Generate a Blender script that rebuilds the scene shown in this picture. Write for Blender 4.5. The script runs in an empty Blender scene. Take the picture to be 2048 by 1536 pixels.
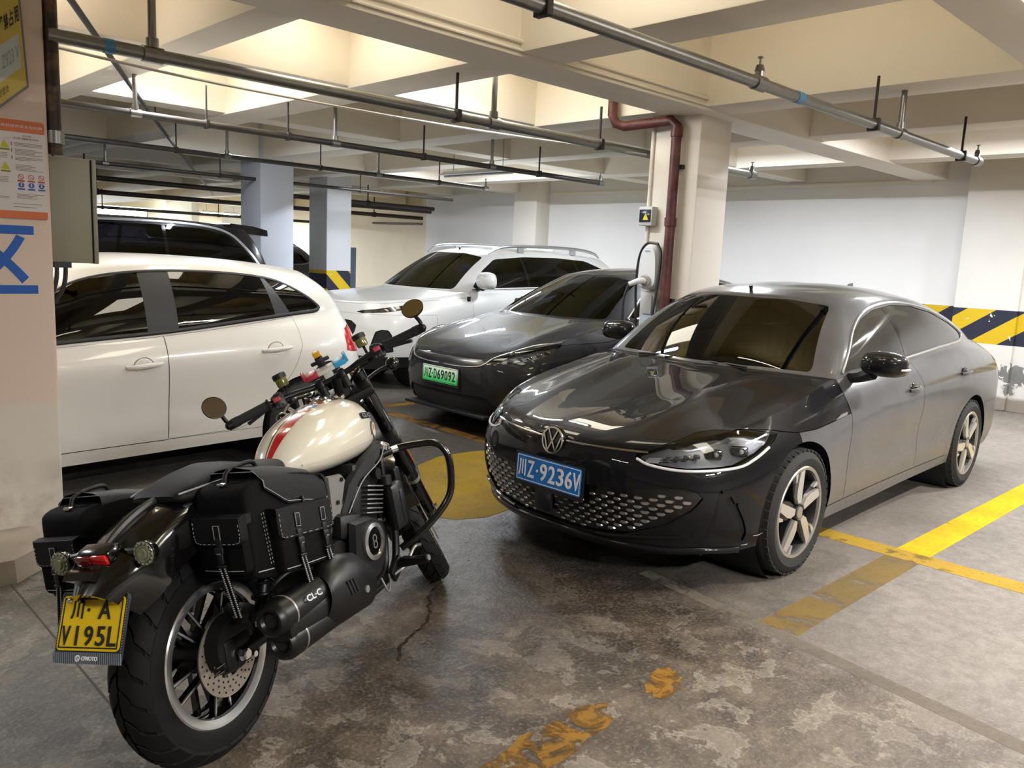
import bpy, bmesh, math, random
import numpy as np
from mathutils import Vector, Matrix
from mathutils.bvhtree import BVHTree
random.seed(7)
SC = bpy.context.scene
COL = SC.collection
PI = math.pi
R = math.radians

# ------------------------------------------------------------------ camera
F_PX, CAM_H, PITCH, ROLL, YAW = 1617.4, 1.548, 0.1546, 0.0443, 0.7939
cf = Vector((math.cos(PITCH)*math.cos(YAW), math.cos(PITCH)*math.sin(YAW), -math.sin(PITCH)))
cr = Vector((math.sin(YAW), -math.cos(YAW), 0))
cu = cr.cross(cf)
cr, cu = math.cos(ROLL)*cr + math.sin(ROLL)*cu, -math.sin(ROLL)*cr + math.cos(ROLL)*cu
cd = bpy.data.cameras.new('camera')
cam = bpy.data.objects.new('camera', cd)
COL.objects.link(cam)
cd.sensor_fit = 'HORIZONTAL'; cd.sensor_width = 36.0
cd.lens = F_PX/2048*36
cd.clip_start = 0.05; cd.clip_end = 200
cam.matrix_world = Matrix(((cr.x, cu.x, -cf.x, 0), (cr.y, cu.y, -cf.y, 0), (cr.z, cu.z, -cf.z, CAM_H), (0, 0, 0, 1)))
SC.camera = cam

# ------------------------------------------------------------------ world, exposure
w = bpy.data.worlds.new('world'); SC.world = w
w.use_nodes = True
bg = w.node_tree.nodes['Background']
bg.inputs[0].default_value = (0.75, 0.87, 1.0, 1)
bg.inputs[1].default_value = 6.0
SC.view_settings.view_transform = 'Standard'
SC.view_settings.look = 'None'
SC.view_settings.gamma = 1
SC.view_settings.use_curve_mapping = False
SC.view_settings.exposure = 1.62
try:
    SC.cycles.max_bounces = 10; SC.cycles.diffuse_bounces = 6; SC.cycles.glossy_bounces = 4
    SC.cycles.transparent_max_bounces = 10; SC.cycles.caustics_reflective = False; SC.cycles.caustics_refractive = False
    SC.cycles.sample_clamp_indirect = 6; SC.cycles.use_denoising = True
except Exception:
    pass

# ------------------------------------------------------------------ lamps: (x, y, z, along, length, watts, colour)
WARM = (1.0, 0.965, 0.935); COOL = (0.84, 0.91, 1.0); NEUT = (0.94, 0.96, 1.0)
SLABW = (1.0, .91, .72)  # warm tint of the unseen fill lamps added on slab and beam
LAMPS = [
    (5.3, -0.2, 2.95, 'x', 1.3, 68, WARM),
    (2.0, -2.6, 2.95, 'x', 1.3, 185, WARM),
    (-2.0, 2.4, 2.95, 'y', 1.3, 14, WARM),
    (9.0, 0.3, 2.95, 'x', 1.2, 80, NEUT),
    (6.72, 7.6, 2.53, 'y', 1.25, 0, COOL),
    (8.25, 2.4, 2.95, 'y', 1.25, 36, NEUT),
    (4.35, 5.0, 2.95, 'y', 1.0, 17, COOL),
    (2.62, 6.9, 2.95, 'y', 1.25, 20, NEUT),
    (4.4, 9.5, 2.95, 'y', 1.25, 14, COOL),
    (8.1, 5.0, 2.95, 'y', 1.0, 60, COOL),
    (8.1, 9.6, 2.95, 'y', 1.25, 80, COOL),
    (-0.9, 7.0, 2.95, 'y', 1.25, 60, NEUT),
    (1.25, 6.78, 3.36, 'y', 1.2, 5.5, SLABW),
    (3.0, 2.6, 3.36, 'y', 1.2, 1.8, SLABW),
    (4.8, 0.7, 3.36, 'y', 0.9, 6, SLABW),
    (3.0, 0.3, 3.36, 'y', 1.0, 3, SLABW),
    (3.0, 4.85, 3.36, 'y', 1.0, 2.5, SLABW),
    (4.8, 4.85, 3.36, 'y', 1.0, 2.5, SLABW),
    (3.0, 6.8, 3.36, 'y', 1.2, 2.5, SLABW),
    (1.20, 5.25, 3.36, 'y', 0.6, 2, SLABW),
    (8.6, 17.0, 2.60, 'y', 1.25, 120, NEUT),
    (11.2, 24.5, 2.50, 'x', 1.2, 220, COOL),
]

# ------------------------------------------------------------------ materials
def lin(c):
    if isinstance(c, str):
        c = tuple(int(c[i:i+2], 16)/255 for i in (0, 2, 4))
    return tuple((v/12.92 if v <= .04045 else ((v+.055)/1.055)**2.4) for v in c[:3]) + (1,)
MATS = {}
class NT:
    def __init__(s, m): s.t = m.node_tree; s.n = s.t.nodes; s.l = s.t.links
    def add(s, typ, **kw):
        n = s.n.new(typ)
        for k, v in kw.items(): setattr(n, k, v)
        return n
    def link(s, a, b): s.l.new(a, b)
    def val(s, sock, v):
        if hasattr(v, 'is_output') or isinstance(v, bpy.types.NodeSocket): s.l.new(v, sock)
        else: sock.default_value = v
    def math(s, op, a, b=0.0, clamp=False):
        n = s.n.new('ShaderNodeMath'); n.operation = op; n.use_clamp = clamp
        s.val(n.inputs[0], a); s.val(n.inputs[1], b); return n.outputs[0]
    def mix(s, f, a, b):
        n = s.n.new('ShaderNodeMix'); n.data_type = 'RGBA'
        s.val(n.inputs[0], f); s.val(n.inputs[6], a); s.val(n.inputs[7], b); return n.outputs[2]
    def ramp(s, f, lo, hi, a=0.0, b=1.0):
        n = s.n.new('ShaderNodeMapRange'); s.val(n.inputs[0], f)
        n.inputs[1].default_value = lo; n.inputs[2].default_value = hi; n.inputs[3].default_value = a; n.inputs[4].default_value = b
        return n.outputs[0]
    def noise(s, vec, scale, detail=4, rough=.55, dist=0.0):
        n = s.n.new('ShaderNodeTexNoise'); s.l.new(vec, n.inputs['Vector'])
        n.inputs['Scale'].default_value = scale; n.inputs['Detail'].default_value = detail
        n.inputs['Roughness'].default_value = rough; n.inputs['Distortion'].default_value = dist
        return n.outputs['Fac']
    def pos(s):
        return s.n.new('ShaderNodeNewGeometry').outputs['Position']
    def obj(s):
        return s.n.new('ShaderNodeTexCoord').outputs['Object']
    def bump(s, h, strength=.3, dist=.01):
        n = s.n.new('ShaderNodeBump'); n.inputs['Strength'].default_value = strength; n.inputs['Distance'].default_value = dist
        s.l.new(h, n.inputs['Height']); return n.outputs[0]
def pm(name, col, rough=.5, metal=0.0, coat=0.0, spec=None, var=0.0, vscale=8.0, bump=0.0, bscale=60.0, emit=None, estr=0.0, trans=0.0, alpha=1.0, col2=None, lo=.45, hi=.6, coatr=.05, dust=0.0, coatior=1.5):
    if name in MATS: return MATS[name]
    m = bpy.data.materials.new(name); m.use_nodes = True; MATS[name] = m
    nt = NT(m); b = nt.n['Principled BSDF']
    c = lin(col); b.inputs['Base Color'].default_value = c
    b.inputs['Roughness'].default_value = rough; b.inputs['Metallic'].default_value = metal
    b.inputs['Coat Weight'].default_value = coat; b.inputs['Coat Roughness'].default_value = coatr; b.inputs['Coat IOR'].default_value = coatior
    if spec is not None: b.inputs['Specular IOR Level'].default_value = spec
    if trans: b.inputs['Transmission Weight'].default_value = trans
    b.inputs['Alpha'].default_value = alpha
    if emit: b.inputs['Emission Color'].default_value = lin(emit); b.inputs['Emission Strength'].default_value = estr
    o = None
    if var or bump or col2 or dust: o = nt.obj()
    cur = c
    if col2:
        f = nt.ramp(nt.noise(o, vscale, 6, .6), lo, hi); cur = nt.mix(f, c, lin(col2))
    if var:
        f = nt.noise(o, vscale*2.3, 5, .6)
        cur = nt.mix(f, cur, tuple(max(0, x*(1-var)) for x in c[:3])+(1,)) if not col2 else nt.mix(nt.math('MULTIPLY', f, var), cur, tuple(x*.6 for x in c[:3])+(1,))
    if dust:
        g = nt.n.new('ShaderNodeNewGeometry'); sx = nt.n.new('ShaderNodeSeparateXYZ'); nt.link(o, sx.inputs[0])
        d = nt.math('MULTIPLY', nt.math('MULTIPLY', nt.ramp(nt.noise(o, 2.2, 5, .6), .25, .8, .55, 1.0), nt.ramp(sx.outputs[2], .25, 1.0, 1.35, .75)), dust, True)
        cur = nt.mix(d, cur, lin('8b8a8d'))
        nt.val(b.inputs['Roughness'], nt.ramp(d, 0, .6, rough, .55))
        nt.val(b.inputs['Coat Roughness'], nt.ramp(d, .15, .5, coatr, .40)); nt.val(b.inputs['Coat Weight'], nt.ramp(d, .2, .55, coat, coat*.35))
    if cur is not c: nt.link(cur, b.inputs['Base Color'])
    if bump: nt.link(nt.bump(nt.noise(o, bscale, 4), bump), b.inputs['Normal'])
    return m
def glass_mat(name, tint, refl_rough=.02, dust=0.0):
    if name in MATS: return MATS[name]
    m = bpy.data.materials.new(name); m.use_nodes = True; MATS[name] = m
    nt = NT(m); nt.n.remove(nt.n['Principled BSDF']); out = nt.n['Material Output']
    t = nt.add('ShaderNodeBsdfTransparent'); t.inputs[0].default_value = tint
    g = nt.add('ShaderNodeBsdfGlossy'); g.inputs['Roughness'].default_value = refl_rough; g.inputs[0].default_value = (.95, .97, 1, 1)
    fr = nt.add('ShaderNodeFresnel'); fr.inputs[0].default_value = 1.52
    mx = nt.add('ShaderNodeMixShader'); nt.link(fr.outputs[0], mx.inputs[0]); nt.link(t.outputs[0], mx.inputs[1]); nt.link(g.outputs[0], mx.inputs[2])
    last = mx.outputs[0]
    if dust:
        d = nt.add('ShaderNodeBsdfDiffuse'); d.inputs[0].default_value = lin('96948f')
        m2 = nt.add('ShaderNodeMixShader'); nt.val(m2.inputs[0], nt.ramp(nt.noise(nt.obj(), 3, 5, .6), .2, .8, dust*.6, dust))
        nt.link(last, m2.inputs[1]); nt.link(d.outputs[0], m2.inputs[2]); last = m2.outputs[0]
    nt.link(last, out.inputs[0]); return m
BLACK = lambda: pm('black_plastic', '121214', .45)
RUBBER = lambda: pm('tyre_rubber', '262524', .8, var=.3, vscale=20)
MATTE = lambda: pm('matte_black', '0b0b0c', .8)
CHROME = lambda: pm('chrome', 'e4e4e6', .12, 1.0)
STEEL = lambda: pm('galvanised_steel', '8d8c88', .38, .85, var=.35, vscale=14)

# ------------------------------------------------------------------ mesh helpers
def norm(v): v = np.asarray(v, float); return v/ (np.linalg.norm(v)+1e-12)
def frame(d, up=(0, 0, 1)):
    d = norm(d); up = np.asarray(up, float)
    if abs(d @ norm(up)) > .98: up = np.array([1., 0, 0]) if abs(d[0]) < .9 else np.array([0, 1., 0])
    a = norm(np.cross(up, d)); b = np.cross(d, a); return a, b, d
class M:
    def __init__(s): s.V = []; s.F = []; s.n = 0; s.T = None
    def add(s, V, Fs):
        V = np.asarray(V, float).reshape(-1, 3)
        if s.T is not None: V = s.T(V)
        s.V.append(V); s.F += [tuple(i+s.n for i in f) for f in Fs]; s.n += len(V); return s
    def box(s, c, size, rot=None, bev=0.0, taper=1.0):
        hx, hy, hz = [v/2 for v in size]; c = np.asarray(c, float)
        if bev <= 0:
            V = np.array([[x*(taper if z > 0 else 1), y*(taper if z > 0 else 1), z] for z in (-hz, hz) for x, y in ((-hx, -hy), (hx, -hy), (hx, hy), (-hx, hy))])
            Fs = [(3, 2, 1, 0), (4, 5, 6, 7), (0, 1, 5, 4), (1, 2, 6, 5), (2, 3, 7, 6), (3, 0, 4, 7)]
        else:
            bm = bmesh.new(); bmesh.ops.create_cube(bm, size=1.0)
            for v in bm.verts:
                k = taper if v.co.z > 0 else 1
                v.co = Vector((v.co.x*size[0]*k, v.co.y*size[1]*k, v.co.z*size[2]))
            bmesh.ops.bevel(bm, geom=bm.edges[:], offset=min(bev, min(size)*.49), segments=2, profile=.5, affect='EDGES')
            bm.verts.index_update(); V = np.array([v.co[:] for v in bm.verts]); Fs = [tuple(v.index for v in f.verts) for f in bm.faces]; bm.free()
        if rot is not None: V = V @ np.asarray(rot, float).T
        return s.add(V+c, Fs)
    def bar(s, p0, p1, wd, ht, up=(0, 0, 1), bev=0.0):
        p0 = np.asarray(p0, float); p1 = np.asarray(p1, float); a, b, d = frame(p1-p0, up)
        return s.box((p0+p1)/2, (wd, ht, np.linalg.norm(p1-p0)), np.stack([a, b, d], 1), bev)
    def cyl(s, p0, p1, r0, r1=None, n=16, cap=True):
        r1 = r0 if r1 is None else r1
        p0 = np.asarray(p0, float); p1 = np.asarray(p1, float); a, b, d = frame(p1-p0)
        t = np.arange(n)*2*PI/n; ring = np.outer(np.cos(t), a)+np.outer(np.sin(t), b)
        V = np.vstack([p0+ring*r0, p1+ring*r1]); Fs = [(i, (i+1) % n, n+(i+1) % n, n+i) for i in range(n)]
        if cap: Fs += [tuple(range(n-1, -1, -1)), tuple(range(n, 2*n))]
        return s.add(V, Fs)
    def tube(s, pts, r, n=10, spl=0, closed=False, cap=True):
        P = np.asarray(pts, float)
        if spl: P = cr_spline(P, spl, closed)
        k = len(P); rr = np.broadcast_to(np.asarray(r, float), (k,)) if not (hasattr(r, '__len__') and len(r) != k) else np.interp(np.linspace(0, 1, k), np.linspace(0, 1, len(r)), r)
        T = np.gradient(P, axis=0)
        if closed: T = np.roll(P, -1, 0)-np.roll(P, 1, 0)
        a, b, _ = frame(T[0]); V = []
        t = np.arange(n)*2*PI/n
        for i in range(k):
            d = norm(T[i]); a = norm(a-d*(a @ d)); b = np.cross(d, a)
            V.append(P[i]+rr[i]*(np.outer(np.cos(t), a)+np.outer(np.sin(t), b)))
        Fs = []
        for i in range(k if closed else k-1):
            j = (i+1) % k
            Fs += [(i*n+q, i*n+(q+1) % n, j*n+(q+1) % n, j*n+q) for q in range(n)]
        if cap and not closed: Fs += [tuple(range(n-1, -1, -1)), tuple((k-1)*n+q for q in range(n))]
        return s.add(np.vstack(V), Fs)
    def lathe(s, prof, o, axis, n=32, closed=False, a0=0.0, a1=2*PI):
        prof = np.asarray(prof, float); a, b, d = frame(axis); o = np.asarray(o, float); full = abs(a1-a0-2*PI) < 1e-6
        m = len(prof); na = n if full else n+1; V = []
        for i in range(na):
            t = a0+(a1-a0)*i/n; V.append(o+np.outer(prof[:, 0], math.cos(t)*a+math.sin(t)*b)+np.outer(prof[:, 1], d))
        Fs = []
        for i in range(n):
            j = (i+1) % na
            for q in range(m if closed else m-1):
                q2 = (q+1) % m; Fs.append((i*m+q, j*m+q, j*m+q2, i*m+q2))
        return s.add(np.vstack(V), Fs)
    def prism(s, poly, o, ux, uy, depth, taper=1.0):
        poly = np.asarray(poly, float); ux = np.asarray(ux, float); uy = np.asarray(uy, float); o = np.asarray(o, float)
        nn = norm(np.cross(ux, uy)); k = len(poly); c = poly.mean(0)
        lo = o+np.outer(poly[:, 0], ux)+np.outer(poly[:, 1], uy)
        q = c+(poly-c)*taper; hi = o+np.outer(q[:, 0], ux)+np.outer(q[:, 1], uy)+nn*depth
        area = np.sum(poly[:, 0]*np.roll(poly[:, 1], -1)-np.roll(poly[:, 0], -1)*poly[:, 1])
        Fs = [tuple(range(k-1, -1, -1)), tuple(range(k, 2*k))]+[(i, (i+1) % k, k+(i+1) % k, k+i) for i in range(k)]
        if (area < 0) != (depth < 0): Fs = [f[::-1] for f in Fs]
        return s.add(np.vstack([lo, hi]), Fs)
    def ball(s, c, r, n=16, sc=(1, 1, 1)):
        V = [[0, 0, 1]]; m = n//2
        for i in range(1, m):
            p = PI*i/m; V += [[math.sin(p)*math.cos(2*PI*j/n), math.sin(p)*math.sin(2*PI*j/n), math.cos(p)] for j in range(n)]
        V.append([0, 0, -1]); Fs = [(0, 1+j, 1+(j+1) % n) for j in range(n)]
        for i in range(m-2): Fs += [(1+i*n+j, 1+(i+1)*n+j, 1+(i+1)*n+(j+1) % n, 1+i*n+(j+1) % n) for j in range(n)]
        L = len(V)-1; Fs += [(L, 1+(m-2)*n+(j+1) % n, 1+(m-2)*n+j) for j in range(n)]
        return s.add(np.array(V)*np.array(sc)*r+np.asarray(c, float), Fs)
    def grid(s, G, flip=False):
        G = np.asarray(G, float); a, b = G.shape[:2]
        Fs = [(i*b+j, (i+1)*b+j, (i+1)*b+j+1, i*b+j+1) for i in range(a-1) for j in range(b-1)]
        if flip: Fs = [f[::-1] for f in Fs]
        return s.add(G.reshape(-1, 3), Fs)
    def loft(s, rings, cap=True):
        G = np.asarray(rings, float); k, n = G.shape[:2]
        Fs = [(i*n+q, i*n+(q+1) % n, (i+1)*n+(q+1) % n, (i+1)*n+q) for i in range(k-1) for q in range(n)]
        if cap: Fs += [tuple(range(n-1, -1, -1)), tuple((k-1)*n+q for q in range(n))]
        return s.add(G.reshape(-1, 3), Fs)
    def text(s, txt, size, o, ux, uy, depth=.001, width=None, align='CENTER', bold=0.0):
        V, Fs = text_mesh(txt, bold); 
        if len(V) == 0: return s
        mn, mx = V.min(0), V.max(0); h = mx[1]-mn[1]; W = mx[0]-mn[0]
        sy = size/h; sx = sy if width is None else width/W
        V = V.copy(); V[:, 0] = (V[:, 0]-((mn[0]+mx[0])/2 if align == 'CENTER' else mn[0]))*sx; V[:, 1] = (V[:, 1]-(mn[1]+mx[1])/2)*sy
        nn = norm(np.cross(ux, uy)); P = np.asarray(o, float)+np.outer(V[:, 0], ux)+np.outer(V[:, 1], uy)+np.outer(V[:, 2]/.1*depth, nn)
        return s.add(P, Fs)
    def out(s, name, mat, parent=None, angle=35, loc=None):
        me = bpy.data.meshes.new(name)
        V = np.vstack(s.V) if s.V else np.zeros((0, 3))
        me.from_pydata(V.tolist(), [], s.F); me.validate(); me.materials.append(mat)
        fin(me, angle)
        o = bpy.data.objects.new(name, me); COL.objects.link(o)
        if parent is not None: o.parent = parent
        if loc is not None: o.location = loc
        return o
def fin(me, angle):
    if angle is None: return
    me.polygons.foreach_set('use_smooth', [True]*len(me.polygons))
    me.set_sharp_from_angle(angle=R(angle)); me.update()
_tm = {}
def text_mesh(txt, bold=0.0):
    if (txt, bold) in _tm: return _tm[(txt, bold)]
    c = bpy.data.curves.new('txt', 'FONT'); c.body = txt; c.size = 1.0; c.extrude = .05; c.resolution_u = 4; c.offset = bold
    o = bpy.data.objects.new('txt', c); COL.objects.link(o)
    dg = bpy.context.evaluated_depsgraph_get(); dg.update()
    me = bpy.data.meshes.new_from_object(o.evaluated_get(dg))
    V = np.array([v.co[:] for v in me.vertices]).reshape(-1, 3); Fs = [tuple(p.vertices) for p in me.polygons]
    if len(V): V[:, 2] += .05
    bpy.data.objects.remove(o); bpy.data.curves.remove(c); bpy.data.meshes.remove(me)
    _tm[(txt, bold)] = (V, Fs); return V, Fs
def cr_spline(P, n, closed=False):
    P = np.asarray(P, float); k = len(P)
    if closed: Q = np.vstack([P[-1:], P, P[:2]]); segs = k
    else: Q = np.vstack([2*P[0]-P[1], P, 2*P[-1]-P[-2]]); segs = k-1
    out = []
    for i in range(segs):
        p0, p1, p2, p3 = Q[i:i+4]
        for t in np.arange(n)/n:
            out.append(.5*((2*p1)+(-p0+p2)*t+(2*p0-5*p1+4*p2-p3)*t*t+(-p0+3*p1-3*p2+p3)*t**3))
    if not closed: out.append(P[-1])
    return np.array(out)
def thing(name, label, cat, loc=(0, 0, 0), rot=(0, 0, 0), group=None):
    o = bpy.data.objects.new(name, None); o.empty_display_size = .2; COL.objects.link(o)
    o.location = loc; o.rotation_euler = rot
    return tag(o, label, cat, group)
def tag(o, label, cat, group=None):
    o['label'] = label; o['category'] = cat
    if group: o['group'] = group
    return o
def structure(o):
    o['kind'] = 'structure'; return o
def rotz(a): c, s = math.cos(a), math.sin(a); return np.array([[c, -s, 0], [s, c, 0], [0, 0, 1.]])
def roty(a): c, s = math.cos(a), math.sin(a); return np.array([[c, 0, s], [0, 1., 0], [-s, 0, c]])
def rotx(a): c, s = math.cos(a), math.sin(a); return np.array([[1., 0, 0], [0, c, -s], [0, s, c]])
X_, Y_, Z_ = np.eye(3)
# ------------------------------------------------------------------ setting: materials
def floor_mat():
    m = bpy.data.materials.new('worn_concrete_floor'); m.use_nodes = True; nt = NT(m); b = nt.n['Principled BSDF']
    p = nt.pos(); sx = nt.n.new('ShaderNodeSeparateXYZ'); nt.link(p, sx.inputs[0]); X, Y = sx.outputs[0], sx.outputs[1]
    n1 = nt.noise(p, .9, 6, .62, .4); n2 = nt.noise(p, 3.6, 9, .64, .45); n3 = nt.noise(p, 14, 6, .6); n4 = nt.noise(p, 70, 3, .6)
    base = nt.mix(nt.ramp(n1, .35, .68), lin('69635c'), lin('857e76'))
    base = nt.mix(nt.math('MULTIPLY', nt.ramp(n3, .4, .7), .45), base, lin('564f49'))
    # old aisle slab (x < 3.15): browner, flaked
    wob = nt.math('MULTIPLY', nt.math('SUBTRACT', n2, .5), .5)
    ais = nt.ramp(nt.math('ADD', X, wob), 3.25, 2.95)
    ais = nt.math('MULTIPLY', nt.math('MULTIPLY', ais, nt.ramp(Y, 5.4, 4.2)), nt.ramp(nt.math('ADD', Y, wob), .5, 1.5, .45, 1.0))
    br = nt.mix(nt.ramp(n2, .38, .66), lin('3f3224'), lin('6e6150'))
    br = nt.mix(nt.math('MULTIPLY', nt.ramp(n3, .45, .62), .6), br, lin('3d342c'))
    base = nt.mix(nt.math('MULTIPLY', ais, .9), base, br)
    # flaked patches with pale rims
    fl = nt.noise(p, 5.2, 10, .66, .22)
    rim = nt.ramp(nt.math('ABSOLUTE', nt.math('SUBTRACT', fl, .56)), .028, .0)
    base = nt.mix(nt.math('MULTIPLY', nt.math('MULTIPLY', rim, ais), .75), base, lin('9c9486'))
    inn = nt.math('MULTIPLY', nt.ramp(fl, .56, .6), ais)
    base = nt.mix(nt.math('MULTIPLY', inn, nt.ramp(n3, .35, .6, .35, .8)), base, lin('857c70'))
    pit = nt.math('MULTIPLY', nt.ramp(nt.noise(p, 24, 3, .5), .34, .28), inn)
    base = nt.mix(nt.math('MULTIPLY', pit, .8), base, lin('2b2520'))
    # oily, damp area in front of the parked cars, with the cars' shade painted in
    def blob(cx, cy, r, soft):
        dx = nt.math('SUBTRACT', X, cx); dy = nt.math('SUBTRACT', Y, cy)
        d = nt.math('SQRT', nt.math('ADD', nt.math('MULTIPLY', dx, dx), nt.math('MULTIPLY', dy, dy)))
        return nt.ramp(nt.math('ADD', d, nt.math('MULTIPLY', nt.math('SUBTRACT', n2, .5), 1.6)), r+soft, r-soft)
    wet_shade = nt.math('MAXIMUM', nt.math('MAXIMUM', blob(2.8, 2.75, 1.05, .5), blob(1.8, 2.3, .45, .35)), nt.math('MULTIPLY', blob(.55, 2.75, .35, .25), .8))
    wet_shade = nt.math('MAXIMUM', wet_shade, blob(4.2, 5.5, 2.1, .7))  # dark floor between the cars: shade put into the floor colour
    wet_shade = nt.math('MAXIMUM', wet_shade, nt.math('MULTIPLY', blob(3.7, 1.75, .35, .3), .5))
    base = nt.mix(nt.math('MULTIPLY', wet_shade, .80), base, lin('191310'))
    # green-grey wash near the left pillar
    grn = nt.math('MULTIPLY', nt.ramp(nt.math('SUBTRACT', Y, X), 1.2, 2.4), nt.ramp(X, 1.9, 1.2))
    base = nt.mix(nt.math('MULTIPLY', grn, .4), base, lin('6b6c64'))
    base = nt.mix(nt.math('MULTIPLY', nt.ramp(n4, .5, .75), .25), base, lin('b5aea4'))
    nt.link(base, b.inputs['Base Color'])
    nt.val(b.inputs['Roughness'], nt.math('SUBTRACT', nt.ramp(n3, .3, .7, .5, .72), nt.math('MULTIPLY', wet_shade, .24)))
    h = nt.math('ADD', nt.math('MULTIPLY', nt.math('MULTIPLY', fl, ais), .9), nt.math('ADD', nt.math('MULTIPLY', n3, .25), nt.math('MULTIPLY', n4, .07)))
    nt.link(nt.bump(h, .8, .03), b.inputs['Normal'])
    return m
def paint_mat(name, col, wear, col2=None, scale=7.0, depth=.5, amax=1.0):
    m = bpy.data.materials.new(name); m.use_nodes = True; nt = NT(m); b = nt.n['Principled BSDF']
    p = nt.pos(); n = nt.noise(p, scale, 8, .68, .5); n2 = nt.noise(p, 30, 4, .6)
    c = nt.mix(nt.ramp(nt.noise(p, 2.2, 4), .4, .65), lin(col), lin(col2 or col)); c = nt.mix(nt.math('MULTIPLY', nt.ramp(n2, .45, .7), .35), c, lin('6a5a3a'))
    nt.link(c, b.inputs['Base Color']); b.inputs['Roughness'].default_value = .85; b.inputs['Specular IOR Level'].default_value = .15
    nt.val(b.inputs['Alpha'], nt.math('MULTIPLY', nt.ramp(n, wear-.06, wear+.06), nt.ramp(n2, .25, .45, depth*amax, amax)))
    return m
def wall_mat(name, col, grime=.25, peel=None, band=None, low=None):
    m = bpy.data.materials.new(name); m.use_nodes = True; nt = NT(m); b = nt.n['Principled BSDF']
    p = nt.pos(); sx = nt.n.new('ShaderNodeSeparateXYZ'); nt.link(p, sx.inputs[0]); X, Y, Z = sx.outputs
    n1 = nt.noise(p, 1.1, 5, .6, .3); n2 = nt.noise(p, 6, 6, .65)
    c = nt.mix(nt.math('MULTIPLY', nt.ramp(n1, .45, .75), grime), lin(col), tuple(v*.62 for v in lin(col)[:3])+(1,))
    if low: c = nt.mix(nt.math('MULTIPLY', nt.ramp(nt.math('ADD', Z, nt.math('MULTIPLY', n2, .06)), low[0]+.04, low[0]), 1.0), c, lin(low[1]))
    c = nt.mix(nt.math('MULTIPLY', nt.math('MULTIPLY', nt.ramp(n2, .5, .68), nt.ramp(Z, .7, .0)), .6), c, lin('8a7d6c'))
    if band:
        axis, z0, z1, period, k, off = band
        A = X if axis == 'x' else Y
        s = nt.math('FRACT', nt.math('DIVIDE', nt.math('ADD', nt.math('ADD', A, nt.math('MULTIPLY', Z, k)), off), period))
        col_b = nt.mix(nt.math('GREATER_THAN', s, .5), lin('1d2133'), lin('c8a80f'))
        msk = nt.math('MULTIPLY', nt.math('GREATER_THAN', Z, z0), nt.math('LESS_THAN', Z, z1))
        msk = nt.math('MULTIPLY', msk, nt.math('LESS_THAN', nt.noise(p, 5, 6, .6, .5), .66))
        c = nt.mix(msk, c, col_b)
    h = nt.math('MULTIPLY', n2, .3)
    if peel:
        f = nt.noise(p, 4.2, 9, .72, .8); pk = nt.math('GREATER_THAN', nt.math('ADD', f, peel(nt, X, Y, Z)), .66)
        c = nt.mix(pk, c, nt.mix(n2, lin('5c5b58'), lin('8d8b86'))); h = nt.math('SUBTRACT', h, nt.math('MULTIPLY', pk, .8))
    nt.link(c, b.inputs['Base Color']); b.inputs['Roughness'].default_value = .75
    nt.link(nt.bump(h, .35, .012), b.inputs['Normal'])
    return m
W_COL = wall_mat('column_paint', 'dfd9cf', .15)
W_BEAM = wall_mat('beam_paint', 'e6dfd2', .15)
W_SLAB = wall_mat('slab_bounce_tint', 'e0cf98', .2)  # yellow of bounced light in the recesses put into the slab colour
W_WALL = wall_mat('back_wall_paint', 'e0dedb', .10)
W_CREAM = wall_mat('cream_wall_paint', 'd2c8b0', .2)
W_PINK = wall_mat('left_pillar_paint', 'd3bfb0', .15, low=(.74, 'cdc6ba'))
def peel_r(nt, X, Y, Z):
    d = nt.ramp(nt.math('ABSOLUTE', nt.math('SUBTRACT', Y, nt.math('ADD', 2.62, nt.math('MULTIPLY', Z, .07)))), .0, .16, .17, -.05)
    d = nt.math('ADD', d, nt.ramp(nt.math('ABSOLUTE', nt.math('SUBTRACT', Z, .42)), .02, .3, .16, -.12))
    return nt.math('SUBTRACT', d, nt.ramp(Y, 2.75, 3.1, 0, .3))
W_RIGHT = wall_mat('right_pier_paint', 'd6d2cb', .15, peel=peel_r, band=('y', .78, 1.19, .62, 1.4, .10), low=(.17, '8d857a'))
W_BAND = wall_mat('far_pier_paint', 'c3c4c6', .2, band=('x', .78, 1.19, .5, 1.0, .0))
W_FARC = wall_mat('far_column_paint', 'bcc0c8', .15)
W_STRIPE = wall_mat('wall_stripe_paint', 'd8d6d2', .1, band=('y', .78, 1.19, .62, 1.4, .10))

# ------------------------------------------------------------------ setting: floor, walls, ceiling, columns, beams
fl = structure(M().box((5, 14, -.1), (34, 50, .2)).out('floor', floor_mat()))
def flat(name, poly, z, mat, parent):
    m = M(); m.prism(poly, (0, 0, 0), X_, Y_, z); return m.out(name, mat, parent)
P_NEW = paint_mat('fresh_yellow_paint', 'c9ae12', .30, 'b8981a', 6, .8)
P_OLD = paint_mat('faded_yellow_paint', '9a8048', .42, '8f7a4c', 5, .5, .55)
P_MID = paint_mat('worn_yellow_paint', 'a98a30', .40, '9c8036', 5, .55)
P_DIM = paint_mat('dirty_orange_paint', '7d5d24', .45, '6b4f22', 6, .6)
flat('parking_line', [(4.72, 1.42), (10.3, 1.30), (10.3, 1.47), (4.72, 1.60)], .0016, P_NEW, fl)
flat('parking_line', [(3.2, 1.44), (4.76, 1.42), (4.76, 1.60), (3.2, 1.62)], .0012, P_OLD, fl)
flat('parking_line', [(4.56, 1.25), (4.73, 1.25), (4.73, 3.62), (4.56, 3.62)], .0014, P_MID, fl)
flat('parking_line', [(4.54, -3.5), (4.70, -3.5), (4.73, 1.42), (4.56, 1.42)], .0013, P_MID, fl)
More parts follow.
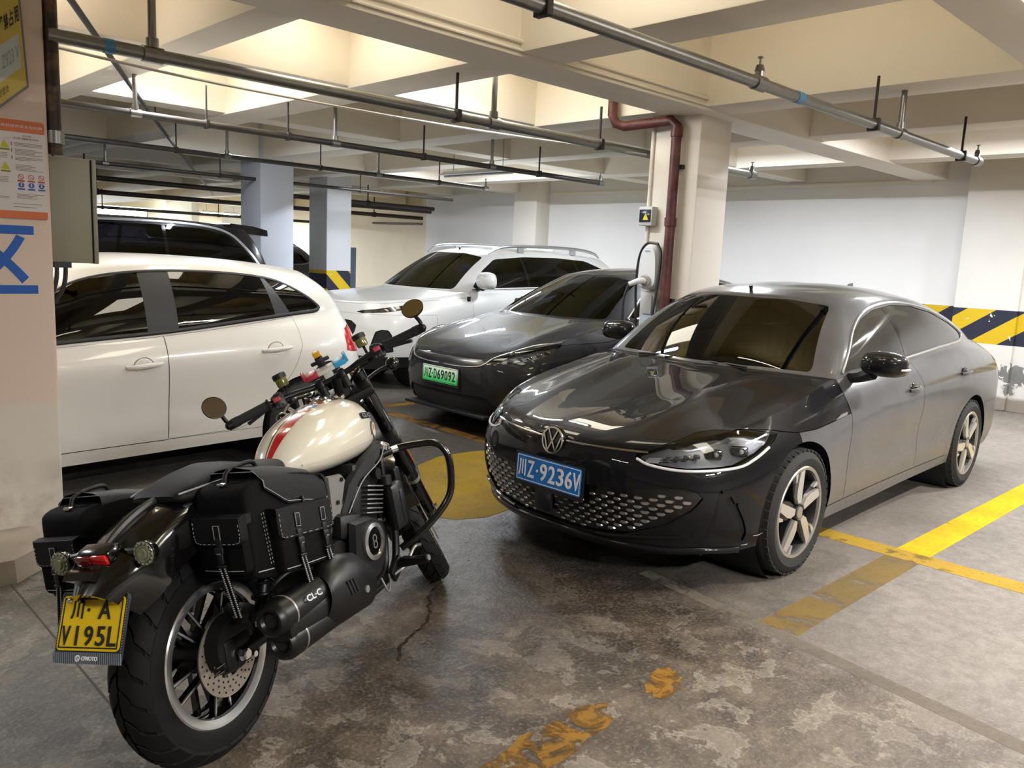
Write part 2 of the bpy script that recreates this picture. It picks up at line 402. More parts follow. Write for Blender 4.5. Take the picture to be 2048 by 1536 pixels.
flat('parking_line', [(4.50, 4.5), (4.62, 4.5), (4.66, 6.4), (4.54, 6.4)], .0012, P_DIM, fl)
flat('parking_line', [(4.50, 6.6), (10, 6.6), (10, 6.72), (4.5, 6.72)], .0012, P_DIM, fl)
def blobpoly(cx, cy, rx, ry, a, n=26, seed=1):
    rg = random.Random(seed); out = []
    for i in range(n):
        t = 2*PI*i/n; k = 1+rg.uniform(-.16, .16); x, y = rx*k*math.cos(t), ry*k*math.sin(t)
        out.append((cx+x*math.cos(a)-y*math.sin(a), cy+x*math.sin(a)+y*math.cos(a)))
    return out
P_BLK = paint_mat('yellow_floor_block', '7d6512', .30, '6a571f', 8, .75)
flat('painted_floor_block', [(2.95, 3.62), (3.02, 3.5), (3.2, 3.42), (3.42, 3.45), (4.3, 3.6), (4.42, 4.66), (4.2, 4.72), (3.9, 4.74), (3.6, 4.62), (3.25, 4.1)], .0015, P_BLK, fl)
flat('paint_remnant', blobpoly(1.82, 1.6, .34, .085, .05, seed=3), .0012, paint_mat('remnant_paint', '8a6428', .46, '76592c', 9, .6), fl)
flat('paint_remnant', blobpoly(2.42, 1.58, .12, .06, .4, seed=5), .0012, MATS.get('x') or bpy.data.materials['remnant_paint'], fl)
SEAM = pm('slab_joint', '4a443e', .9)
flat('slab_joint', [(3.22, 2.3), (3.30, 2.3), (2.58, -3), (2.48, -3)], .0008, paint_mat('pale_joint', '958c80', .40, '8c8378', 6, .5, .45), fl)
flat('slab_joint', [(.83, 4.0), (.838, 4.0), (.845, .5), (.837, .5)], .0008, SEAM, fl)
rg = random.Random(4); pts = []
for i in range(29):
    t = i/28; pts.append((2.38-.62*t+rg.uniform(-.008, .008), 2.84-.5*t+rg.uniform(-.008, .008)+.03*math.sin(t*9)))
poly = [(x-.002-.010*abs(math.sin(i*1.7)), y+.003) for i, (x, y) in enumerate(pts)]+[(x+.003, y-.003-.006*abs(math.cos(i*2.1))) for i, (x, y) in reversed(list(enumerate(pts)))]
flat('floor_crack', poly, .0009, paint_mat('crack_dirt', '1a1511', .40, '241c16', 14, .8), fl)

wb = structure(M().box((11.35, 3.2, 1.7), (.3, 22.2, 3.5)).out('wall_back', W_WALL))
M().box((11.198, 4.1, .985), (.006, 1.5, .41)).out('painted_band', W_STRIPE, wb)
structure(M().box((13.6, 24.5, 1.7), (.3, 20.0, 3.5)).out('wall_far_right', W_CREAM))
structure(M().box((12.5, 14.45, 1.7), (2.3, .3, 3.5)).out('wall_return', W_CREAM))
structure(M().box((2.5, -7.6, 1.7), (26, .3, 3.5)).out('wall_near_side', W_WALL))
structure(M().box((-8.0, 12, 1.7), (.3, 40, 3.5)).out('wall_front_side', W_WALL))
wf = structure(M().box((3, 35.2, .75), (26, .3, 1.5)).box((3, 35.2, 3.22), (26, .3, .6)).out('wall_far', W_CREAM))
for i in range(8):
    M().box((-8+i*3.1, 35.2, 2.2), (.22, .28, 1.5)).out('window_post', W_CREAM, wf)
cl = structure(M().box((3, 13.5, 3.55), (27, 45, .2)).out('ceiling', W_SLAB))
def beam(x0, x1, y0, y1, z, m=W_BEAM):
    return M().box(((x0+x1)/2, (y0+y1)/2, (z+3.47)/2), (x1-x0, y1-y0, 3.47-z), bev=.012).out('beam', m, cl)
beam(-6, 11.2, 3.72, 4.12, 2.76)
beam(-6, 11.2, 11.05, 11.5, 2.76)
for y0, y1 in ((1.22, 1.53), (5.60, 5.90), (7.75, 8.05), (13.4, 13.7), (15.6, 15.9), (-1.0, -.7), (-3.6, -3.2)): beam(-6, 11.2, y0, y1, 2.80)
for y0, y1 in ((18, 18.4), (24, 24.4)): beam(-6, 13.4, y0, y1, 2.76)
for x0, x1 in ((-3.4, -3.0), (.2, .48), (2.13, 2.39), (3.60, 3.98), (5.66, 6.06), (7.4, 7.74), (9.3, 9.64)): beam(x0, x1, -7.4, 35, 2.785)
def column(name, x0, x1, y0, y1, m, z=3.46):
    return structure(M().box(((x0+x1)/2, (y0+y1)/2, z/2), (x1-x0, y1-y0, z), bev=.02).out(name, m))
colc = column('column_middle', 5.78, 6.25, 3.83, 4.33, W_COL)
column('column_far', 5.62, 6.15, 11.0, 11.62, W_FARC)
cb = column('column_banded', 7.62, 8.12, 12.5, 13.1, W_BAND)
column('column_rear', 10.85, 11.3, 10.6, 11.2, W_COL)
column('column_right', 10.83, 11.25, 2.66, 3.36, W_RIGHT)
structure(M().box((11.06, 1.3, 1.7), (.4, 2.9, 3.4), bev=.01).out('wall_right', W_RIGHT))
colp = column('column_left', .35, 1.19, 4.47, 5.1, W_PINK)
column('column_distant', 11.6, 12.4, 27.0, 27.6, W_CREAM)
# low concrete kerb round the left pillar
M().prism([(-.7, 4.02), (.86, 4.0), (1.0, 4.12), (1.05, 4.44), (1.0, 4.47), (-.7, 4.47)], (0, 0, 0), X_, Y_, .11, .985).out('kerb', wall_mat('kerb_concrete', 'a3998b', .5), colp)
structure(M().box((11.19, 7.2, 2.74), (.05, 6.6, .05)).out('trim_1', W_BEAM))

# ------------------------------------------------------------------ lamps
LAMP_LABEL = ['white batten lamp over the drive lane right of the parked cars', 'white batten lamp over the aisle right of the motorcycle', 'white batten lamp over the aisle left of the viewpoint', 'white batten lamp near the right pier',
 'thin unlit batten lamp hanging under the sprinkler pipes before the back wall', 'white batten lamp between beams behind the nearest sedan', 'white batten lamp between beams above the green plated sedan', 'white batten lamp between beams above the white hatchback', 'white batten lamp between beams above the black van',
 'white batten lamp between beams near the back wall behind the middle column', 'white batten lamp between beams behind the white estate', 'white batten lamp between beams beyond the left pillar', 'unseen fill panel added under the slab above the left pillar', 'unseen fill panel added under the slab in front of the nearest sedan', 'unseen fill panel added under the slab over the lane right of the nearest sedan', 'unseen fill panel added under the slab right of the aisle', 'unseen fill panel added under the slab above the motorcycle', 'unseen fill panel added under the slab above the green plated sedan hood', 'unseen fill panel added under the slab above the white hatchback', 'unseen fill panel added under the slab over the left pillar pipe', 'white batten lamp deep in the left bay', 'bright batten lamp at the far end beside the daylight']
for (x, y, z, ax, L, wt, c), lab in zip(LAMPS, LAMP_LABEL):
    if c is SLABW:  # unseen panels added to brighten and warm the upper beam faces
        t = thing('fill_panel', lab, 'lamp', (x, y, z), (0, 0, 0 if ax == 'x' else PI/2), 'unseen fill panels on the slab')
        M().box((0, 0, .045), (L+.04, .54, .08), bev=.01).out('lamp_housing', pm('lamp_white', 'd9dadb', .4), t); M().box((0, 0, .003), (L, .5, .006)).out('diffuser', pm('fill_diffuser', 'ffffff', .4, emit='fff4dc', estr=2.0), t)
        ld = bpy.data.lights.new('fill_light', 'AREA'); ld.shape = 'RECTANGLE'; ld.size = L; ld.size_y = .5; ld.energy = wt; ld.color = c
        lo = bpy.data.objects.new('fill_light', ld); COL.objects.link(lo); lo.parent = t; lo.location = (0, 0, -.004); continue
    t = thing('batten_lamp', lab, 'lamp', (x, y, z), (0, 0, 0 if ax == 'x' else PI/2), 'batten lamps under the ceiling')
    M().box((0, 0, .035), (L, .07, .05), bev=.008).prism([(-.11, -.0), (.11, 0), (.04, .035), (-.04, .035)], (-L/2, 0, .01), Y_, Z_, L).out('lamp_housing', pm('lamp_white', 'd9dadb', .4), t)
    M().cyl((-L/2, 0, .0), (L/2, 0, .0), .013, n=10).out('tube', pm('lamp_tube', 'ffffff', .3, emit='f4f6ff', estr=6.0) if wt and y < 24 else pm('lamp_tube_bright', 'ffffff', .3, emit='f0f5ff', estr=150.0) if wt else pm('dead_tube', 'c9ccd0', .3), t)
    for sx in (-L*.36, L*.36): M().cyl((sx, 0, .06), (sx, 0, 3.44-z), .004, n=6).out('hanger_wire', pm('wire_grey', '6d6a66', .6), t)
    if not wt: continue
    ld = bpy.data.lights.new('tube_light', 'AREA'); ld.shape = 'RECTANGLE'; ld.size = L; ld.size_y = .07; ld.energy = wt; ld.color = c
    lo = bpy.data.objects.new('tube_light', ld); COL.objects.link(lo); lo.parent = t; lo.location = (0, 0, -.016)

for y, wt in ((2.62, 2.5), (4.86, 1.0)):  # unseen strip lamps added to lift the shaded beam faces
    t = thing('beam_fill', 'unseen fill lamp added on the cross beam side %s of the main beam' % ('right' if y < 4 else 'left'), 'lamp', (3.985, y, 3.12), (0, PI/2, 0), 'unseen fill lamps on the cross beam')
    M().box((0, 0, -.02+.045), (.09, 1.1, .05), bev=.01).out('lamp_housing', pm('lamp_white', 'd9dadb', .4), t); M().box((0, 0, .053), (.07, 1.06, .006)).out('diffuser', pm('fill_diffuser', 'ffffff', .4, emit='fff4dc', estr=2.0), t)
    ld = bpy.data.lights.new('beam_fill_light', 'AREA'); ld.shape = 'RECTANGLE'; ld.size = .07; ld.size_y = 1.06; ld.energy = wt; ld.color = SLABW
    lo = bpy.data.objects.new('beam_fill_light', ld); COL.objects.link(lo); lo.parent = t; lo.location = (0, 0, .058); lo.rotation_euler = (PI, 0, 0)
# ------------------------------------------------------------------ sprinkler pipes
DARKP = pm('dark_clamp', '2b2422', .6, .2)
GALV = STEEL()
DPIPE = pm('weathered_pipe', '4a4541', .5, .4, var=.5, vscale=9)
def pipe(y, z, r, x0, x1, mat, hang, rise, heads, label, endup=True):
    t = thing('sprinkler_pipe', label, 'pipe', (0, y, z), group='sprinkler pipes along the bays')
    M().cyl((x0, 0, 0), (x1, 0, 0), r, n=14).out('pipe_run', mat, t)
    for x in hang:
        M().cyl((x, .0, r), (x, .0, 2.80-z), r*.32, n=8).box((x, 0, 0), (r*1.1, r*2.5, r*2.5), bev=.004).out('hanger', DARKP, t)
    for x in rise:
        M().cyl((x, 0, 0), (x, 0, 3.1-z), r*.62, n=12).cyl((x-r*1.5, 0, 0), (x+r*1.5, 0, 0), r*1.25, n=12).cyl((x, 0, r), (x, 0, r*2.4), r*.95, n=12).out('riser', GALV, t)
    for x in heads:
        M().cyl((x-r*1.6, 0, 0), (x+r*1.6, 0, 0), r*1.25, n=12).cyl((x, 0, 0), (x, 0, .07), r*.7, n=10).cyl((x, 0, .06), (x, 0, .09), r*.85, r*.6, n=10).cyl((x, 0, .09), (x, 0, .125), .007, n=6).cyl((x, 0, .125), (x, 0, .131), .016, n=12).out('sprinkler_head', GALV, t)
    return t
pa = pipe(2.29, 2.50, .031, -5, 7.52, GALV, [2.33, 5.42, 7.12], [5.86], [3.95, 7.5], 'bright galvanised sprinkler pipe running over the grey sedan to the right')
M().cyl((4.35, 0, 0), (4.42, 0, 0), .033, n=14).out('tape_band', pm('blue_tape', '3f7ea6', .5), pa)
pb = pipe(4.47, 2.50, .034, 1.2, 7.75, GALV, [3.74, 5.28], [1.69, 4.09], [7.73], 'long grey sprinkler pipe crossing from the pillar pipe past the middle column')
M().cyl((1.45, 0, 0), (1.50, 0, 0), .036, n=14).out('tape_band', pm('blue_tape', '3f7ea6', .5), pb)
pipe(6.58, 2.50, .027, 1.3, 7.85, DPIPE, [2.9, 3.62, 5.1, 6.75], [2.35, 4.09, 6.02], [7.83], 'dark sprinkler pipe third from the right, ending before the back wall')
pipe(8.68, 2.50, .025, 1.6, 7.86, DPIPE, [3.5, 5.2, 7.0], [4.05, 6.02], [7.84], 'dark sprinkler pipe above the white hatchback roof, ending by the thin lamp')
pipe(11.15, 2.50, .025, 1.8, 9.3, DPIPE, [3.0, 5.1, 7.4], [3.6], [], 'dark sprinkler pipe passing in front of the far column')
pipe(13.3, 2.46, .04, 1.5, 10.6, DPIPE, [4, 6.6, 9], [], [], 'thick dark pipe low under the far ceiling beyond the far column')
pipe(16.0, 2.40, .045, 2, 12.5, DPIPE, [5, 8, 11], [], [], 'thick dark pipe deep in the left bay under the daylight')
pipe(22.0, 2.35, .04, 3, 13.3, DPIPE, [7, 10], [], [], 'dark pipe at the far end of the garage before the bright opening')
def run(name, label, cat, pts, r, mat, spl=0, n=10):
    g = {'beam_conduit': 'conduits along the main beam', 'corner_pipe': 'pipes in the far corner', 'charger_conduit': 'charger conduits on the middle column'}.get(name)
    o = M().tube(pts, r, n, spl).out(name, mat); return tag(o, label, cat, g)
# vertical grey-brown pipe at the left pillar with the branch at its top
t = thing('pillar_pipe', 'dark rusty vertical pipe standing beside the left pillar edge', 'pipe', (1.225, 4.5, 0))
M().cyl((0, 0, 1.95), (0, 0, 3.45), .032, n=14).out('pipe_run', pm('rusty_pipe', '3a312a', .55, .4, col2='6a5338', vscale=10, lo=.5, hi=.65), t)
M().cyl((0, 0, 2.0), (0, 0, 2.06), .042, n=14).out('coupling', GALV, t)
t2 = thing('branch_pipe', 'short dark branch pipe joining the galvanised riser at top left', 'pipe', (1.69, 4.47, 0))
M().tube([(0, 0, 3.44), (0, 0, 2.80)], .034).out('pipe_run', DPIPE, t2)
M().tube([(0, 0, 2.82), (-.2, .42, 2.93)], .03).out('side_run', DPIPE, t2)
M().ball((0, 0, 2.82), .05, 12).out('elbow', DPIPE, t2)
run('light_trunking', 'long dark straight conduit slung under the beams at upper left', 'conduit', [(1.30, 4.52, 2.725), (3.03, 8.08, 2.725), (4.73, 11.5, 2.725), (8.6, 19.2, 2.725)], .018, pm('trunking', '2a2826', .6, .1), 0, 8)
for x, y, q in ((1.94, 5.84, 'near end'), (3.2, 8.43, 'middle')):
    tag(M().cyl((x, y, 2.72), (x, y, 3.44), .006, n=6).out('hanger_rod', DARKP), 'thin dark rod holding the %s of the conduit slung at upper left' % q, 'rod', 'rods of the slung conduit')
run('ceiling_cable', 'thin pale cable sagging across under the beams to the middle column', 'cable', [(1.3, 5.2, 2.60), (2.45, 5.3, 2.58), (4.2, 5.1, 2.55), (5.78, 4.36, 2.47)], .009, pm('pale_cable', 'a9a6a0', .6), 8, 6)
run('beam_conduit', 'white upper conduit clipped along the side of the main beam', 'conduit', [(-3, 3.705, 2.845), (5.75, 3.705, 2.845)], .014, W_BEAM, 0, 8)
run('beam_conduit', 'white lower conduit clipped along the side of the main beam', 'conduit', [(-3, 3.708, 2.795), (5.75, 3.708, 2.795)], .010, W_BEAM, 0, 8)
# pipes in the far corner
run('corner_pipe', 'dark pipe with an elbow standing in the far corner beside the blue drum', 'pipe', [(10.9, 13.75, 2.44), (9.9, 15.1, 2.52), (9.75, 15.25, 2.50), (9.75, 15.25, 2.3), (9.75, 15.25, 0.0)], .05, pm('corner_pipe_paint', '55504b', .6, var=.4), 0, 12)
run('corner_pipe', 'thin vertical dark pipe on the cream wall left of the white wall', 'pipe', [(11.3, 14.25, 2.75), (11.3, 14.25, .1)], .022, pm('corner_pipe_paint', '55504b', .6), 0, 10)
run('corner_pipe', 'thin horizontal dark pipe on the cream wall in the far corner', 'pipe', [(13.38, 19.5, 2.35), (13.38, 14.75, 2.30)], .03, pm('corner_pipe_paint', '55504b', .6), 0, 10)
tag(M().cyl((10.2, 15.7, 0), (10.2, 15.7, 1.62), .11, n=18).out('blue_drum', pm('blue_drum_paint', '7d90ad', .5)), 'slim blue upright drum beside the corner pipe', 'drum')
# far daylight: partition, pale things at the end
tag(M().box((9.75, 25.5, 1.25), (.75, .12, 2.48)).out('partition_panel', W_CREAM), 'white partition panel before the bright far opening', 'panel')

# ------------------------------------------------------------------ middle column: drain pipe, charger, breaker box
RED = pm('red_oxide_pipe', '461b19', .5, 0, col2='63302b', vscale=6, var=.25)
t = thing('drain_pipe', 'dark red chipped drain pipe running down the middle column', 'pipe', (5.71, 4.015, 0))
M().tube([(0, 0, 0), (0, 0, 2.60), (0, .0, 2.67), (.0, .06, 2.72), (-.06, .5, 2.70), (-.1, .56, 2.72), (-.12, .59, 2.79), (-.12, .59, 3.2)], .042, 14).out('pipe_run', RED, t)
for z in (2.62, 1.9, .9): M().cyl((0, 0, z-.035), (0, 0, z+.035), .050, n=16).out('coupling', RED, t)
for z in (2.35, 1.25): M().box((.05, 0, z), (.05, .11, .03)).out('bracket', DARKP, t)
t = thing('charging_station', 'white wall charger with a coiled black cable on the middle column', 'charger', (5.78, 4.20, 0))
WH = pm('charger_white', 'd5d9dc', .35)
def egg(w0, w1, h, n=28):
    return [( (w0+(w1-w0)*(.5-.5*math.sin(a)))*math.copysign(abs(math.cos(a))**.55, math.cos(a)), h*math.copysign(abs(math.sin(a))**.6, math.sin(a))) for a in np.arange(n)*2*PI/n]
m = M(); m.prism(egg(.075, .115, .19), (-.0, 0, 1.52), -Y_, Z_, .06); m.prism(egg(.075, .115, .19), (-.06, 0, 1.52), -Y_, Z_, .04, .88); m.out('charger_body', WH, t)
M().box((-.03, .0, 1.20), (.05, .17, .22), bev=.01).box((-.062, .0, 1.2), (.02, .10, .16), bev=.006).out('cable_holder', pm('holder_grey', 'b9bcbe', .5), t)
M().box((-.058, .0, 1.07), (.004, .13, .09)).out('label_plate', pm('pale_label', 'b8cdd6', .5), t)
M().cyl((-.10, -.0, 1.41), (-.13, 0, 1.40), .05, n=20).out('socket', pm('socket_grey', 'a7a39c', .5), t)
g = M().tube([(-.12, 0, 1.405), (-.17, .03, 1.40), (-.22, .09, 1.37)], [.03, .026, .02], 12, 4).out('charging_gun', WH, t)
M().tube([(-.22, .09, 1.37), (-.24, .12, 1.2), (-.22, .10, .85), (-.15, 0, .6), (-.12, -.06, .8), (-.10, -.10, 1.2), (-.06, -.11, 1.6), (-.05, -.06, 1.72)], .011, 8, 8).out('cable', BLACK(), t)
M().tube([(-.05, -.06, 1.72), (-.05, .05, 1.72), (-.05, .12, 1.62), (-.06, .135, 1.4), (-.06, .12, 1.15), (-.08, .05, .6)], .011, 8, 8).out('cable', BLACK(), t)
M().text('BYD', .014, (-.1015, 0, 1.655), -Y_, Z_, .001, .05).out('lettering', pm('logo_grey', '70757a', .4), t)
t = thing('breaker_box', 'small grey breaker box with dark window above the charger', 'switch box', (5.78, 4.27, 1.95))
M().box((-.04, 0, 0), (.08, .14, .16), bev=.008).out('enclosure', pm('box_grey', 'bfc1c2', .5), t)
M().box((-.083, .0, .002), (.01, .115, .105), bev=.003).out('window_lid', pm('smoked_lid', '1e2733', .15), t)
M().prism([(-.03, -.028), (.03, -.028), (0, .03)], (-.0885, -.01, -.005), -Y_, Z_, .001).out('warning_sticker', pm('warning_yellow', 'd6c40f', .5), t)
run('charger_conduit', 'white conduit running down the middle column to the charger', 'conduit', [(5.771, 4.29, 2.76), (5.771, 4.29, 2.03)], .016, W_COL, 0, 8)
run('charger_conduit', 'white conduit between the breaker box and the charger', 'conduit', [(5.771, 4.29, 1.87), (5.771, 4.29, 1.66)], .016, W_COL, 0, 8)

# ------------------------------------------------------------------ left pillar: cabinet and signs
t = thing('meter_cabinet', 'beige metal cabinet fixed beside the left pillar', 'cabinet', (1.20, 4.55, 0))
CABM = pm('cabinet_beige', '8f8c7a', .5, var=.12, vscale=3)
M().box((.095, .12, 1.685), (.19, .28, .52), bev=.006).out('cabinet_body', CABM, t)
M().box((.206, .12, 1.685), (.022, .284, .525), bev=.004).out('door', CABM, t)
M().box((.1925, -.018, 1.685), (.004, .012, .515)).out('door_gap', MATTE(), t)
for k, (xx, b_) in enumerate(((.012, .0), (.052, .02))):
    M().tube([(xx+.01, .0, 1.43), (xx+.01, 0, 1.37), (xx-.0, .01, 1.30), (xx-.03, .05, 1.22)], .011, 8, 5).out('cable', pm('grey_cable', '333335', .5), t)
M().box((.045, .0, 1.415), (.08, .05, .03)).out('cable_gland', BLACK(), t)
YEL = pm('sign_yellow', 'c9b455', .6, var=.15)
FY = 4.47
t = thing('parking_notice', 'yellow framed notice hung crooked high on the left pillar', 'sign', (1.115, FY-.012, 2.16))
fr_ = lambda a, b: np.array([[1, 0, 0], [0, 1, 0], [0, 0, 1.]])
# tilted board: axes along the board
th = R(43); bx = np.array([math.cos(th), 0, math.sin(th)]); bz = np.array([-.05, 0, 1.0])
def onb(u, v, d=0): return np.array([0, -d, 0])+bx*u+bz*v
def board(m, u0, u1, v0, v1, d0, d1):
    c = [onb(u0, v0), onb(u1, v0), onb(u1, v1), onb(u0, v1)]
    V = [p+np.array([0, -d0, 0]) for p in c]+[p+np.array([0, -d1, 0]) for p in c]
    return m.add(np.array(V), [(3, 2, 1, 0), (4, 5, 6, 7), (0, 1, 5, 4), (1, 2, 6, 5), (2, 3, 7, 6), (3, 0, 4, 7)])
board(M(), -.17, .0, .08, .55, -.005, .006).out('backing', pm('sign_frame_grey', '77706a', .6), t)
board(M(), -.165, -.012, .095, .54, .006, .008).out('face', YEL, t)
board(M(), -.165, -.03, .185, .335, .008, .009).out('paper_insert', pm('pale_paper', 'b7bdba', .6), t)
INK = pm('ink_black', '2a2722', .6)
for k, ch in enumerate('用占禁严'):
    M().text(ch, .068, onb(-.030-.030*k, .415, .0092), bx*1.0, bz, .0008, .024, bold=.02).out('lettering', INK, t)
M().text('Z923 V', .06, onb(-.085, .26, .0095), bx, bz, .0006, .10).out('handwriting', pm('pen_grey', '8b9391', .6), t)
M().text('物业管理处', .035, onb(-.16, .14, .0085), bx, bz, .0006, .10).out('lettering', pm('ink_olive', '6f6538', .6), t)

t = thing('charging_safety_board', 'white and orange safety notice board on the left pillar', 'sign', (1.17, FY-.001, 1.63))
def rr(x0, x1, z0, z1, r, n=5, corners='1111'):
    out = []
    for q, (cx, cz, a) in enumerate(((x1-r, z1-r, 0), (x0+r, z1-r, 90), (x0+r, z0+r, 180), (x1-r, z0+r, 270))):
        if corners[q] == '1': out += [(cx+r*math.cos(R(a+90*i/n)), cz+r*math.sin(R(a+90*i/n))) for i in range(n+1)]
        else: out.append((x1 if q in (0, 3) else x0, z1 if q < 2 else z0))
    return out
def pn(m, poly, d0, d1): return m.prism(poly, (0, -d0, 0), X_, Z_, d1-d0)
pn(M(), rr(-.46, 0, 0, .455, .014), 0, .006).out('board', pm('board_white', 'c9c4c0', .5), t)
ORG = pm('board_orange', 'c4622a', .5)
pn(M(), rr(-.46, 0, .40, .455, .014, corners='1100'), .006, .0068).out('header_band', ORG, t)
pn(M(), rr(-.46, 0, 0, .036, .008, corners='0011'), .006, .0068).out('footer_band', ORG, t)
M().text('充电桩使用安全告知牌', .014, (-.105, -.0069, .427), X_, Z_, .0004, .19).out('lettering', pm('board_white', 'c9c4c0', .5), t)
tx = M(); rg = random.Random(2)
def line(x0, x1, z, h=.0022): tx.box(((x0+x1)/2, -.0064, z), (x1-x0, .0008, h))
M().text('安全须知', .008, (-.075, -.0064, .385), X_, Z_, .0004, .034).text('请注意 勿触摸 防火防电', .010, (-.08, -.0064, .372), X_, Z_, .0004, .105).out('lettering', pm('print_red', '8c4a42', .6), t)
for z0, k in ((.350, 3), (.322, 5), (.285, 3), (.250, 5), (.115, 4)):
    for i in range(k): line(-.128, -.012-rg.choice((0, 0, .03, .05)), z0-i*.0062)
for z in (.07, .055): line(-.145, -.06+rg.uniform(0, .04), z)
for z0, k in ((.30, 4), (.19, 4), (.1, 2)):
    for i in range(k): line(-.3, -.16, z0-i*.007)
for z in (.345, .315, .282): line(-.143, -.139, z, .016)
tx.out('small_print', pm('print_grey', '77716e', .7), t)
def circ(cx, cz, r, n=20): return [(cx+r*math.cos(2*PI*i/n), cz+r*math.sin(2*PI*i/n)) for i in range(n)]
for k in range(3):
    cx = -.108+k*.043; cz = .196
    M().lathe([(.0125, 0), (.0125, .0008), (.0098, .0008), (.0098, 0)], (cx, -.006, cz), -Y_, 20).bar((cx-.008, -.0066, cz+.008), (cx+.008, -.0066, cz-.008), .0026, .0008, up=Y_).box((cx, -.0064, cz-.019), (.030, .0008, .0075)).out('prohibition_mark', pm('print_crimson', 'a8413f', .6), t)
    m = M(); pn(m, circ(cx, cz-.038, .0125), .006, .0066); m.box((cx, -.0064, cz-.057), (.030, .0008, .0075)); m.out('mandatory_mark', pm('print_blue', '2f55a5', .6), t)
    M().box((cx, -.0068, cz-.038), (.005, .0006, .013)).ball((cx, -.0068, cz-.031), .003, 8).out('mandatory_symbol', pm('board_white', 'c9c4c0', .5), t)
for z in (.325, .225):
    m = M(); pn(m, [(-.19, z), (-.150, z), (-.17, z+.036)], .006, .0066); m.out('hazard_mark', pm('hazard_yellow', 'b9b21d', .6), t)
    pn(M(), [(-.19, z-.012), (-.150, z-.012), (-.150, z-.004), (-.19, z-.004)], .006, .0066).out('hazard_caption', pm('hazard_olive', '7c7a24', .6), t)
# painted zone character
o = M().text('区', .325, (.965, FY-.0002, 1.435), X_, Z_, .0008, .30, bold=.02).out('painted_zone_character', pm('zone_blue', '0b55ad', .6))
o.parent = colp
# ------------------------------------------------------------------ car body builder
def hermite(P, u):
    """smooth low-overshoot curve through P (K,...) at parameters u in chord-length units 0..K-1 (index space)"""
    P = np.asarray(P, float); K = len(P); sh = P.shape[1:]; Q = P.reshape(K, -1, 3)
    d = np.linalg.norm(np.diff(Q, axis=0), axis=2).mean(1)+1e-4; t = np.concatenate([[0], np.cumsum(d)])
    sl = np.diff(Q, axis=0)/d[:, None, None]
    if K == 2: m = np.stack([sl[0], sl[0]])
    else:
        e = np.concatenate([[2*sl[0]-sl[1]], sl, [2*sl[-1]-sl[-2]]]); e = np.concatenate([[2*e[0]-e[1]], e, [2*e[-1]-e[-2]]])
        w1 = np.abs(e[3:]-e[2:-1])+np.abs(e[3:]+e[2:-1])/2*.2+1e-6; w2 = np.abs(e[1:-2]-e[:-3])+np.abs(e[1:-2]+e[:-3])/2*.2+1e-6
        w1 = w1.mean(axis=2, keepdims=True); w2 = w2.mean(axis=2, keepdims=True)
        m = (w1*e[1:-2]+w2*e[2:-1])/(w1+w2)
    u = np.asarray(u, float); i = np.clip(np.floor(u).astype(int), 0, K-2); f = (u-i)[:, None, None]; h = d[i][:, None, None]
    p0, p1, m0, m1 = Q[i], Q[i+1], m[i]*h, m[i+1]*h
    r = (2*f**3-3*f**2+1)*p0+(f**3-2*f**2+f)*m0+(-2*f**3+3*f**2)*p1+(f**3-f**2)*m1
    return r.reshape((len(u),)+sh)
def seg_u(P, a, b, n):
    """n+1 index-space parameters from station a to b, even in chord length"""
    Q = np.asarray(P, float).reshape(len(P), -1, 3)[a:b+1]; d = np.linalg.norm(np.diff(Q, axis=0), axis=2).mean(1)+1e-6
    t = np.concatenate([[0], np.cumsum(d)]); return a+np.interp(np.linspace(0, t[-1], n+1), t, np.arange(b-a+1))
def coons(cf_, cr_, cc, cs):
    """front (a+1), rear (a+1), centre (b+1), side (b+1) curves -> grid [b+1][a+1]"""
    a = len(cf_)-1; b = len(cc)-1; u = np.linspace(0, 1, b+1)[:, None, None]; v = np.linspace(0, 1, a+1)[None, :, None]
    L1 = (1-u)*cf_[None]+u*cr_[None]; L2 = (1-v)*cc[:, None]+v*cs[:, None]
    B = (1-u)*(1-v)*cf_[0]+(1-u)*v*cf_[-1]+u*(1-v)*cr_[0]+u*v*cr_[-1]
    return L1+L2-B
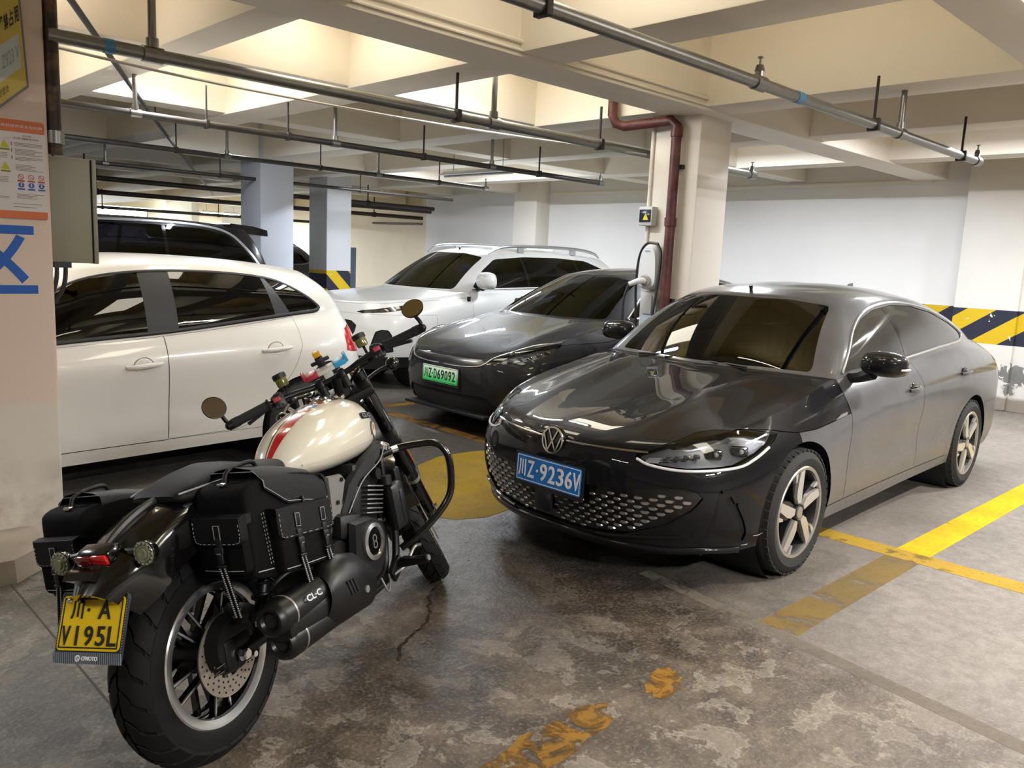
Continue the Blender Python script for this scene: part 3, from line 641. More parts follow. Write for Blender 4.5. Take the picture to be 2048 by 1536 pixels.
class Car:
    NA, NR = 16, 22
    def __init__(s, spec):
        s.spec = spec; s.V = []; s.F = []; s.P = []; s.n = 0
        ring = np.asarray(spec['ring'], float); kA, kC, kD, kE = spec['k']
        s.ring = ring; K = len(ring); NA = s.NA
        uu = [seg_u(ring, 0, kA, NA), seg_u(ring, kA, kC, 22)[1:], seg_u(ring, kC, kD, 46)[1:]]
        if kE > kD: uu += [seg_u(ring, kD, kE, 20)[1:]]
        uu += [seg_u(ring, kE, K-1, NA)[1:]]; us = np.concatenate(uu)
        S = hermite(ring, us)                      # (Ns, R, 3)
        T = np.swapaxes(S, 0, 1); rr_ = seg_u(T, 0, T.shape[0]-1, s.NR)
        Bd = hermite(T, rr_)                       # (NR+1, Ns, 3)
        Bd[:, 0, 1] = 0; Bd[:, -1, 1] = 0
        s.body = Bd; s.put(np.swapaxes(Bd, 0, 1), 'body', True)
        top = Bd[-1]; iA, iC, iD = NA, NA+22, NA+68; iE = iD+(20 if kE > kD else 0)
        # cabin
        cbf = np.asarray(spec['cowl'], float); cbf = np.vstack([cbf, top[iC]]); cbf = hermite(cbf[:, None], seg_u(cbf[:, None], 0, len(cbf)-1, NA))[:, 0]
        ctf, cts, ctr = [np.asarray(spec[q], float) for q in ('top_front', 'top_side', 'top_rear')]
        f = lambda c, n: hermite(c[:, None], seg_u(c[:, None], 0, len(c)-1, n))[:, 0]
        tf, ts, tr = f(ctf, NA), f(cts, 46), f(ctr, NA)
        if kE > kD:
            cbr = np.vstack([top[iD], np.asarray(spec['backlight_base'], float)]); br = f(cbr, NA)
        else: br = top[iD:]
        base = np.vstack([cbf, top[iC+1:iD+1], br[1:]]); tops = np.vstack([tf, ts[1:], tr[1:]])
        t = np.linspace(0, 1, 17)[:, None, None]; G = base[None]*(1-t)+tops[None]*t
        tg = np.gradient(base, axis=0); tg[:, 2] = 0; nrm = np.stack([-tg[:, 1], tg[:, 0], 0*tg[:, 0]], 1); nrm /= np.linalg.norm(nrm, axis=1)[:, None]+1e-9
        c = base.copy(); c[:, 0] -= base[:, 0].mean(); sg = np.sign((nrm[:, :2]*(base[:, :2]-np.array([base[:, 0].mean(), 0]))).sum(1)); nrm *= sg[:, None]
        bl = np.concatenate([np.full(NA+1, spec['bulge'][0]), np.full(46, spec['bulge'][1]), np.full(NA, spec['bulge'][2])])
        kk = np.ones(9)/9; bl = np.convolve(np.pad(bl, 4, mode='edge'), kk, 'valid')
        up = np.array([0, 0, .6])
        G = G+4*t*(1-t)*bl[None, :, None]*(nrm+up)[None]
        G[:, 0, 1] = 0; G[:, -1, 1] = 0; s.cab = G; s.put(np.swapaxes(G, 0, 1), 'cabin', True)
        # hood, roof, deck
        hc = np.vstack([top[0], np.asarray(spec['hood_centre'], float), cbf[0]]); hg = coons(top[:NA+1], cbf, f(hc, 22), top[iA:iC+1])
        if spec.get('hood_shape'): 
            b_, a_ = hg.shape[:2]; U, Vv = np.meshgrid(np.linspace(0, 1, b_), np.linspace(0, 1, a_), indexing='ij'); hg[..., 2] += spec['hood_shape'](U, Vv)
        s.put(hg, 'hood', False)
        rc = np.vstack([tf[0], np.asarray(spec['roof_centre'], float), tr[-1]]); rg = coons(tf, tr[::-1], f(rc, 46), ts)
        b_, a_ = rg.shape[:2]; U, Vv = np.meshgrid(np.linspace(0, 1, b_), np.linspace(0, 1, a_), indexing='ij'); rg[..., 2] += spec.get('crown', .02)*4*U*(1-U)*Vv*(1-Vv)*1.6
        s.put(rg, 'roof', False)
        if kE > kD:
            dc = np.vstack([br[-1], np.asarray(spec['deck_centre'], float).reshape(-1, 3), top[-1]]); dg = coons(br[::-1], top[iE:][::-1], f(dc, 20), top[iD:iE+1]); s.put(dg, 'deck', False)
        V = np.vstack(s.V); bm = bmesh.new(); vs = [bm.verts.new(v) for v in V]; s.bm = bm
        lab = bm.faces.layers.int.new('lab'); pat = bm.faces.layers.int.new('pat'); s.lab, s.pat = lab, pat
        s.pn = ['body', 'cabin', 'hood', 'roof', 'deck']; s.names = ['body_shell']
        for fc, p in zip(s.F, s.P):
            q = []
            for i in fc:
                if i not in q: q.append(i)
            try: b = bm.faces.new([vs[i] for i in q]); b[pat] = s.pn.index(p)
            except ValueError: pass
        bmesh.ops.remove_doubles(bm, verts=bm.verts[:], dist=.0008)
        bmesh.ops.recalc_face_normals(bm, faces=bm.faces[:])
        c0 = max(bm.faces, key=lambda f_: f_.calc_center_median().z)
        if c0.normal.z < 0: bmesh.ops.reverse_faces(bm, faces=bm.faces[:])
        s.bvh = BVHTree.FromBMesh(bm)
    def put(s, G, pat, flip):
        a, b = G.shape[:2]; s.V.append(G.reshape(-1, 3))
        s.F += [(s.n+i*b+j, s.n+(i+1)*b+j, s.n+(i+1)*b+j+1, s.n+i*b+j+1) for i in range(a-1) for j in range(b-1)]; s.P += [pat]*((a-1)*(b-1)); s.n += a*b
    def cut(s, name, pats, fns, pred=None, only=None):
        """label as part `name` the unlabelled faces of the patches where every fn is negative"""
        bm, lab, pat = s.bm, s.lab, s.pat; pi = [s.pn.index(p) for p in pats]
        onl = [0] if only is None else [s.names.index(q) for q in only]
        cand = [f for f in bm.faces if f[pat] in pi and f[lab] in onl]
        if pred: cand = [f for f in cand if pred(f.calc_center_median())]
        for fn in fns:
            if not cand: break
            verts = list({v for f in cand for v in f.verts}); co = np.array([v.co[:] for v in verts]); val = fn(co); val[np.abs(val) < 2e-4] = 0
            d = dict(zip(verts, val)); cs = set(cand)
            edges = {e for f in cand for e in f.edges}
            for e in edges:
                v0, v1 = e.verts
                if v0 in d and v1 in d and d[v0]*d[v1] < 0:
                    fac = d[v0]/(d[v0]-d[v1]); ne, nv = bmesh.utils.edge_split(e, v0, fac); d[nv] = 0.0
            newc = []
            for f in cand:
                z = [v for v in f.verts if d.get(v, 1) == 0.0]; done = False
                if len(z) == 2 and any(d.get(v, 0) < 0 for v in f.verts) and any(d.get(v, 0) > 0 for v in f.verts):
                    try:
                        g, _ = bmesh.utils.face_split(f, z[0], z[1])
                        if g is not None and g is not f: newc.append(g)
                    except ValueError: pass
                newc.append(f)
            cand = []
            for f in newc:
                vv = [d.get(v, 0) for v in f.verts]; q = max(vv, key=abs)
                if sum(vv) < 0: cand.append(f)
        if name not in s.names: s.names.append(name)
        k = s.names.index(name)
        for f in cand: f[lab] = k
        return len(cand)
    def delete(s, name):
        k = s.names.index(name); bmesh.ops.delete(s.bm, geom=[f for f in s.bm.faces if f[s.lab] == k], context='FACES')
    def build(s, parent, mats, gap=.0022, gaps=(), recess={}, sided=(), liner=True, noliner=(), both=True):
        """turn labels into mesh parts, mirrored; `sided` names become a left and a right object"""
        bm = s.bm; bm.normal_update(); bm.verts.index_update(); vn = {v: v.normal.copy() for v in bm.verts}
        for v in bm.verts:
            if abs(v.co.y) < 1e-4:
                n = vn[v]; n.y = 0; n.normalize()
        out = {}
        if liner:
            skip = [s.names.index(n) for n in noliner]; m = M(); idx = {}; V = []; Fs = []
            for f in bm.faces:
                if f[s.lab] in skip: continue
                q = []
                for v in f.verts:
                    if v not in idx: idx[v] = len(V); V.append((v.co-vn[v]*.016)[:])
                    q.append(idx[v])
                Fs.append(tuple(q))
            V = np.array(V); m.add(V, Fs); m.add(V*np.array([1, -1, 1]), [f[::-1] for f in Fs]); m.out('inner_shell', MATTE(), parent, 60)
        for k, name in enumerate(s.names):
            fs = [f for f in bm.faces if f[s.lab] == k]
            if not fs or mats.get(name, 0) is None: continue
            vs = {}; V = []; N = []; Fs = []; fset = set(fs)
            for f in fs:
                for v in f.verts:
                    if v not in vs: vs[v] = len(V); V.append(np.array(v.co[:])); N.append(vn[v])
            if name in gaps:
                acc = {}
                for e in {e for f in fs for e in f.edges}:
                    ins = [f for f in e.link_faces if f in fset]
                    if len(ins) == 1 and len(e.link_faces) == 2 and [f for f in e.link_faces if f not in fset][0][s.lab] != k:
                        d = e.verts[1].co-e.verts[0].co; c = ins[0].calc_center_median()-e.verts[0].co
                        if d.length < 1e-7: continue
                        dn = d.normalized(); w_ = c-dn*c.dot(dn)
                        if w_.length < 1e-7: continue
                        w_.normalize()
                        for v in e.verts: acc[v] = acc.get(v, Vector())+w_
                for v, w_ in acc.items():
                    if w_.length > 1e-6:
                        q = w_.normalized()*gap
                        if abs(v.co.y) < 1e-4: q.y = 0
                        V[vs[v]] = V[vs[v]]+np.array(q[:])
            V = np.array(V); N = np.array([n[:] for n in N])
            if name in recess: V = V-N*recess[name]
            Fs = [tuple(vs[v] for v in f.verts) for f in fs]
            Vm = V*np.array([1, -1, 1]); Nm = N*np.array([1, -1, 1]); Fm = [f[::-1] for f in Fs]
            if name in sided:
                sets = [(V, N, Fs)]+([(Vm, Nm, Fm)] if both else [])
            else:
                on = [i for i in range(len(V)) if abs(V[i, 1]) < 1e-4]; mp = {}; V2 = list(V); N2 = list(N)
                for i in range(len(V)):
                    if abs(V[i, 1]) < 1e-4: mp[i] = i
                    else: mp[i] = len(V2); V2.append(Vm[i]); N2.append(Nm[i])
                sets = [(np.array(V2), np.array(N2), Fs+[tuple(mp[i] for i in f) for f in Fm])]
            for V_, N_, F_ in sets:
                me = bpy.data.meshes.new(name); me.from_pydata(V_.tolist(), [], F_); me.materials.append(mats[name] if name in mats else mats['body_shell'])
                me.polygons.foreach_set('use_smooth', [True]*len(me.polygons)); me.update()
                try: me.normals_split_custom_set_from_vertices([tuple(n) for n in N_])
                except Exception: pass
                o = bpy.data.objects.new(name, me); COL.objects.link(o); o.parent = parent; out.setdefault(name, []).append(o)
        return out
    def hit(s, o, d):
        h = s.bvh.ray_cast(Vector(o), Vector(d)); return (np.array(h[0][:]), np.array(h[1][:])) if h[0] is not None else (None, None)
# signed-distance helpers on (n,3) arrays
def sdpoly(pts, proj, smooth=0):
    P = np.asarray(pts, float)
    if smooth: P = cr_spline(P, smooth, True)
    A, Bq = P, np.roll(P, -1, 0)
    def f(co):
        q = proj(co); d = np.full(len(q), 1e9); ins = np.zeros(len(q), bool)
        for a, b in zip(A, Bq):
            e = b-a; w_ = q-a; t = np.clip((w_ @ e)/(e @ e+1e-12), 0, 1); d = np.minimum(d, np.linalg.norm(w_-t[:, None]*e, axis=1))
            c = ((a[1] > q[:, 1]) != (b[1] > q[:, 1])) & (q[:, 0] < (b[0]-a[0])*(q[:, 1]-a[1])/(b[1]-a[1]+1e-12)+a[0]); ins ^= c
        return np.where(ins, -d, d)
    return f
pxz = lambda co: co[:, [0, 2]]
pyz = lambda co: co[:, [1, 2]]
pxy = lambda co: co[:, [0, 1]]
pdz = lambda co: np.stack([co[:, 1]-co[:, 0], co[:, 2]], 1)     # corner view
pez = lambda co: np.stack([co[:, 1]+co[:, 0], co[:, 2]], 1)     # rear corner view
def circ_xz(cx, cz, r): return lambda co: np.hypot(co[:, 0]-cx, co[:, 2]-cz)-r
def below(line, ax=0):   # negative where z is below the polyline z(x)
    L = np.array(sorted(line)); return lambda co: co[:, 2]-np.interp(co[:, ax], L[:, 0], L[:, 1])
def above(line, ax=0): g = below(line, ax); return lambda co: -g(co)
def between_x(a, b): return lambda co: np.maximum(a-co[:, 0], co[:, 0]-b)
def aft_of(line):        # negative where x is behind the polyline x(z)
    L = np.array(sorted((z, x) for x, z in line)); return lambda co: co[:, 0]-np.interp(co[:, 2], L[:, 0], L[:, 1])
def fore_of(line): g = aft_of(line); return lambda co: -g(co)
def offset_ribbon(m, bvh_car, pts, w_, h_, axis='y', side=1, n=5, lift=.002):
    """a trim strip following pts (x, z) laid onto the body side"""
    P = []
    for x, z in cr_spline(np.array(pts), n):
        h, nn = bvh_car.hit((x, 2.0, z), (0, -1, 0))
        if h is None: continue
        P.append((h, nn))
    return ribbon(m, P, w_, h_, side)
def ribbon(m, P, w_, h_, side=1):
    k = len(P)
    if k < 2: return m
    C = np.array([p[0] for p in P]); N = np.array([p[1] for p in P]); T = np.gradient(C, axis=0); T /= np.linalg.norm(T, axis=1)[:, None]+1e-9
    Bv = np.cross(N, T); Bv /= np.linalg.norm(Bv, axis=1)[:, None]+1e-9
    rings = np.stack([C-Bv*w_/2-N*.004, C-Bv*w_/2+N*h_*.5, C-Bv*w_*.25+N*h_, C+Bv*w_*.25+N*h_, C+Bv*w_/2+N*h_*.5, C+Bv*w_/2-N*.004], 1)
    if side < 0: rings = rings*np.array([1, -1, 1])
    return m.loft(rings)

# ------------------------------------------------------------------ wheels, plates, shared car parts
def tyre(m, r, rim, wd):
    s = wd/2
    m.lathe([(rim, -s*.92), (rim+.012, -s*.98), ((r+rim)/2, -s*1.06), (r-.025, -s*.95), (r-.006, -s*.78), (r, -s*.5), (r-.001, -s*.30), (r-.008, -s*.29), (r-.008, -s*.24), (r, -s*.23), (r, s*.23), (r-.008, s*.24), (r-.008, s*.29), (r-.001, s*.30), (r, s*.5), (r-.006, s*.78), (r-.025, s*.95), ((r+rim)/2, s*1.06), (rim+.012, s*.98), (rim, s*.92)], (0, 0, 0), Y_, 56)
    k = 44
    for i in range(k):
        a = 2*PI*i/k
        for sg in (-1, 1):
            c = np.array([math.cos(a)*(r-.0082), sg*s*.72, math.sin(a)*(r-.0082)]); rt = np.stack([[-math.sin(a), 0, math.cos(a)], [0, 1, 0], [math.cos(a), 0, math.sin(a)]], 1)
            m.box(c, (.034, s*.40, .009), rt)
    return m
def wheel(parent, x, y, r, rim, wd, side, style, angle=0.0, steer=0.0):
    """a wheel as a child of the car: the tyre is the part, the rim and spokes its sub-parts"""
    t = tyre(M(), r, rim, wd).out('wheel', RUBBER(), parent, 40)
    t.location = (x, y, r); t.rotation_euler = (0, 0, steer)
    o = side; sp = wd/2
    grey = pm('alloy_dark', '3a3a3d', .35, .8); br = pm('alloy_bright', 'c9c7c2', .28, .6); lip = pm('alloy_lip', 'b3b1ad', .3, .8)
    M().lathe([(rim+.003, -sp*.9), (rim-.012, -sp*.8), (rim-.035, -sp*.1), (rim-.03, sp*.6), (rim-.012, sp*.86)], (0, 0, 0), (0, o, 0), 48).lathe([(.0, -sp*.2), (.14, -sp*.2), (.145, -sp*.3)], (0, 0, 0), (0, o, 0), 24).out('wheel_barrel', pm('barrel_dark', '1c1c1e', .5, .5), t)
    M().lathe([(rim-.013, sp*.84), (rim-.010, sp*.97), (rim+.004, sp*1.0), (rim+.010, sp*.95)], (0, 0, 0), (0, o, 0), 56).out('rim_lip', lip, t)
    yf = o*sp*.93
    def blade(m, pts, a, d0, d1, tp=.86):
        c, s_ = math.cos(a), math.sin(a); ux = np.array([c, 0, s_]); uy = np.cross([0, o, 0], ux)
        if style == 'mirror': uy = -uy
        m.prism(np.array(pts), np.array([0, o*sp*d0, 0]), ux, -uy*1.0, o*sp*(d1-d0)*np.sign(np.cross(ux, -uy)[1]), tp)
    if style == 'blade':
        dk, brt = M(), M()
        for i in range(5):
            a = angle+i*2*PI/5
            blade(dk, [(.04, -.03), (.09, -.055), (rim-.012, -.075), (rim-.012, .035), (.10, .045), (.045, .03)], a, .35, .80, .95)
            blade(brt, [(.045, -.018), (.085, -.040), (.13, -.040), (rim-.014, -.018), (rim-.010, .028), (.05, .012)], a, .80, .955, .98)
            blade(brt, [(rim-.070, -.062), (rim-.012, -.072), (rim-.012, -.044), (rim-.062, -.050)], a, .80, .95, .96)
        dk.out('spoke_backs', grey, t)['kind'] = 'stuff'
        brt.out('spokes', br, t)['kind'] = 'stuff'
    else:
        brt = M()
        for i in range(10):
            a = angle+i*2*PI/10; blade(brt, [(.05, -.02), (rim-.012, -.016), (rim-.012, .016), (.05, .02)], a, .45, .92, .9)
        brt.out('spokes', br if style != 'dark' else grey, t)['kind'] = 'stuff'
    M().cyl((0, o*sp*.4, 0), (0, o*sp*.93, 0), .055, .036, 24).out('hub', grey, t)
    m = M().cyl((0, o*sp*.92, 0), (0, o*sp*.98, 0), .030, .029, 24); m.out('hub_cap', lip, t)
    for i in range(5):
        a = angle+.3+i*2*PI/5; M().cyl((.052*math.cos(a), o*sp*.55, .052*math.sin(a)), (.052*math.cos(a), o*sp*.74, .052*math.sin(a)), .010, n=8).out('wheel_nut', CHROME(), t)
    return t
def plate(parent, o, ux, uy, w_, h_, face, ink, txt, rows=1, holder=True, hills=None):
    nn = norm(np.cross(ux, uy)); o = np.asarray(o, float)
    def quad(m, a, b, c, d, t0, t1): return m.prism([(a, b), (c, b), (c, d), (a, d)], o+nn*t0, ux, uy, t1-t0)
    if holder: quad(M(), -w_/2-.012, -h_/2-.022, w_/2+.012, h_/2+.008, -.012, -.001).out('plate_holder', BLACK(), parent)
    m = M().prism(rr_poly(w_, h_, .012), o, ux, uy, .002); pl = m.out('number_plate', face, parent, 30)
    b = M(); bw, e = .0035, .006
    for p in ((-w_/2+e, -h_/2+e, w_/2-e, -h_/2+e+bw), (-w_/2+e, h_/2-e-bw, w_/2-e, h_/2-e), (-w_/2+e, -h_/2+e, -w_/2+e+bw, h_/2-e), (w_/2-e-bw, -h_/2+e, w_/2-e, h_/2-e)): quad(b, *p, .002, .003)
    b.out('plate_border', ink, pl)
    for ch, x, y, cw, chh in txt: M().text(ch, chh, o+ux*x+uy*y+nn*.002, ux, uy, .0025, cw, bold=.012).out('plate_character', ink, pl)
    return pl
def rr_poly(w_, h_, r, n=4):
    return [(sx*(w_/2-r)+r*math.cos(R(a+90*i/n)), sy*(h_/2-r)+r*math.sin(R(a+90*i/n))) for sx, sy, a in ((1, 1, 0), (-1, 1, 90), (-1, -1, 180), (1, -1, 270)) for i in range(n+1)]
def mirror_pod(parent, x, y, z, sc, mat, side, arm=True, indicator=True):
    """door mirror: housing with glass and stalk"""
    m = M()
    rings = []
    for k, (dx, ry, rz, oz) in enumerate(((.085, .03, .02, .005), (.07, .085, .05, .004), (.03, .118, .074, .0), (-.03, .122, .08, -.002), (-.07, .116, .076, -.004), (-.082, .105, .066, -.004))):
        rings.append([(dx*sc[0], math.copysign(abs(math.cos(a))**.7, math.cos(a))*ry*sc[1], oz+math.copysign(abs(math.sin(a))**.75, math.sin(a))*rz*sc[2]*(1.0 if math.sin(a) > 0 else .8)) for a in np.arange(24)*2*PI/24])
    m.loft(rings); h = m.out('mirror_housing', mat, parent, 50); h.location = (x, y, z); h.rotation_euler = (0, 0, side*R(-8))
    M().prism([(math.cos(a)*.10*sc[1], math.sin(a)*.06*sc[2]) for a in np.arange(20)*2*PI/20], (-.083*sc[0], 0, -.004), -Y_, Z_, .003).out('mirror_glass', pm('mirror_glass', 'c0c4c8', .03, 1.0), h)
    if indicator:
        M().tube([(.072*sc[0], side*(-.02), -.012), (.055*sc[0], side*.07, -.012), (.0, side*.123*sc[1], -.012), (-.06*sc[0], side*.122*sc[1], -.012)], .0065, 8, 5).out('mirror_indicator', pm('indicator_lens', 'd2d3d4', .15, .3), h)
    M().tube([(-.0, -side*.05, -.05*sc[2]), (-.01, -side*.13, -.085), (-.015, -side*.20, -.10)], [.038, .03, .028], 10, 4).out('mirror_stalk', BLACK(), h)
    return h
def interior(parent, x0, y=.36, z=.62, mat=None):
    mat = mat or pm('seat_leather', '1c1a19', .5)
    for yy in (y, -y):
        st = M().box((x0, yy, z-.08), (.5, .5, .16), bev=.06).box((x0-.30, yy, z+.25), (.16, .48, .62), roty(R(-14)), .07).box((x0-.40, yy, z+.62), (.10, .27, .17), roty(R(-10)), .04).out('front_seat', mat, parent)
    M().box((x0-1.25, 0, z-.06), (.5, 1.25, .18), bev=.06).box((x0-1.52, 0, z+.22), (.18, 1.25, .55), roty(R(-18)), .07).out('rear_bench', mat, parent)
    M().box((x0+.85, 0, z+.17), (.42, 1.38, .20), bev=.06).box((x0+.80, y, z+.29), (.2, .36, .08), bev=.03).out('dashboard', pm('dash_dark', '18171a', .6), parent)
    c = np.array([x0+.52, y, z+.25]); ax = norm([-.9, 0, .42]); a, b, _ = frame(ax)
    M().tube([c+.185*(math.cos(t)*a+math.sin(t)*b) for t in np.arange(28)*2*PI/28], .015, 8, closed=True).ball(c, .05, 10).bar(c-a*.18, c+a*.18, .03, .02).bar(c, c-b*.18*np.sign(b[2]), .03, .02).out('steering_wheel', pm('dash_dark', '18171a', .6), parent)
    M().box((x0+.25, 0, z+.74), (.05, .24, .075), bev=.02).cyl((x0+.27, 0, z+.74), (x0+.3, 0, z+.84), .012).out('inner_mirror', BLACK(), parent)
def arch_liner(parent, x, r, y0=.48, y1=.86, z=None):
    z = r-.035 if z is None else z
    for s_ in (1, -1):
        M().lathe([(r+.004, 0), (r+.004, y1-y0)], (x, s_*y0, z), (0, s_, 0), 32).lathe([(0.0, 0), (r+.004, 0)], (x, s_*y0, z), (0, s_, 0), 32).out('wheel_housing', MATTE(), parent)
# ------------------------------------------------------------------ the parked cars
def st(xs, ys, zs, rows=5):
    b = lambda v: [v]*rows if not hasattr(v, '__len__') else list(v)
    return list(zip(b(xs), b(ys), b(zs)))
GLASS = glass_mat('tinted_glass', (.10, .11, .12, 1))
GLASS_D = glass_mat('tinted_glass_dusty', (.06, .07, .08, 1), .05, .16)
GLASS_K = glass_mat('black_tint_glass', (.02, .02, .025, 1), .02)
LENS = glass_mat('lamp_lens', (.75, .77, .8, 1), .02)
BLK_GLOSS = pm('piano_black', '08080a', .12, coat=.6)
LAMP_IN = pm('lamp_inner_dark', '1d1e21', .25, .5)
DRL = pm('daylight_strip', 'd8dbe0', .2, .2)

def lamp_back(o, dep):
    """the reflector bowl behind a clear lamp lens"""
    me = o.data; n = len(me.vertices); V = np.array([v.co[:] for v in me.vertices]); N = np.zeros((n, 3)); k = 0
    for p in me.polygons:
        for vi in p.vertices: N[vi] += np.array(p.normal[:])*p.area
    N /= np.linalg.norm(N, axis=1)[:, None]+1e-12; c = V.mean(0)
    m = M(); m.add(c+(V-N*dep-c)*np.array([.97, .97, .9]), [tuple(p.vertices) for p in me.polygons]); return m.out('lamp_reflector', pm('reflector_grey', '8b8d91', .3, .6), o, 60)
# ---- dark grey fastback sedan, nearest
def sedan_near():
    root = thing('sedan', 'dark grey sedan with blue number plate parked at right, nearest of the cars', 'car', (3.85, 2.70, 0), (0, 0, R(180.7)))
    ring = [
        st([.84, .89, .91, .905, .855], 0, [.17, .30, .46, .60, .695]),
        st([.80, .85, .87, .86, .80], [.40, .41, .41, .41, .40], [.17, .30, .46, .60, .705]),
        st([.66, .715, .735, .70, .62], [.64, .66, .67, .67, .64], [.18, .30, .47, .61, .735]),
        st([.50, .55, .56, .50, .40], [.79, .81, .82, .815, .745], [.20, .31, .48, .63, .785]),
        st([.34, .36, .35, .29, .16], [.865, .88, .885, .875, .79], [.22, .32, .48, .655, .835]),
        st([0, 0, 0, -.02, -.08], [.89, .905, .915, .905, .80], [.22, .34, .50, .68, .88]),
        st(-.55, [.865, .89, .895, .90, .785], [.21, .33, .52, .735, .960]),
        st(-1.05, [.86, .88, .882, .905, .80], [.21, .33, .52, .775, .990]),
        st(-1.6, [.86, .88, .882, .912, .80], [.22, .34, .52, .81, 1.02]),
        st(-2.2, [.87, .89, .895, .915, .785], [.23, .35, .55, .845, 1.055]),
        st(-2.73, [.885, .905, .912, .915, .745], [.24, .36, .58, .86, 1.075]),
        st(-3.30, [.865, .895, .90, .885, .665], [.26, .38, .58, .86, 1.06]),
        st([-3.58, -3.6, -3.6, -3.6, -3.62], [.78, .81, .82, .80, .60], [.29, .42, .6, .85, 1.035]),
        st([-3.76, -3.80, -3.82, -3.80, -3.80], [.5, .52, .54, .52, .40], [.3, .42, .6, .86, 1.02]),
        st([-3.82, -3.87, -3.89, -3.88, -3.86], 0, [.3, .42, .6, .87, 1.015])]
    spec = dict(ring=ring, k=(3, 6, 11, 12), cowl=[(-.34, 0, .972), (-.39, .36, .974), (-.48, .64, .968)],
        top_front=[(-.90, 0, 1.385), (-.94, .30, 1.38), (-1.06, .535, 1.352)],
        top_side=[(-1.06, .535, 1.352), (-1.35, .585, 1.388), (-1.75, .60, 1.395), (-2.2, .575, 1.375), (-2.62, .53, 1.325)],
        top_rear=[(-2.62, .53, 1.325), (-2.58, .3, 1.375), (-2.56, 0, 1.39)],
        backlight_base=[(-3.40, .45, 1.07), (-3.46, 0, 1.075)], deck_centre=[(-3.68, 0, 1.05)],
        hood_centre=[(.72, 0, .755), (.40, 0, .83), (.05, 0, .90), (-.2, 0, .945)],
        roof_centre=[(-1.15, 0, 1.432), (-1.6, 0, 1.462), (-2.1, 0, 1.448)], bulge=(.022, .028, .022), crown=.022,
        hood_shape=lambda U, V: np.sin(PI*np.clip(U, 0, 1))**.8*(.020*np.exp(-((V-(.34+.22*U))/.10)**2)-.012*np.exp(-((V-.80)/.14)**2)))
    c = Car(spec)
    c.cut('wheel_opening', ['body'], [circ_xz(0, .33, .368)], lambda p: p.y > .5)
    c.cut('wheel_opening', ['body'], [circ_xz(-2.731, .33, .368)], lambda p: p.y > .5)
    hl = [(-.40, .653), (-.17, .712), (.10, .768), (.40, .782), (.68, .752), (.50, .685), (.31, .632), (-.04, .612), (-.26, .622)]
    c.cut('headlight', ['body', 'hood'], [sdpoly(hl, pdz)], lambda p: p.x > -.1)
    c.cut('grille', ['body'], [sdpoly([(-1, .20), (.40, .245), (.60, .33), (.715, .43), (.745, .49), (.70, .525), (.5, .50), (.25, .475), (-1, .465)], pyz)], lambda p: p.x > .3)
    c.cut('air_slot', ['body'], [sdpoly([(.16, .53), (.23, .525), (.36, .40), (.43, .27), (.39, .26), (.28, .40)], pdz)], lambda p: p.x > .1)
    hoodline = [(1.2, .668), (.86, .668), (.75, .69), (.62, .755), (.45, .785), (.25, .775), (.05, .745), (-.14, .745), (-.31, .76), (-.555, .785)]
    c.cut('hood', ['body'], [above(hoodline), fore_of([(-.555, 0), (-.555, 1.2)])]); c.cut('hood', ['hood'], [lambda co: np.full(len(co), -1.0)])
    c.cut('windshield', ['cabin'], [sdpoly([(-1, .985), (.45, .99), (.665, .985), (.515, 1.342), (.30, 1.368), (-1, 1.372)], pyz)], lambda p: p.x > -1.3)
    dlo = [(-.66, .992), (-.93, 1.19), (-1.12, 1.275), (-1.32, 1.325), (-1.62, 1.352), (-1.97, 1.342), (-2.36, 1.295), (-2.74, 1.20), (-2.93, 1.135), (-2.92, 1.098), (-2.75, 1.088), (-2.2, 1.075), (-1.4, 1.028)]
    side = lambda p: p.x < -.5 and p.y > .3
    c.cut('front_side_window', ['cabin', 'body'], [sdpoly(dlo, pxz), fore_of([(-1.56, 1.0), (-1.44, 1.4)])], side)
    c.cut('rear_side_window', ['cabin', 'body'], [sdpoly(dlo, pxz), aft_of([(-1.61, 1.0), (-1.49, 1.4)])], side)
    c.cut('window_pillar', ['cabin', 'body'], [sdpoly(dlo, pxz), between_x(-1.72, -1.42)], side)
    c.cut('rear_window', ['cabin'], [sdpoly([(-1, 1.10), (.5, 1.10), (.42, 1.34), (-1, 1.37)], pyz)], lambda p: p.x < -2.5)
    shut_f = [(-.545, 1.2), (-.55, .95), (-.56, .8), (-.575, .3)]; shut_m = [(-1.56, 1.2), (-1.58, 1.0), (-1.63, .85), (-1.665, .7), (-1.70, .3)]
    shut_r = [(-2.9, 1.2), (-2.52, 1.06), (-2.62, .93), (-2.66, .76), (-2.34, .60), (-2.26, .3)]
    sill = below([(.4, .285), (-3, .30)])
    c.cut('rocker_panel', ['body'], [sill, between_x(-2.33, -.36)])
    c.cut('front_door', ['body'], [aft_of(shut_f), fore_of(shut_m)]); 
    rd = sdpoly([(-1.56, 1.25), (-1.58, 1.0), (-1.63, .85), (-1.665, .7), (-1.71, .2), (-2.26, .2), (-2.29, .45), (-2.42, .64), (-2.60, .72), (-2.66, .80), (-2.60, .95), (-2.45, 1.25)], pxz)
    c.cut('rear_door', ['body'], [rd])
    c.cut('front_bumper', ['body'], [fore_of([(.03, 0), (.03, 1.0)])])
    c.cut('front_fender', ['body'], [fore_of([(-1.0, 0), (-1.0, 1.0)])])
    c.cut('tail_lamp', ['body'], [sdpoly([(-3.3, .86), (-3.55, .98), (-4, .97), (-4, .86)], pxz)], lambda p: p.x < -3.2 and p.y > .3)
    c.cut('rear_bumper', ['body'], [below([(-3, .62), (-4, .62)]), aft_of([(-3.0, 0), (-3.0, 1)])])
    c.delete('wheel_opening')
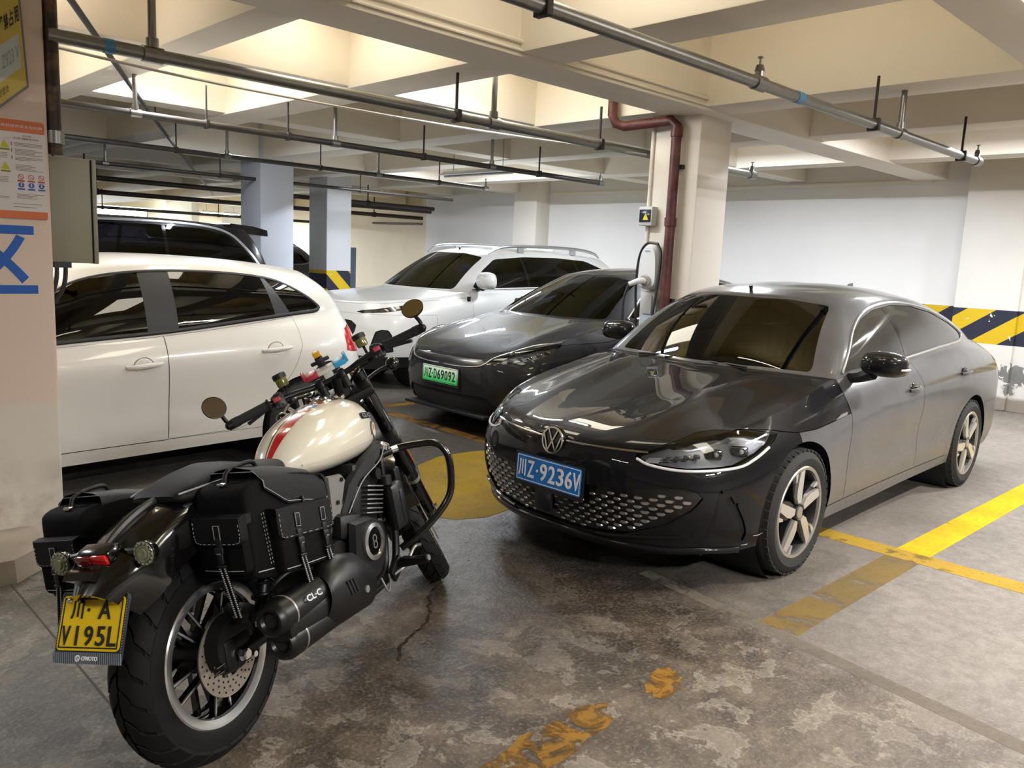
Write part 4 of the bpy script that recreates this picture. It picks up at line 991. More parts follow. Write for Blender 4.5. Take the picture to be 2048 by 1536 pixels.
    paint = pm('grey_metallic_paint', '0e0e11', .45, 0, coat=1.0, coatr=.035, dust=.40, spec=.15)
    paint_f = pm('grey_metallic_paint_clean', '09090d', .45, 0, coat=1.0, coatr=.02, dust=.02, spec=.05, coatior=1.36)
    names = ['hood', 'front_door', 'rear_door', 'front_bumper', 'front_fender', 'rear_bumper', 'rocker_panel', 'body_shell']
    mats = {n: paint for n in names}; mats.update(hood=paint_f, front_bumper=paint_f, windshield=GLASS, front_side_window=GLASS_D, rear_side_window=GLASS_D, window_pillar=BLK_GLOSS, rear_window=GLASS_K,
        headlight=LENS, grille=BLK_GLOSS, air_slot=MATTE(), tail_lamp=pm('tail_lamp_red', '5a0d10', .15, coat=.6))
    S2 = ('headlight', 'front_door', 'rear_door', 'front_fender', 'rocker_panel', 'front_side_window', 'rear_side_window', 'window_pillar', 'air_slot', 'tail_lamp')
    c.pre = c.bvh
    o = c.build(root, mats, .0024, ('hood', 'front_door', 'rear_door', 'front_bumper', 'front_fender', 'rear_bumper', 'rocker_panel', 'headlight'), {'grille': .012, 'air_slot': .012, 'window_pillar': .003, 'front_side_window': .004, 'rear_side_window': .004}, S2,
        noliner=('windshield', 'front_side_window', 'rear_side_window', 'rear_window', 'headlight'))
    o['windshield'][0]['label'] = 'wide tinted windshield'; o['grille'][0]['label'] = 'black lower grille with silver studs'
    grille = o['grille'][0]
    # grille studs
    hexa = [(.026, 0), (.016, .0088), (-.016, .0088), (-.026, 0), (-.016, -.0088), (.016, -.0088)]
    mm = M().prism(hexa, (0, 0, 0), Y_, Z_, .006, .75); stud0 = mm.out('grille_stud', pm('stud_silver', 'b9b9bc', .22, .85), grille, 20)
    inside = sdpoly([(-.70, .47), (-.60, .34), (-.40, .255), (0, .225), (.40, .255), (.60, .34), (.70, .43), (.72, .485), (.69, .51), (.5, .485), (.25, .46), (-.25, .46), (-.5, .485), (-.69, .51), (-.72, .485)], lambda q: q)
    first = True; row = 0; z = .232
    while z < .52:
        yy = -.74+(row % 2)*.0325
        while yy < .75:
            if inside(np.array([[yy, z]]))[0] < -.012 and not (abs(yy+.045) < .075 and z < .42) and not (abs(yy) < .235 and z > .40):
                h, n = c.hit((2.0, abs(yy), z), (-1, 0, 0))
                if h is not None:
                    if yy < 0: h = h*np.array([1, -1, 1]); n = n*np.array([1, -1, 1])
                    s_ = stud0 if first else stud0.copy()
                    if not first: COL.objects.link(s_); s_.parent = grille
                    first = False; k = .62+.5*min(1, abs(yy)/.7)+.1
                    s_.location = h-n*.009; s_.rotation_euler = Vector(n).to_track_quat('X', 'Z').to_euler(); s_.scale = (1, k*.82, k*.82)
            yy += .065
        z += .0225; row += 1
    M().box((.895, -.045, .335), (.02, .12, .13), bev=.01).out('radar_panel', pm('radar_blue_black', '151a26', .3), grille)
    # chrome nose strip and badge
    for sg in (1, -1):
        P = []
        for yv in np.linspace(.075, .50, 16):
            h, n = c.hit((2.0, yv, .660+.03*max(0, yv-.1)), (-1, 0, 0))
            if h is not None: P.append((h, n))
        ribbon(M(), P, .011, .006, sg).out('nose_trim', CHROME(), root, 40)
        P = []
        for q, zz in cr_spline(np.array([(-.36, .64), (-.27, .617), (-.04, .604), (.30, .622), (.44, .655), (.56, .70)]), 5):
            d = norm([1, -1, 0]); st_ = np.array([-q/2, q/2, zz])+np.array([1, 1, 0])*1.2
            h, n = c.hit(st_, norm([-1, -1, 0]))
            if h is not None: P.append((h, n))
        ribbon(M(), P, .013, .007, sg).out('running_light', DRL, root, 40)
    # headlight internals behind the clear lens
    for sg, hobj in ((1, o['headlight'][0]), (-1, o['headlight'][1])):
        fl_ = lambda p: np.array([p[0], sg*p[1], p[2]])
        hobj['label'] = 'clear swept-back headlight'; lamp_back(hobj, .055)
        def mod(q, zz, dep):
            h, n = c.hit(np.array([-q/2, q/2, zz])+np.array([1, 1, 0])*1.2, norm([-1, -1, 0]))
            return None if h is None else h-n*dep
        for q, zz, w_, hh in ((.36, .703, .085, .052), (.17, .692, .080, .050)):
            p0 = mod(q, zz, .040); rt = rotz(R(38))
            if p0 is None: continue
            bz = M().box(fl_(p0), (.03, w_, hh), rt if sg > 0 else rotz(-R(38)), .012).out('lamp_bezel', pm('lamp_bezel', '9fa1a5', .15, .9), hobj)
            q0 = p0+norm([1, .8, 0])*.014; M().box(fl_(q0), (.012, w_*.78, hh*.70), rt if sg > 0 else rotz(-R(38)), .012).out('projector_lens', pm('projector', '3a3d42', .06, .2, coat=1.0), bz)
            M().ball(fl_(q0+np.array([.004, .012, .004])), .013, 12).out('projector_core', pm('projector_core', 'e2e5ea', .1, .3), bz)
        for q, zz in ((.04, .675), (-.03, .668), (-.09, .662), (-.15, .657), (-.21, .652)):
            p0 = mod(q, zz, .025)
            if p0 is not None: M().box(fl_(p0), (.02, .030, .020), rotz(sg*R(40)), .003).out('lamp_element', pm('lamp_chrome_part', 'b9bbc0', .15, .9), hobj)
        p0 = mod(-.27, .643, .018)
        if p0 is not None: M().prism([(-.03, -.012), (.035, -.012), (.05, .018), (-.01, .012)], fl_(p0), np.array([-.6, sg*.8, 0]), Z_, .004).out('lamp_blade', pm('daylight_strip', 'd8dbe0', .2, .2), hobj)
    h, n = c.hit((2, 0.0, .650), (-1, 0, 0)); oo = h+np.array([.012, 0, 0]); upv = norm([-.12, 0, 1]); nx = np.cross(Y_, upv)
    bd = M(); bd.lathe([(0, -.02), (.074, -.02), (.074, .0), (0, .002)], oo, nx, 40); bdo = bd.out('badge', BLK_GLOSS, root)
    e = M(); e.lathe([(.071, .002), (.070, .007), (.0615, .007), (.0605, .002)], oo, nx, 40)
    def strk(a, b): 
        pa, pb = oo+Y_*a[0]+upv*a[1]+nx*.005, oo+Y_*b[0]+upv*b[1]+nx*.005; e.bar(pa, pb, .0075, .006, up=nx)
    for sg in (1, -1):
        strk((sg*.030, .055), (sg*.003, -.0)); strk((sg*.003, -.004), (0, .0))
        strk((sg*.056, .022), (sg*.026, -.055)); strk((sg*.026, -.055), (0, -.002)); 
    e.out('badge_emblem', CHROME(), bdo, 30)
    # plate
    pc = np.array([.925, 0, .478]); chars = [('川', -.178, 0, .048, .088), ('Z', -.117, 0, .045, .088), ('·', -.073, 0, .012, .014), ('9', -.030, 0, .045, .088), ('2', .027, 0, .045, .088), ('3', .084, 0, .045, .088), ('6', .141, 0, .045, .088), ('V', .190, 0, .045, .088)]
    pl = plate(root, pc, Y_, norm([-.05, 0, 1]), .44, .14, pm('plate_blue', '117ad6', .35), pm('plate_white', 'f4f5f6', .4), chars)
    for a_, b_ in ((-.11, .055), (.11, .055), (-.11, -.06), (.11, -.06)): M().cyl(pc+np.array([.0, a_, b_]), pc+np.array([.006, a_, b_]), .007, n=12).out('plate_bolt', STEEL(), pl)
    # side trim
    wl = [(-.64, .985), (-.80, 1.10), (-.95, 1.205), (-1.13, 1.29), (-1.33, 1.340), (-1.62, 1.366), (-1.97, 1.356), (-2.37, 1.308), (-2.75, 1.213), (-2.93, 1.15), (-2.96, 1.11), (-2.90, 1.083), (-2.75, 1.075), (-2.2, 1.060), (-1.4, 1.013), (-.9, .985)]
    for sg in (1, -1): offset_ribbon(M(), c, wl, .017, .007, side=sg).out('window_trim', pm('satin_chrome', 'c4c4c5', .25, .9), root, 40)
    for sg in (1, -1):
        for xh, zh in ((-1.46, .845), (-2.42, .885)):
            h, n = c.hit((xh, 2, zh), (0, -1, 0)); h = h*np.array([1, sg, 1]); n = n*np.array([1, sg, 1])
            hd = M().ball(h-n*.004, .062, 20, (1, .16, .70)).out('handle_cup', BLK_GLOSS, root)
            M().tube([h+np.array([.085, sg*.008, -.002]), h+np.array([.05, sg*.028, 0]), h+np.array([-.05, sg*.028, .004]), h+np.array([-.09, sg*.010, .006])], [.011, .014, .014, .010], 10, 5).out('door_handle', paint, hd)
            M().tube([h+np.array([.07, sg*.034, -.004]), h+np.array([-.07, sg*.034, .006])], .004, 6).out('handle_trim', CHROME(), hd)
        mirror_pod(root, -.67 if sg > 0 else -.86, sg*.985, 1.055, (1, 1, 1), paint_f if sg else paint, sg)
        h, n = c.hit((-.42, 2, .775), (0, -1, 0)); h = h*np.array([1, sg, 1])
        M().prism([(.06, -.006), (-.075, .008), (-.075, .024), (.0, .018)], h+np.array([0, sg*.002, 0]), X_, Z_, sg*-.006).out('fender_badge', pm('satin_chrome', 'c4c4c5', .25, .9), root)
    M().prism([(.10, 0), (-.07, 0), (-.075, .05), (-.05, .055)], (-2.45, .012, 1.415), X_, Z_, .024, .7).out('antenna_fin', paint, root)
    for sg in (1, -1):
        wheel(root, 0, sg*.80, .33, .232, .22, sg, 'blade', R(88)); wheel(root, -2.731, sg*.80, .33, .232, .22, sg, 'blade', R(70))
    arch_liner(root, 0, .368); arch_liner(root, -2.731, .368)
    M().box((-1.45, 0, .22), (4.1, 1.42, .08)).out('underbody', MATTE(), root)
    interior(root, -1.25, .37, .60)
    for sg in (1, -1):
        M().tube([(-.36, sg*.1+.25, .985), (-.40, sg*.1-.12, .988), (-.36, sg*.1-.32, .98)], .008, 6, 4).out('wiper', BLACK(), root)
    for sg in (1, -1):
        P = [q for q in (c.hit((2.0, yv, .205), (-1, 0, 0)) for yv in np.linspace(0.0, .60, 16)) if q[0] is not None]
        P += [q for q in (c.hit((x2, 2.0, .215), (0, -1, 0)) for x2 in np.linspace(.62, .40, 5)) if q[0] is not None]
        ribbon(M(), P, .030, .016, sg).out('front_lip', paint_f, root, 50)
        P = [q for q in (c.hit((2.0, yv, .235+.14*max(0, yv-.30))+tuple(), (-1, 0, 0)) for yv in np.linspace(.28, .66, 14)) if q[0] is not None]
        ribbon(M(), P, .014, .010, sg).out('grille_edge', paint_f, root, 50)
    # scuffs low on the bumper corner
    for k, (x0, z0) in enumerate(((.42, .24), (.33, .20), (.36, .28))):
        h, n = c.hit((x0, 2, z0), (0, -1, 0))
        if h is not None: M().tube([h+np.array([.05, .0, .006]), h+np.array([0, .001, 0]), h+np.array([-.05, .001, .004])], .0018, 5, 3).out('scratch', pm('scratch_grey', '9a9793', .7), root)
    return root
sedan_near()
def add_handles(c, root, pts, mat, trim=True, cup=None, ry=.05):
    for sg in (1, -1):
        for xh, zh in pts:
            h, n = c.hit((xh, 2, zh), (0, -1, 0))
            if h is None: continue
            h = h*np.array([1, sg, 1]); n = n*np.array([1, sg, 1])
            hd = M().ball(h-n*.003, ry, 20, (1, .14, .85)).out('handle_cup', cup or mat, root)
            M().tube([h+np.array([ry*.99*math.cos(t), sg*.0005, ry*.84*math.sin(t)]) for t in np.arange(28)*2*PI/28], .0018, 5, closed=True).out('cup_shade_ring', pm('cup_shade_grey', '77776f', .6), hd)  # grey ring stands in for the shading round the handle scoop
            M().tube([h+np.array([.105, sg*.006, -.006]), h+np.array([.06, sg*.030, -.002]), h+np.array([-.06, sg*.032, .006]), h+np.array([-.115, sg*.012, .010])], [.011, .016, .016, .012], 10, 5).out('door_handle', mat, hd)
def sedan_mid():
    root = thing('sedan', 'dark grey sedan with green number plate parked behind the nearest sedan', 'car', (5.46, 5.46, 0), (0, 0, PI))
    ring = [
        st([.90, .95, .97, .965, .90], 0, [.18, .32, .50, .64, .715]),
        st([.86, .92, .935, .925, .86], [.42, .43, .44, .44, .42], [.18, .32, .50, .64, .725]),
        st([.72, .78, .80, .76, .68], [.68, .70, .71, .70, .68], [.19, .32, .50, .66, .775]),
        st([.54, .58, .58, .52, .42], [.83, .85, .86, .855, .79], [.20, .33, .50, .68, .835]),
        st([.34, .36, .34, .28, .15], [.90, .915, .92, .91, .82], [.22, .34, .52, .70, .88]),
        st([0, 0, 0, -.02, -.06], [.93, .945, .95, .94, .83], [.22, .35, .54, .74, .925]),
        st(-.55, [.90, .925, .93, .94, .81], [.21, .34, .55, .79, .995]),
        st(-1.2, [.89, .92, .925, .94, .83], [.21, .34, .55, .82, 1.02]),
        st(-2.0, [.90, .93, .93, .95, .83], [.22, .35, .56, .85, 1.05]),
        st(-2.92, [.92, .945, .95, .945, .78], [.24, .37, .6, .88, 1.08]),
        st(-3.4, [.90, .93, .94, .92, .70], [.26, .38, .6, .88, 1.08]),
        st(-3.75, [.82, .86, .87, .86, .64], [.29, .42, .62, .88, 1.06]),
        st([-3.95, -4.0, -4.02, -4.0, -3.98], [.5, .52, .54, .54, .4], [.3, .42, .62, .9, 1.05]),
        st([-3.99, -4.02, -4.04, -4.03, -4.0], 0, [.3, .42, .62, .9, 1.05])]
    spec = dict(ring=ring, k=(3, 6, 10, 11), cowl=[(-.18, 0, 1.01), (-.24, .4, 1.01), (-.38, .68, 1.005)],
        top_front=[(-.98, 0, 1.415), (-1.03, .32, 1.41), (-1.18, .55, 1.38)], top_side=[(-1.18, .55, 1.38), (-1.6, .60, 1.415), (-2.1, .605, 1.42), (-2.6, .58, 1.395), (-2.95, .54, 1.35)],
        top_rear=[(-2.95, .54, 1.35), (-2.92, .3, 1.40), (-2.9, 0, 1.41)], backlight_base=[(-3.5, .45, 1.10), (-3.56, 0, 1.10)], deck_centre=[(-3.8, 0, 1.08)],
        hood_centre=[(.75, 0, .79), (.4, 0, .88), (.05, 0, .955), (-.1, 0, .99)], roof_centre=[(-1.3, 0, 1.462), (-1.8, 0, 1.492), (-2.4, 0, 1.475)], bulge=(.02, .028, .02), crown=.02,
        hood_shape=lambda U, V: np.sin(PI*np.clip(U, 0, 1))**.8*(.016*np.exp(-((V-.62)/.10)**2)-.010*np.exp(-((V-.85)/.10)**2)))
    c = Car(spec)
    for xx in (0, -2.92): c.cut('wheel_opening', ['body'], [circ_xz(xx, .345, .385)], lambda p: p.y > .5)
    hl = [(-.46, .645), (-.30, .70), (-.08, .762), (.20, .808), (.52, .835), (.40, .765), (.14, .705), (-.18, .668), (-.36, .648)]
    c.cut('headlight', ['body', 'hood'], [sdpoly(hl, pdz)], lambda p: p.x > -.1)
    c.cut('grille', ['body'], [sdpoly([(-1, .618), (.50, .640), (.46, .69), (.3, .69), (-1, .682)], pyz)], lambda p: p.x > .5)
    c.cut('lower_intake', ['body'], [sdpoly([(-1, .22), (.5, .23), (.6, .28), (.5, .37), (-1, .36)], pyz)], lambda p: p.x > .5)
    c.cut('corner_vent', ['body'], [sdpoly([(-.12, .30), (.10, .34), (.02, .24), (-.10, .22)], pdz)], lambda p: p.x > .1)
    hoodline = [(1.2, .69), (.86, .70), (.70, .76), (.40, .82), (.2, .83), (-.2, .84), (-.57, .90)]
    c.cut('hood', ['body'], [above(hoodline), fore_of([(-.56, 0), (-.56, 1.2)])]); c.cut('hood', ['hood'], [lambda co: np.full(len(co), -1.0)])
    c.cut('windshield', ['cabin'], [sdpoly([(-1, 1.02), (.45, 1.02), (.69, 1.02), (.53, 1.365), (.3, 1.40), (-1, 1.405)], pyz)], lambda p: p.x > -1.4)
    dlo = [(-.62, 1.035), (-.95, 1.22), (-1.3, 1.345), (-1.8, 1.385), (-2.4, 1.37), (-2.8, 1.30), (-3.15, 1.13), (-3.0, 1.105), (-2.0, 1.075)]
    side = lambda p: p.x < -.4 and p.y > .3
    c.cut('front_side_window', ['cabin', 'body'], [sdpoly(dlo, pxz), fore_of([(-1.75, 1), (-1.68, 1.5)])], side)
    c.cut('rear_side_window', ['cabin', 'body'], [sdpoly(dlo, pxz)], side)
    c.cut('rear_window', ['cabin'], [sdpoly([(-1, 1.13), (.5, 1.13), (.42, 1.36), (-1, 1.39)], pyz)], lambda p: p.x < -2.7)
    c.cut('front_door', ['body'], [aft_of([(-.56, .3), (-.53, 1.2)]), fore_of([(-1.78, .3), (-1.70, 1.2)]), above([(-3, .31), (1, .31)])])
    c.cut('rear_door', ['body'], [sdpoly([(-1.70, 1.25), (-1.78, .31), (-2.42, .31), (-2.5, .6), (-2.8, .8), (-2.75, 1.2)], pxz)])
    c.cut('front_bumper', ['body'], [fore_of([(.05, 0), (.05, 1)])])
    c.cut('front_fender', ['body'], [fore_of([(-1, 0), (-1, 1)])])
    c.delete('wheel_opening')
    paint = pm('graphite_paint', '0c0c0e', .45, 0, coat=1.0, coatr=.03, dust=.05, spec=.08, coatior=1.38)
    mats = dict(body_shell=paint, hood=paint, front_door=paint, rear_door=paint, front_bumper=paint, front_fender=paint, windshield=GLASS, front_side_window=GLASS_K, rear_side_window=GLASS_K, rear_window=GLASS_K, headlight=LENS,
        grille=pm('smoked_strip', '1b1916', .3, coat=.4), lower_intake=MATTE(), corner_vent=MATTE())
    o = c.build(root, mats, .0024, ('hood', 'front_door', 'rear_door', 'front_bumper', 'front_fender', 'headlight'), {'lower_intake': .02, 'corner_vent': .02, 'grille': .006}, ('headlight', 'front_door', 'rear_door', 'front_fender', 'front_side_window', 'rear_side_window', 'corner_vent'),
        noliner=('windshield', 'front_side_window', 'rear_side_window', 'rear_window', 'headlight'))
    for sg in (1, -1):
        P = []
        for q, zz in cr_spline(np.array([(-.98, .612), (-.75, .613), (-.52, .628), (-.42, .655), (-.30, .71), (-.05, .775), (.2, .82), (.5, .845)]), 6):
            h, n = c.hit(np.array([-q/2, q/2, zz])+np.array([1, 1, 0])*1.3, norm([-1, -1, 0]))
            if h is not None and h[1] > .005: P.append((h, n))
        ribbon(M(), P, .010, .006, sg).out('nose_trim', pm('satin_chrome', 'c4c4c5', .25, .9), root, 40)
        hob = o['headlight'][0 if sg > 0 else 1]; fl_ = lambda p: np.array([p[0], sg*p[1], p[2]])
        hob['label'] = 'slim clear headlight'; lamp_back(hob, .05)
        for q, zz in ((-.25, .678), (-.12, .70), (.0, .722), (.12, .742), (.24, .765), (.34, .785)):
            h, n = c.hit(np.array([-q/2, q/2, zz])+np.array([1, 1, 0])*1.2, norm([-1, -1, 0]))
            if h is not None: M().box(fl_(h-n*.035), (.04, .05, .030), rotz(sg*R(42)), .008).out('lamp_element', pm('lamp_chrome_part', 'a9abb0', .15, .9), hob)
        offset_ribbon(M(), c, [(-.60, 1.03), (-.95, 1.235), (-1.3, 1.36), (-1.8, 1.40), (-2.4, 1.385), (-2.82, 1.31), (-3.18, 1.13), (-3.0, 1.095), (-2.0, 1.065), (-.7, 1.028)], .016, .006, side=sg).out('window_trim', pm('satin_chrome', 'c4c4c5', .25, .9), root, 40)
    add_handles(c, root, [(-1.6, .88), (-2.6, .92)], paint)
    mirror_pod(root, -.72, 1.0, 1.07, (1, .9, 1), paint, 1); mirror_pod(root, -1.0, -.99, 1.05, (1, .9, 1), paint, -1)
    chars = [('川', -.19, 0, .048, .085), ('Z', -.135, 0, .042, .085), ('·', -.10, 0, .012, .014), ('D', -.062, 0, .04, .085), ('6', -.012, 0, .04, .085), ('9', .037, 0, .04, .085), ('0', .087, 0, .04, .085), ('9', .137, 0, .04, .085), ('2', .187, 0, .04, .085)]
    gm = bpy.data.materials.new('plate_green'); gm.use_nodes = True; nt = NT(gm); sx = nt.n.new('ShaderNodeSeparateXYZ'); nt.link(nt.obj(), sx.inputs[0])
    nt.link(nt.mix(nt.ramp(sx.outputs[2], .47, .57), lin('3fc46a'), lin('d9efdd')), nt.n['Principled BSDF'].inputs['Base Color'])
    plate(root, np.array([.985, 0, .51]), Y_, norm([-.03, 0, 1]), .48, .14, gm, pm('plate_ink', '15181a', .5), chars)
    for sg in (1, -1): wheel(root, 0, sg*.82, .345, .24, .24, sg, 'ten'); wheel(root, -2.92, sg*.82, .345, .24, .24, sg, 'ten')
    arch_liner(root, 0, .385, z=.345); arch_liner(root, -2.92, .385, z=.345)
    M().box((-1.5, 0, .23), (4.3, 1.5, .08)).out('underbody', MATTE(), root)
    interior(root, -1.45, .38, .60)
    M().box((.9, 0, .20), (.10, 1.1, .03), bev=.01).out('front_lip', BLACK(), root)
    return root
def suv(name, label, loc, rot, paint, lamp_on=True):
    root = thing(name, label, 'car', loc, (0, 0, rot))
    ring = [
        st([.86, .93, .95, .94, .90], 0, [.24, .42, .62, .84, .985]),
        st([.83, .90, .925, .91, .865], [.42, .43, .44, .44, .43], [.24, .42, .62, .84, .995]),
        st([.70, .77, .79, .76, .70], [.70, .72, .73, .72, .70], [.26, .42, .62, .86, 1.015]),
        st([.52, .57, .58, .54, .46], [.85, .87, .88, .87, .82], [.28, .43, .63, .87, 1.04]),
        st([.34, .36, .36, .30, .18], [.91, .925, .93, .92, .86], [.30, .44, .64, .88, 1.06]),
        st([0, 0, 0, -.02, -.05], [.935, .95, .955, .945, .88], [.30, .45, .66, .90, 1.08]),
        st(-.45, [.90, .92, .925, .935, .85], [.28, .42, .65, .93, 1.125]),
        st(-1.2, [.89, .915, .92, .935, .86], [.28, .42, .65, .95, 1.155]),
        st(-2.0, [.90, .92, .925, .94, .86], [.29, .43, .66, .97, 1.175]),
        st(-2.7, [.92, .945, .95, .945, .84], [.32, .46, .68, .99, 1.20]),
        st(-3.25, [.90, .93, .935, .92, .80], [.34, .48, .7, 1.0, 1.22]),
        st([-3.55, -3.58, -3.60, -3.58, -3.5], [.78, .82, .83, .82, .70], [.36, .5, .72, 1.0, 1.23]),
        st([-3.70, -3.75, -3.77, -3.74, -3.64], [.4, .43, .45, .45, .4], [.36, .5, .72, 1.0, 1.24]),
        st([-3.72, -3.78, -3.80, -3.77, -3.67], 0, [.36, .5, .72, 1.0, 1.24])]
    spec = dict(ring=ring, k=(3, 6, 11, 11), cowl=[(-.10, 0, 1.135), (-.16, .4, 1.135), (-.30, .70, 1.13)],
        top_front=[(-.84, 0, 1.60), (-.88, .32, 1.595), (-1.0, .565, 1.57)], top_side=[(-1.0, .565, 1.57), (-1.4, .61, 1.615), (-2.0, .625, 1.63), (-2.6, .61, 1.615), (-3.15, .575, 1.575)],
        top_rear=[(-3.15, .575, 1.575), (-3.25, .3, 1.61), (-3.28, 0, 1.62)],
        hood_centre=[(.7, 0, 1.03), (.35, 0, 1.075), (.05, 0, 1.11)], roof_centre=[(-1.2, 0, 1.65), (-1.8, 0, 1.672), (-2.6, 0, 1.66)], bulge=(.02, .03, .03), crown=.015)
    c = Car(spec)
    for xx in (0, -2.7): c.cut('wheel_opening', ['body'], [circ_xz(xx, .36, .405)], lambda p: p.y > .5)
    c.cut('headlight', ['body', 'hood'], [sdpoly([(-.42, .895), (-.1, .925), (.25, .965), (.62, 1.005), (.52, .945), (.1, .895), (-.3, .872)], pdz)], lambda p: p.x > -.1)
    c.cut('front_grille', ['body'], [sdpoly([(-1, .56), (.42, .58), (.50, .66), (.52, .74), (.44, .79), (-1, .79)], pyz)], lambda p: p.x > .4)
    c.cut('fog_recess', ['body'], [sdpoly([(-.14, .52), (-.06, .68), (.10, .72), (.20, .66), (.22, .46), (-.05, .44)], pdz)], lambda p: p.x > .2)
    c.cut('hood', ['hood'], [lambda co: np.full(len(co), -1.0)])
    c.cut('hood', ['body'], [above([(1, .965), (.4, 1.015), (-.45, 1.06)]), fore_of([(-.45, 0), (-.45, 1.4)])])
    c.cut('windshield', ['cabin'], [sdpoly([(-1, 1.15), (.45, 1.15), (.705, 1.15), (.555, 1.54), (.3, 1.582), (-1, 1.588)], pyz)], lambda p: p.x > -1.2)
    dlo = [(-.50, 1.165), (-.74, 1.37), (-1.02, 1.52), (-1.5, 1.562), (-2.1, 1.570), (-2.7, 1.545), (-3.12, 1.42), (-3.28, 1.27), (-3.1, 1.235), (-2.0, 1.20)]
    side = lambda p: p.x < -.4 and p.y > .3
    c.cut('front_side_window', ['cabin', 'body'], [sdpoly(dlo, pxz), fore_of([(-1.45, 1), (-1.42, 1.6)])], side)
    c.cut('rear_side_window', ['cabin', 'body'], [sdpoly(dlo, pxz), aft_of([(-1.49, 1), (-1.46, 1.6)]), fore_of([(-2.5, 1), (-2.42, 1.6)])], side)
    c.cut('quarter_window', ['cabin', 'body'], [sdpoly(dlo, pxz), aft_of([(-2.54, 1), (-2.46, 1.6)])], side)
    c.cut('window_pillar', ['cabin', 'body'], [sdpoly(dlo, pxz), between_x(-1.56, -1.38)], side)
    c.cut('window_pillar_rear', ['cabin', 'body'], [sdpoly(dlo, pxz), between_x(-2.6, -2.36)], side)
    c.cut('rear_window', ['cabin'], [sdpoly([(-1, 1.28), (.6, 1.28), (.5, 1.54), (-1, 1.57)], pyz)], lambda p: p.x < -3.0)
    c.cut('front_door', ['body'], [aft_of([(-.47, .3), (-.45, 1.3)]), fore_of([(-1.52, .3), (-1.47, 1.3)]), above([(-4, .40), (1, .40)])])
    c.cut('rear_door', ['body'], [sdpoly([(-1.47, 1.3), (-1.52, .40), (-2.22, .40), (-2.3, .65), (-2.52, .85), (-2.5, 1.3)], pxz)])
    c.cut('wheel_trim', ['body'], [below([(1, .40), (-4, .42)])])
    c.cut('front_bumper', ['body'], [fore_of([(.10, 0), (.10, 1)]), below([(1, .87), (0, .87)])])
    c.delete('wheel_opening')
    mats = dict(body_shell=paint, hood=paint, front_door=paint, rear_door=paint, front_bumper=paint, windshield=GLASS, front_side_window=GLASS_K, rear_side_window=GLASS_K, quarter_window=GLASS_K, rear_window=GLASS_K,
        window_pillar=BLK_GLOSS, window_pillar_rear=BLK_GLOSS, headlight=pm('slit_lamp', '131517', .12, coat=.8), front_grille=BLK_GLOSS, fog_recess=BLK_GLOSS, wheel_trim=BLACK())
    o = c.build(root, mats, .0024, ('hood', 'front_door', 'rear_door', 'front_bumper'), {'fog_recess': .03, 'front_grille': .02, 'window_pillar': .002}, ('headlight', 'front_door', 'rear_door', 'front_side_window', 'rear_side_window', 'quarter_window', 'fog_recess', 'window_pillar', 'window_pillar_rear'),
        noliner=('windshield', 'front_side_window', 'rear_side_window', 'quarter_window', 'rear_window'))
    for sg in (1, -1):
        M().tube([(-.96, sg*.60, 1.585), (-1.12, sg*.615, 1.66), (-1.4, sg*.625, 1.692), (-2.0, sg*.635, 1.705), (-2.6, sg*.625, 1.695), (-2.95, sg*.61, 1.655), (-3.08, sg*.60, 1.60)], [.012, .020, .021, .021, .021, .020, .012], 10, 5).box((-1.5, sg*.62, 1.65), (.10, .025, .07)).box((-2.5, sg*.62, 1.65), (.10, .025, .07)).out('roof_rail', pm('rail_alloy', 'b3b5b8', .3, .8), root)
        M().tube([(.80-.2, sg*.76, .665), (.72-.2, sg*.86, .655), (.60-.2, sg*.89, .65)], .010, 6, 4).out('fog_trim', CHROME(), root)
        offset_ribbon(M(), c, [(-.50, 1.152), (-1.2, 1.165), (-2.0, 1.186), (-3.1, 1.22), (-3.3, 1.26)], .014, .006, side=sg).out('window_trim', pm('satin_chrome', 'c4c4c5', .25, .9), root, 40)
        mirror_pod(root, -.55 if sg > 0 else -1.0, sg*1.02, 1.255 if sg > 0 else 1.22, (1.05, 1.05, 1.45), paint, sg, indicator=False)
        h, n = c.hit((-.40, 2, 1.03), (0, -1, 0)); M().box(h*np.array([1, sg, 1]), (.05, .012, .09), bev=.004).out('fender_vent', BLACK(), root)
        wheel(root, 0, sg*.82, .36, .235, .24, sg, 'dark'); wheel(root, -2.7, sg*.82, .36, .235, .24, sg, 'dark')
    M().prism([(-.05, 0), (.0, .0), (.14, .10), (.12, .14)], (-3.2, -.5, 1.56), -X_, Z_, -1.0).out('rear_spoiler', paint, root)
    add_handles(c, root, [(-1.35, .99), (-2.35, 1.02)], paint)
    arch_liner(root, 0, .405, z=.36); arch_liner(root, -2.7, .405, z=.36)
    M().box((-1.4, 0, .30), (4.2, 1.5, .1)).out('underbody', MATTE(), root)
    interior(root, -1.3, .38, .82, pm('seat_dark', '101012', .6))
    return root
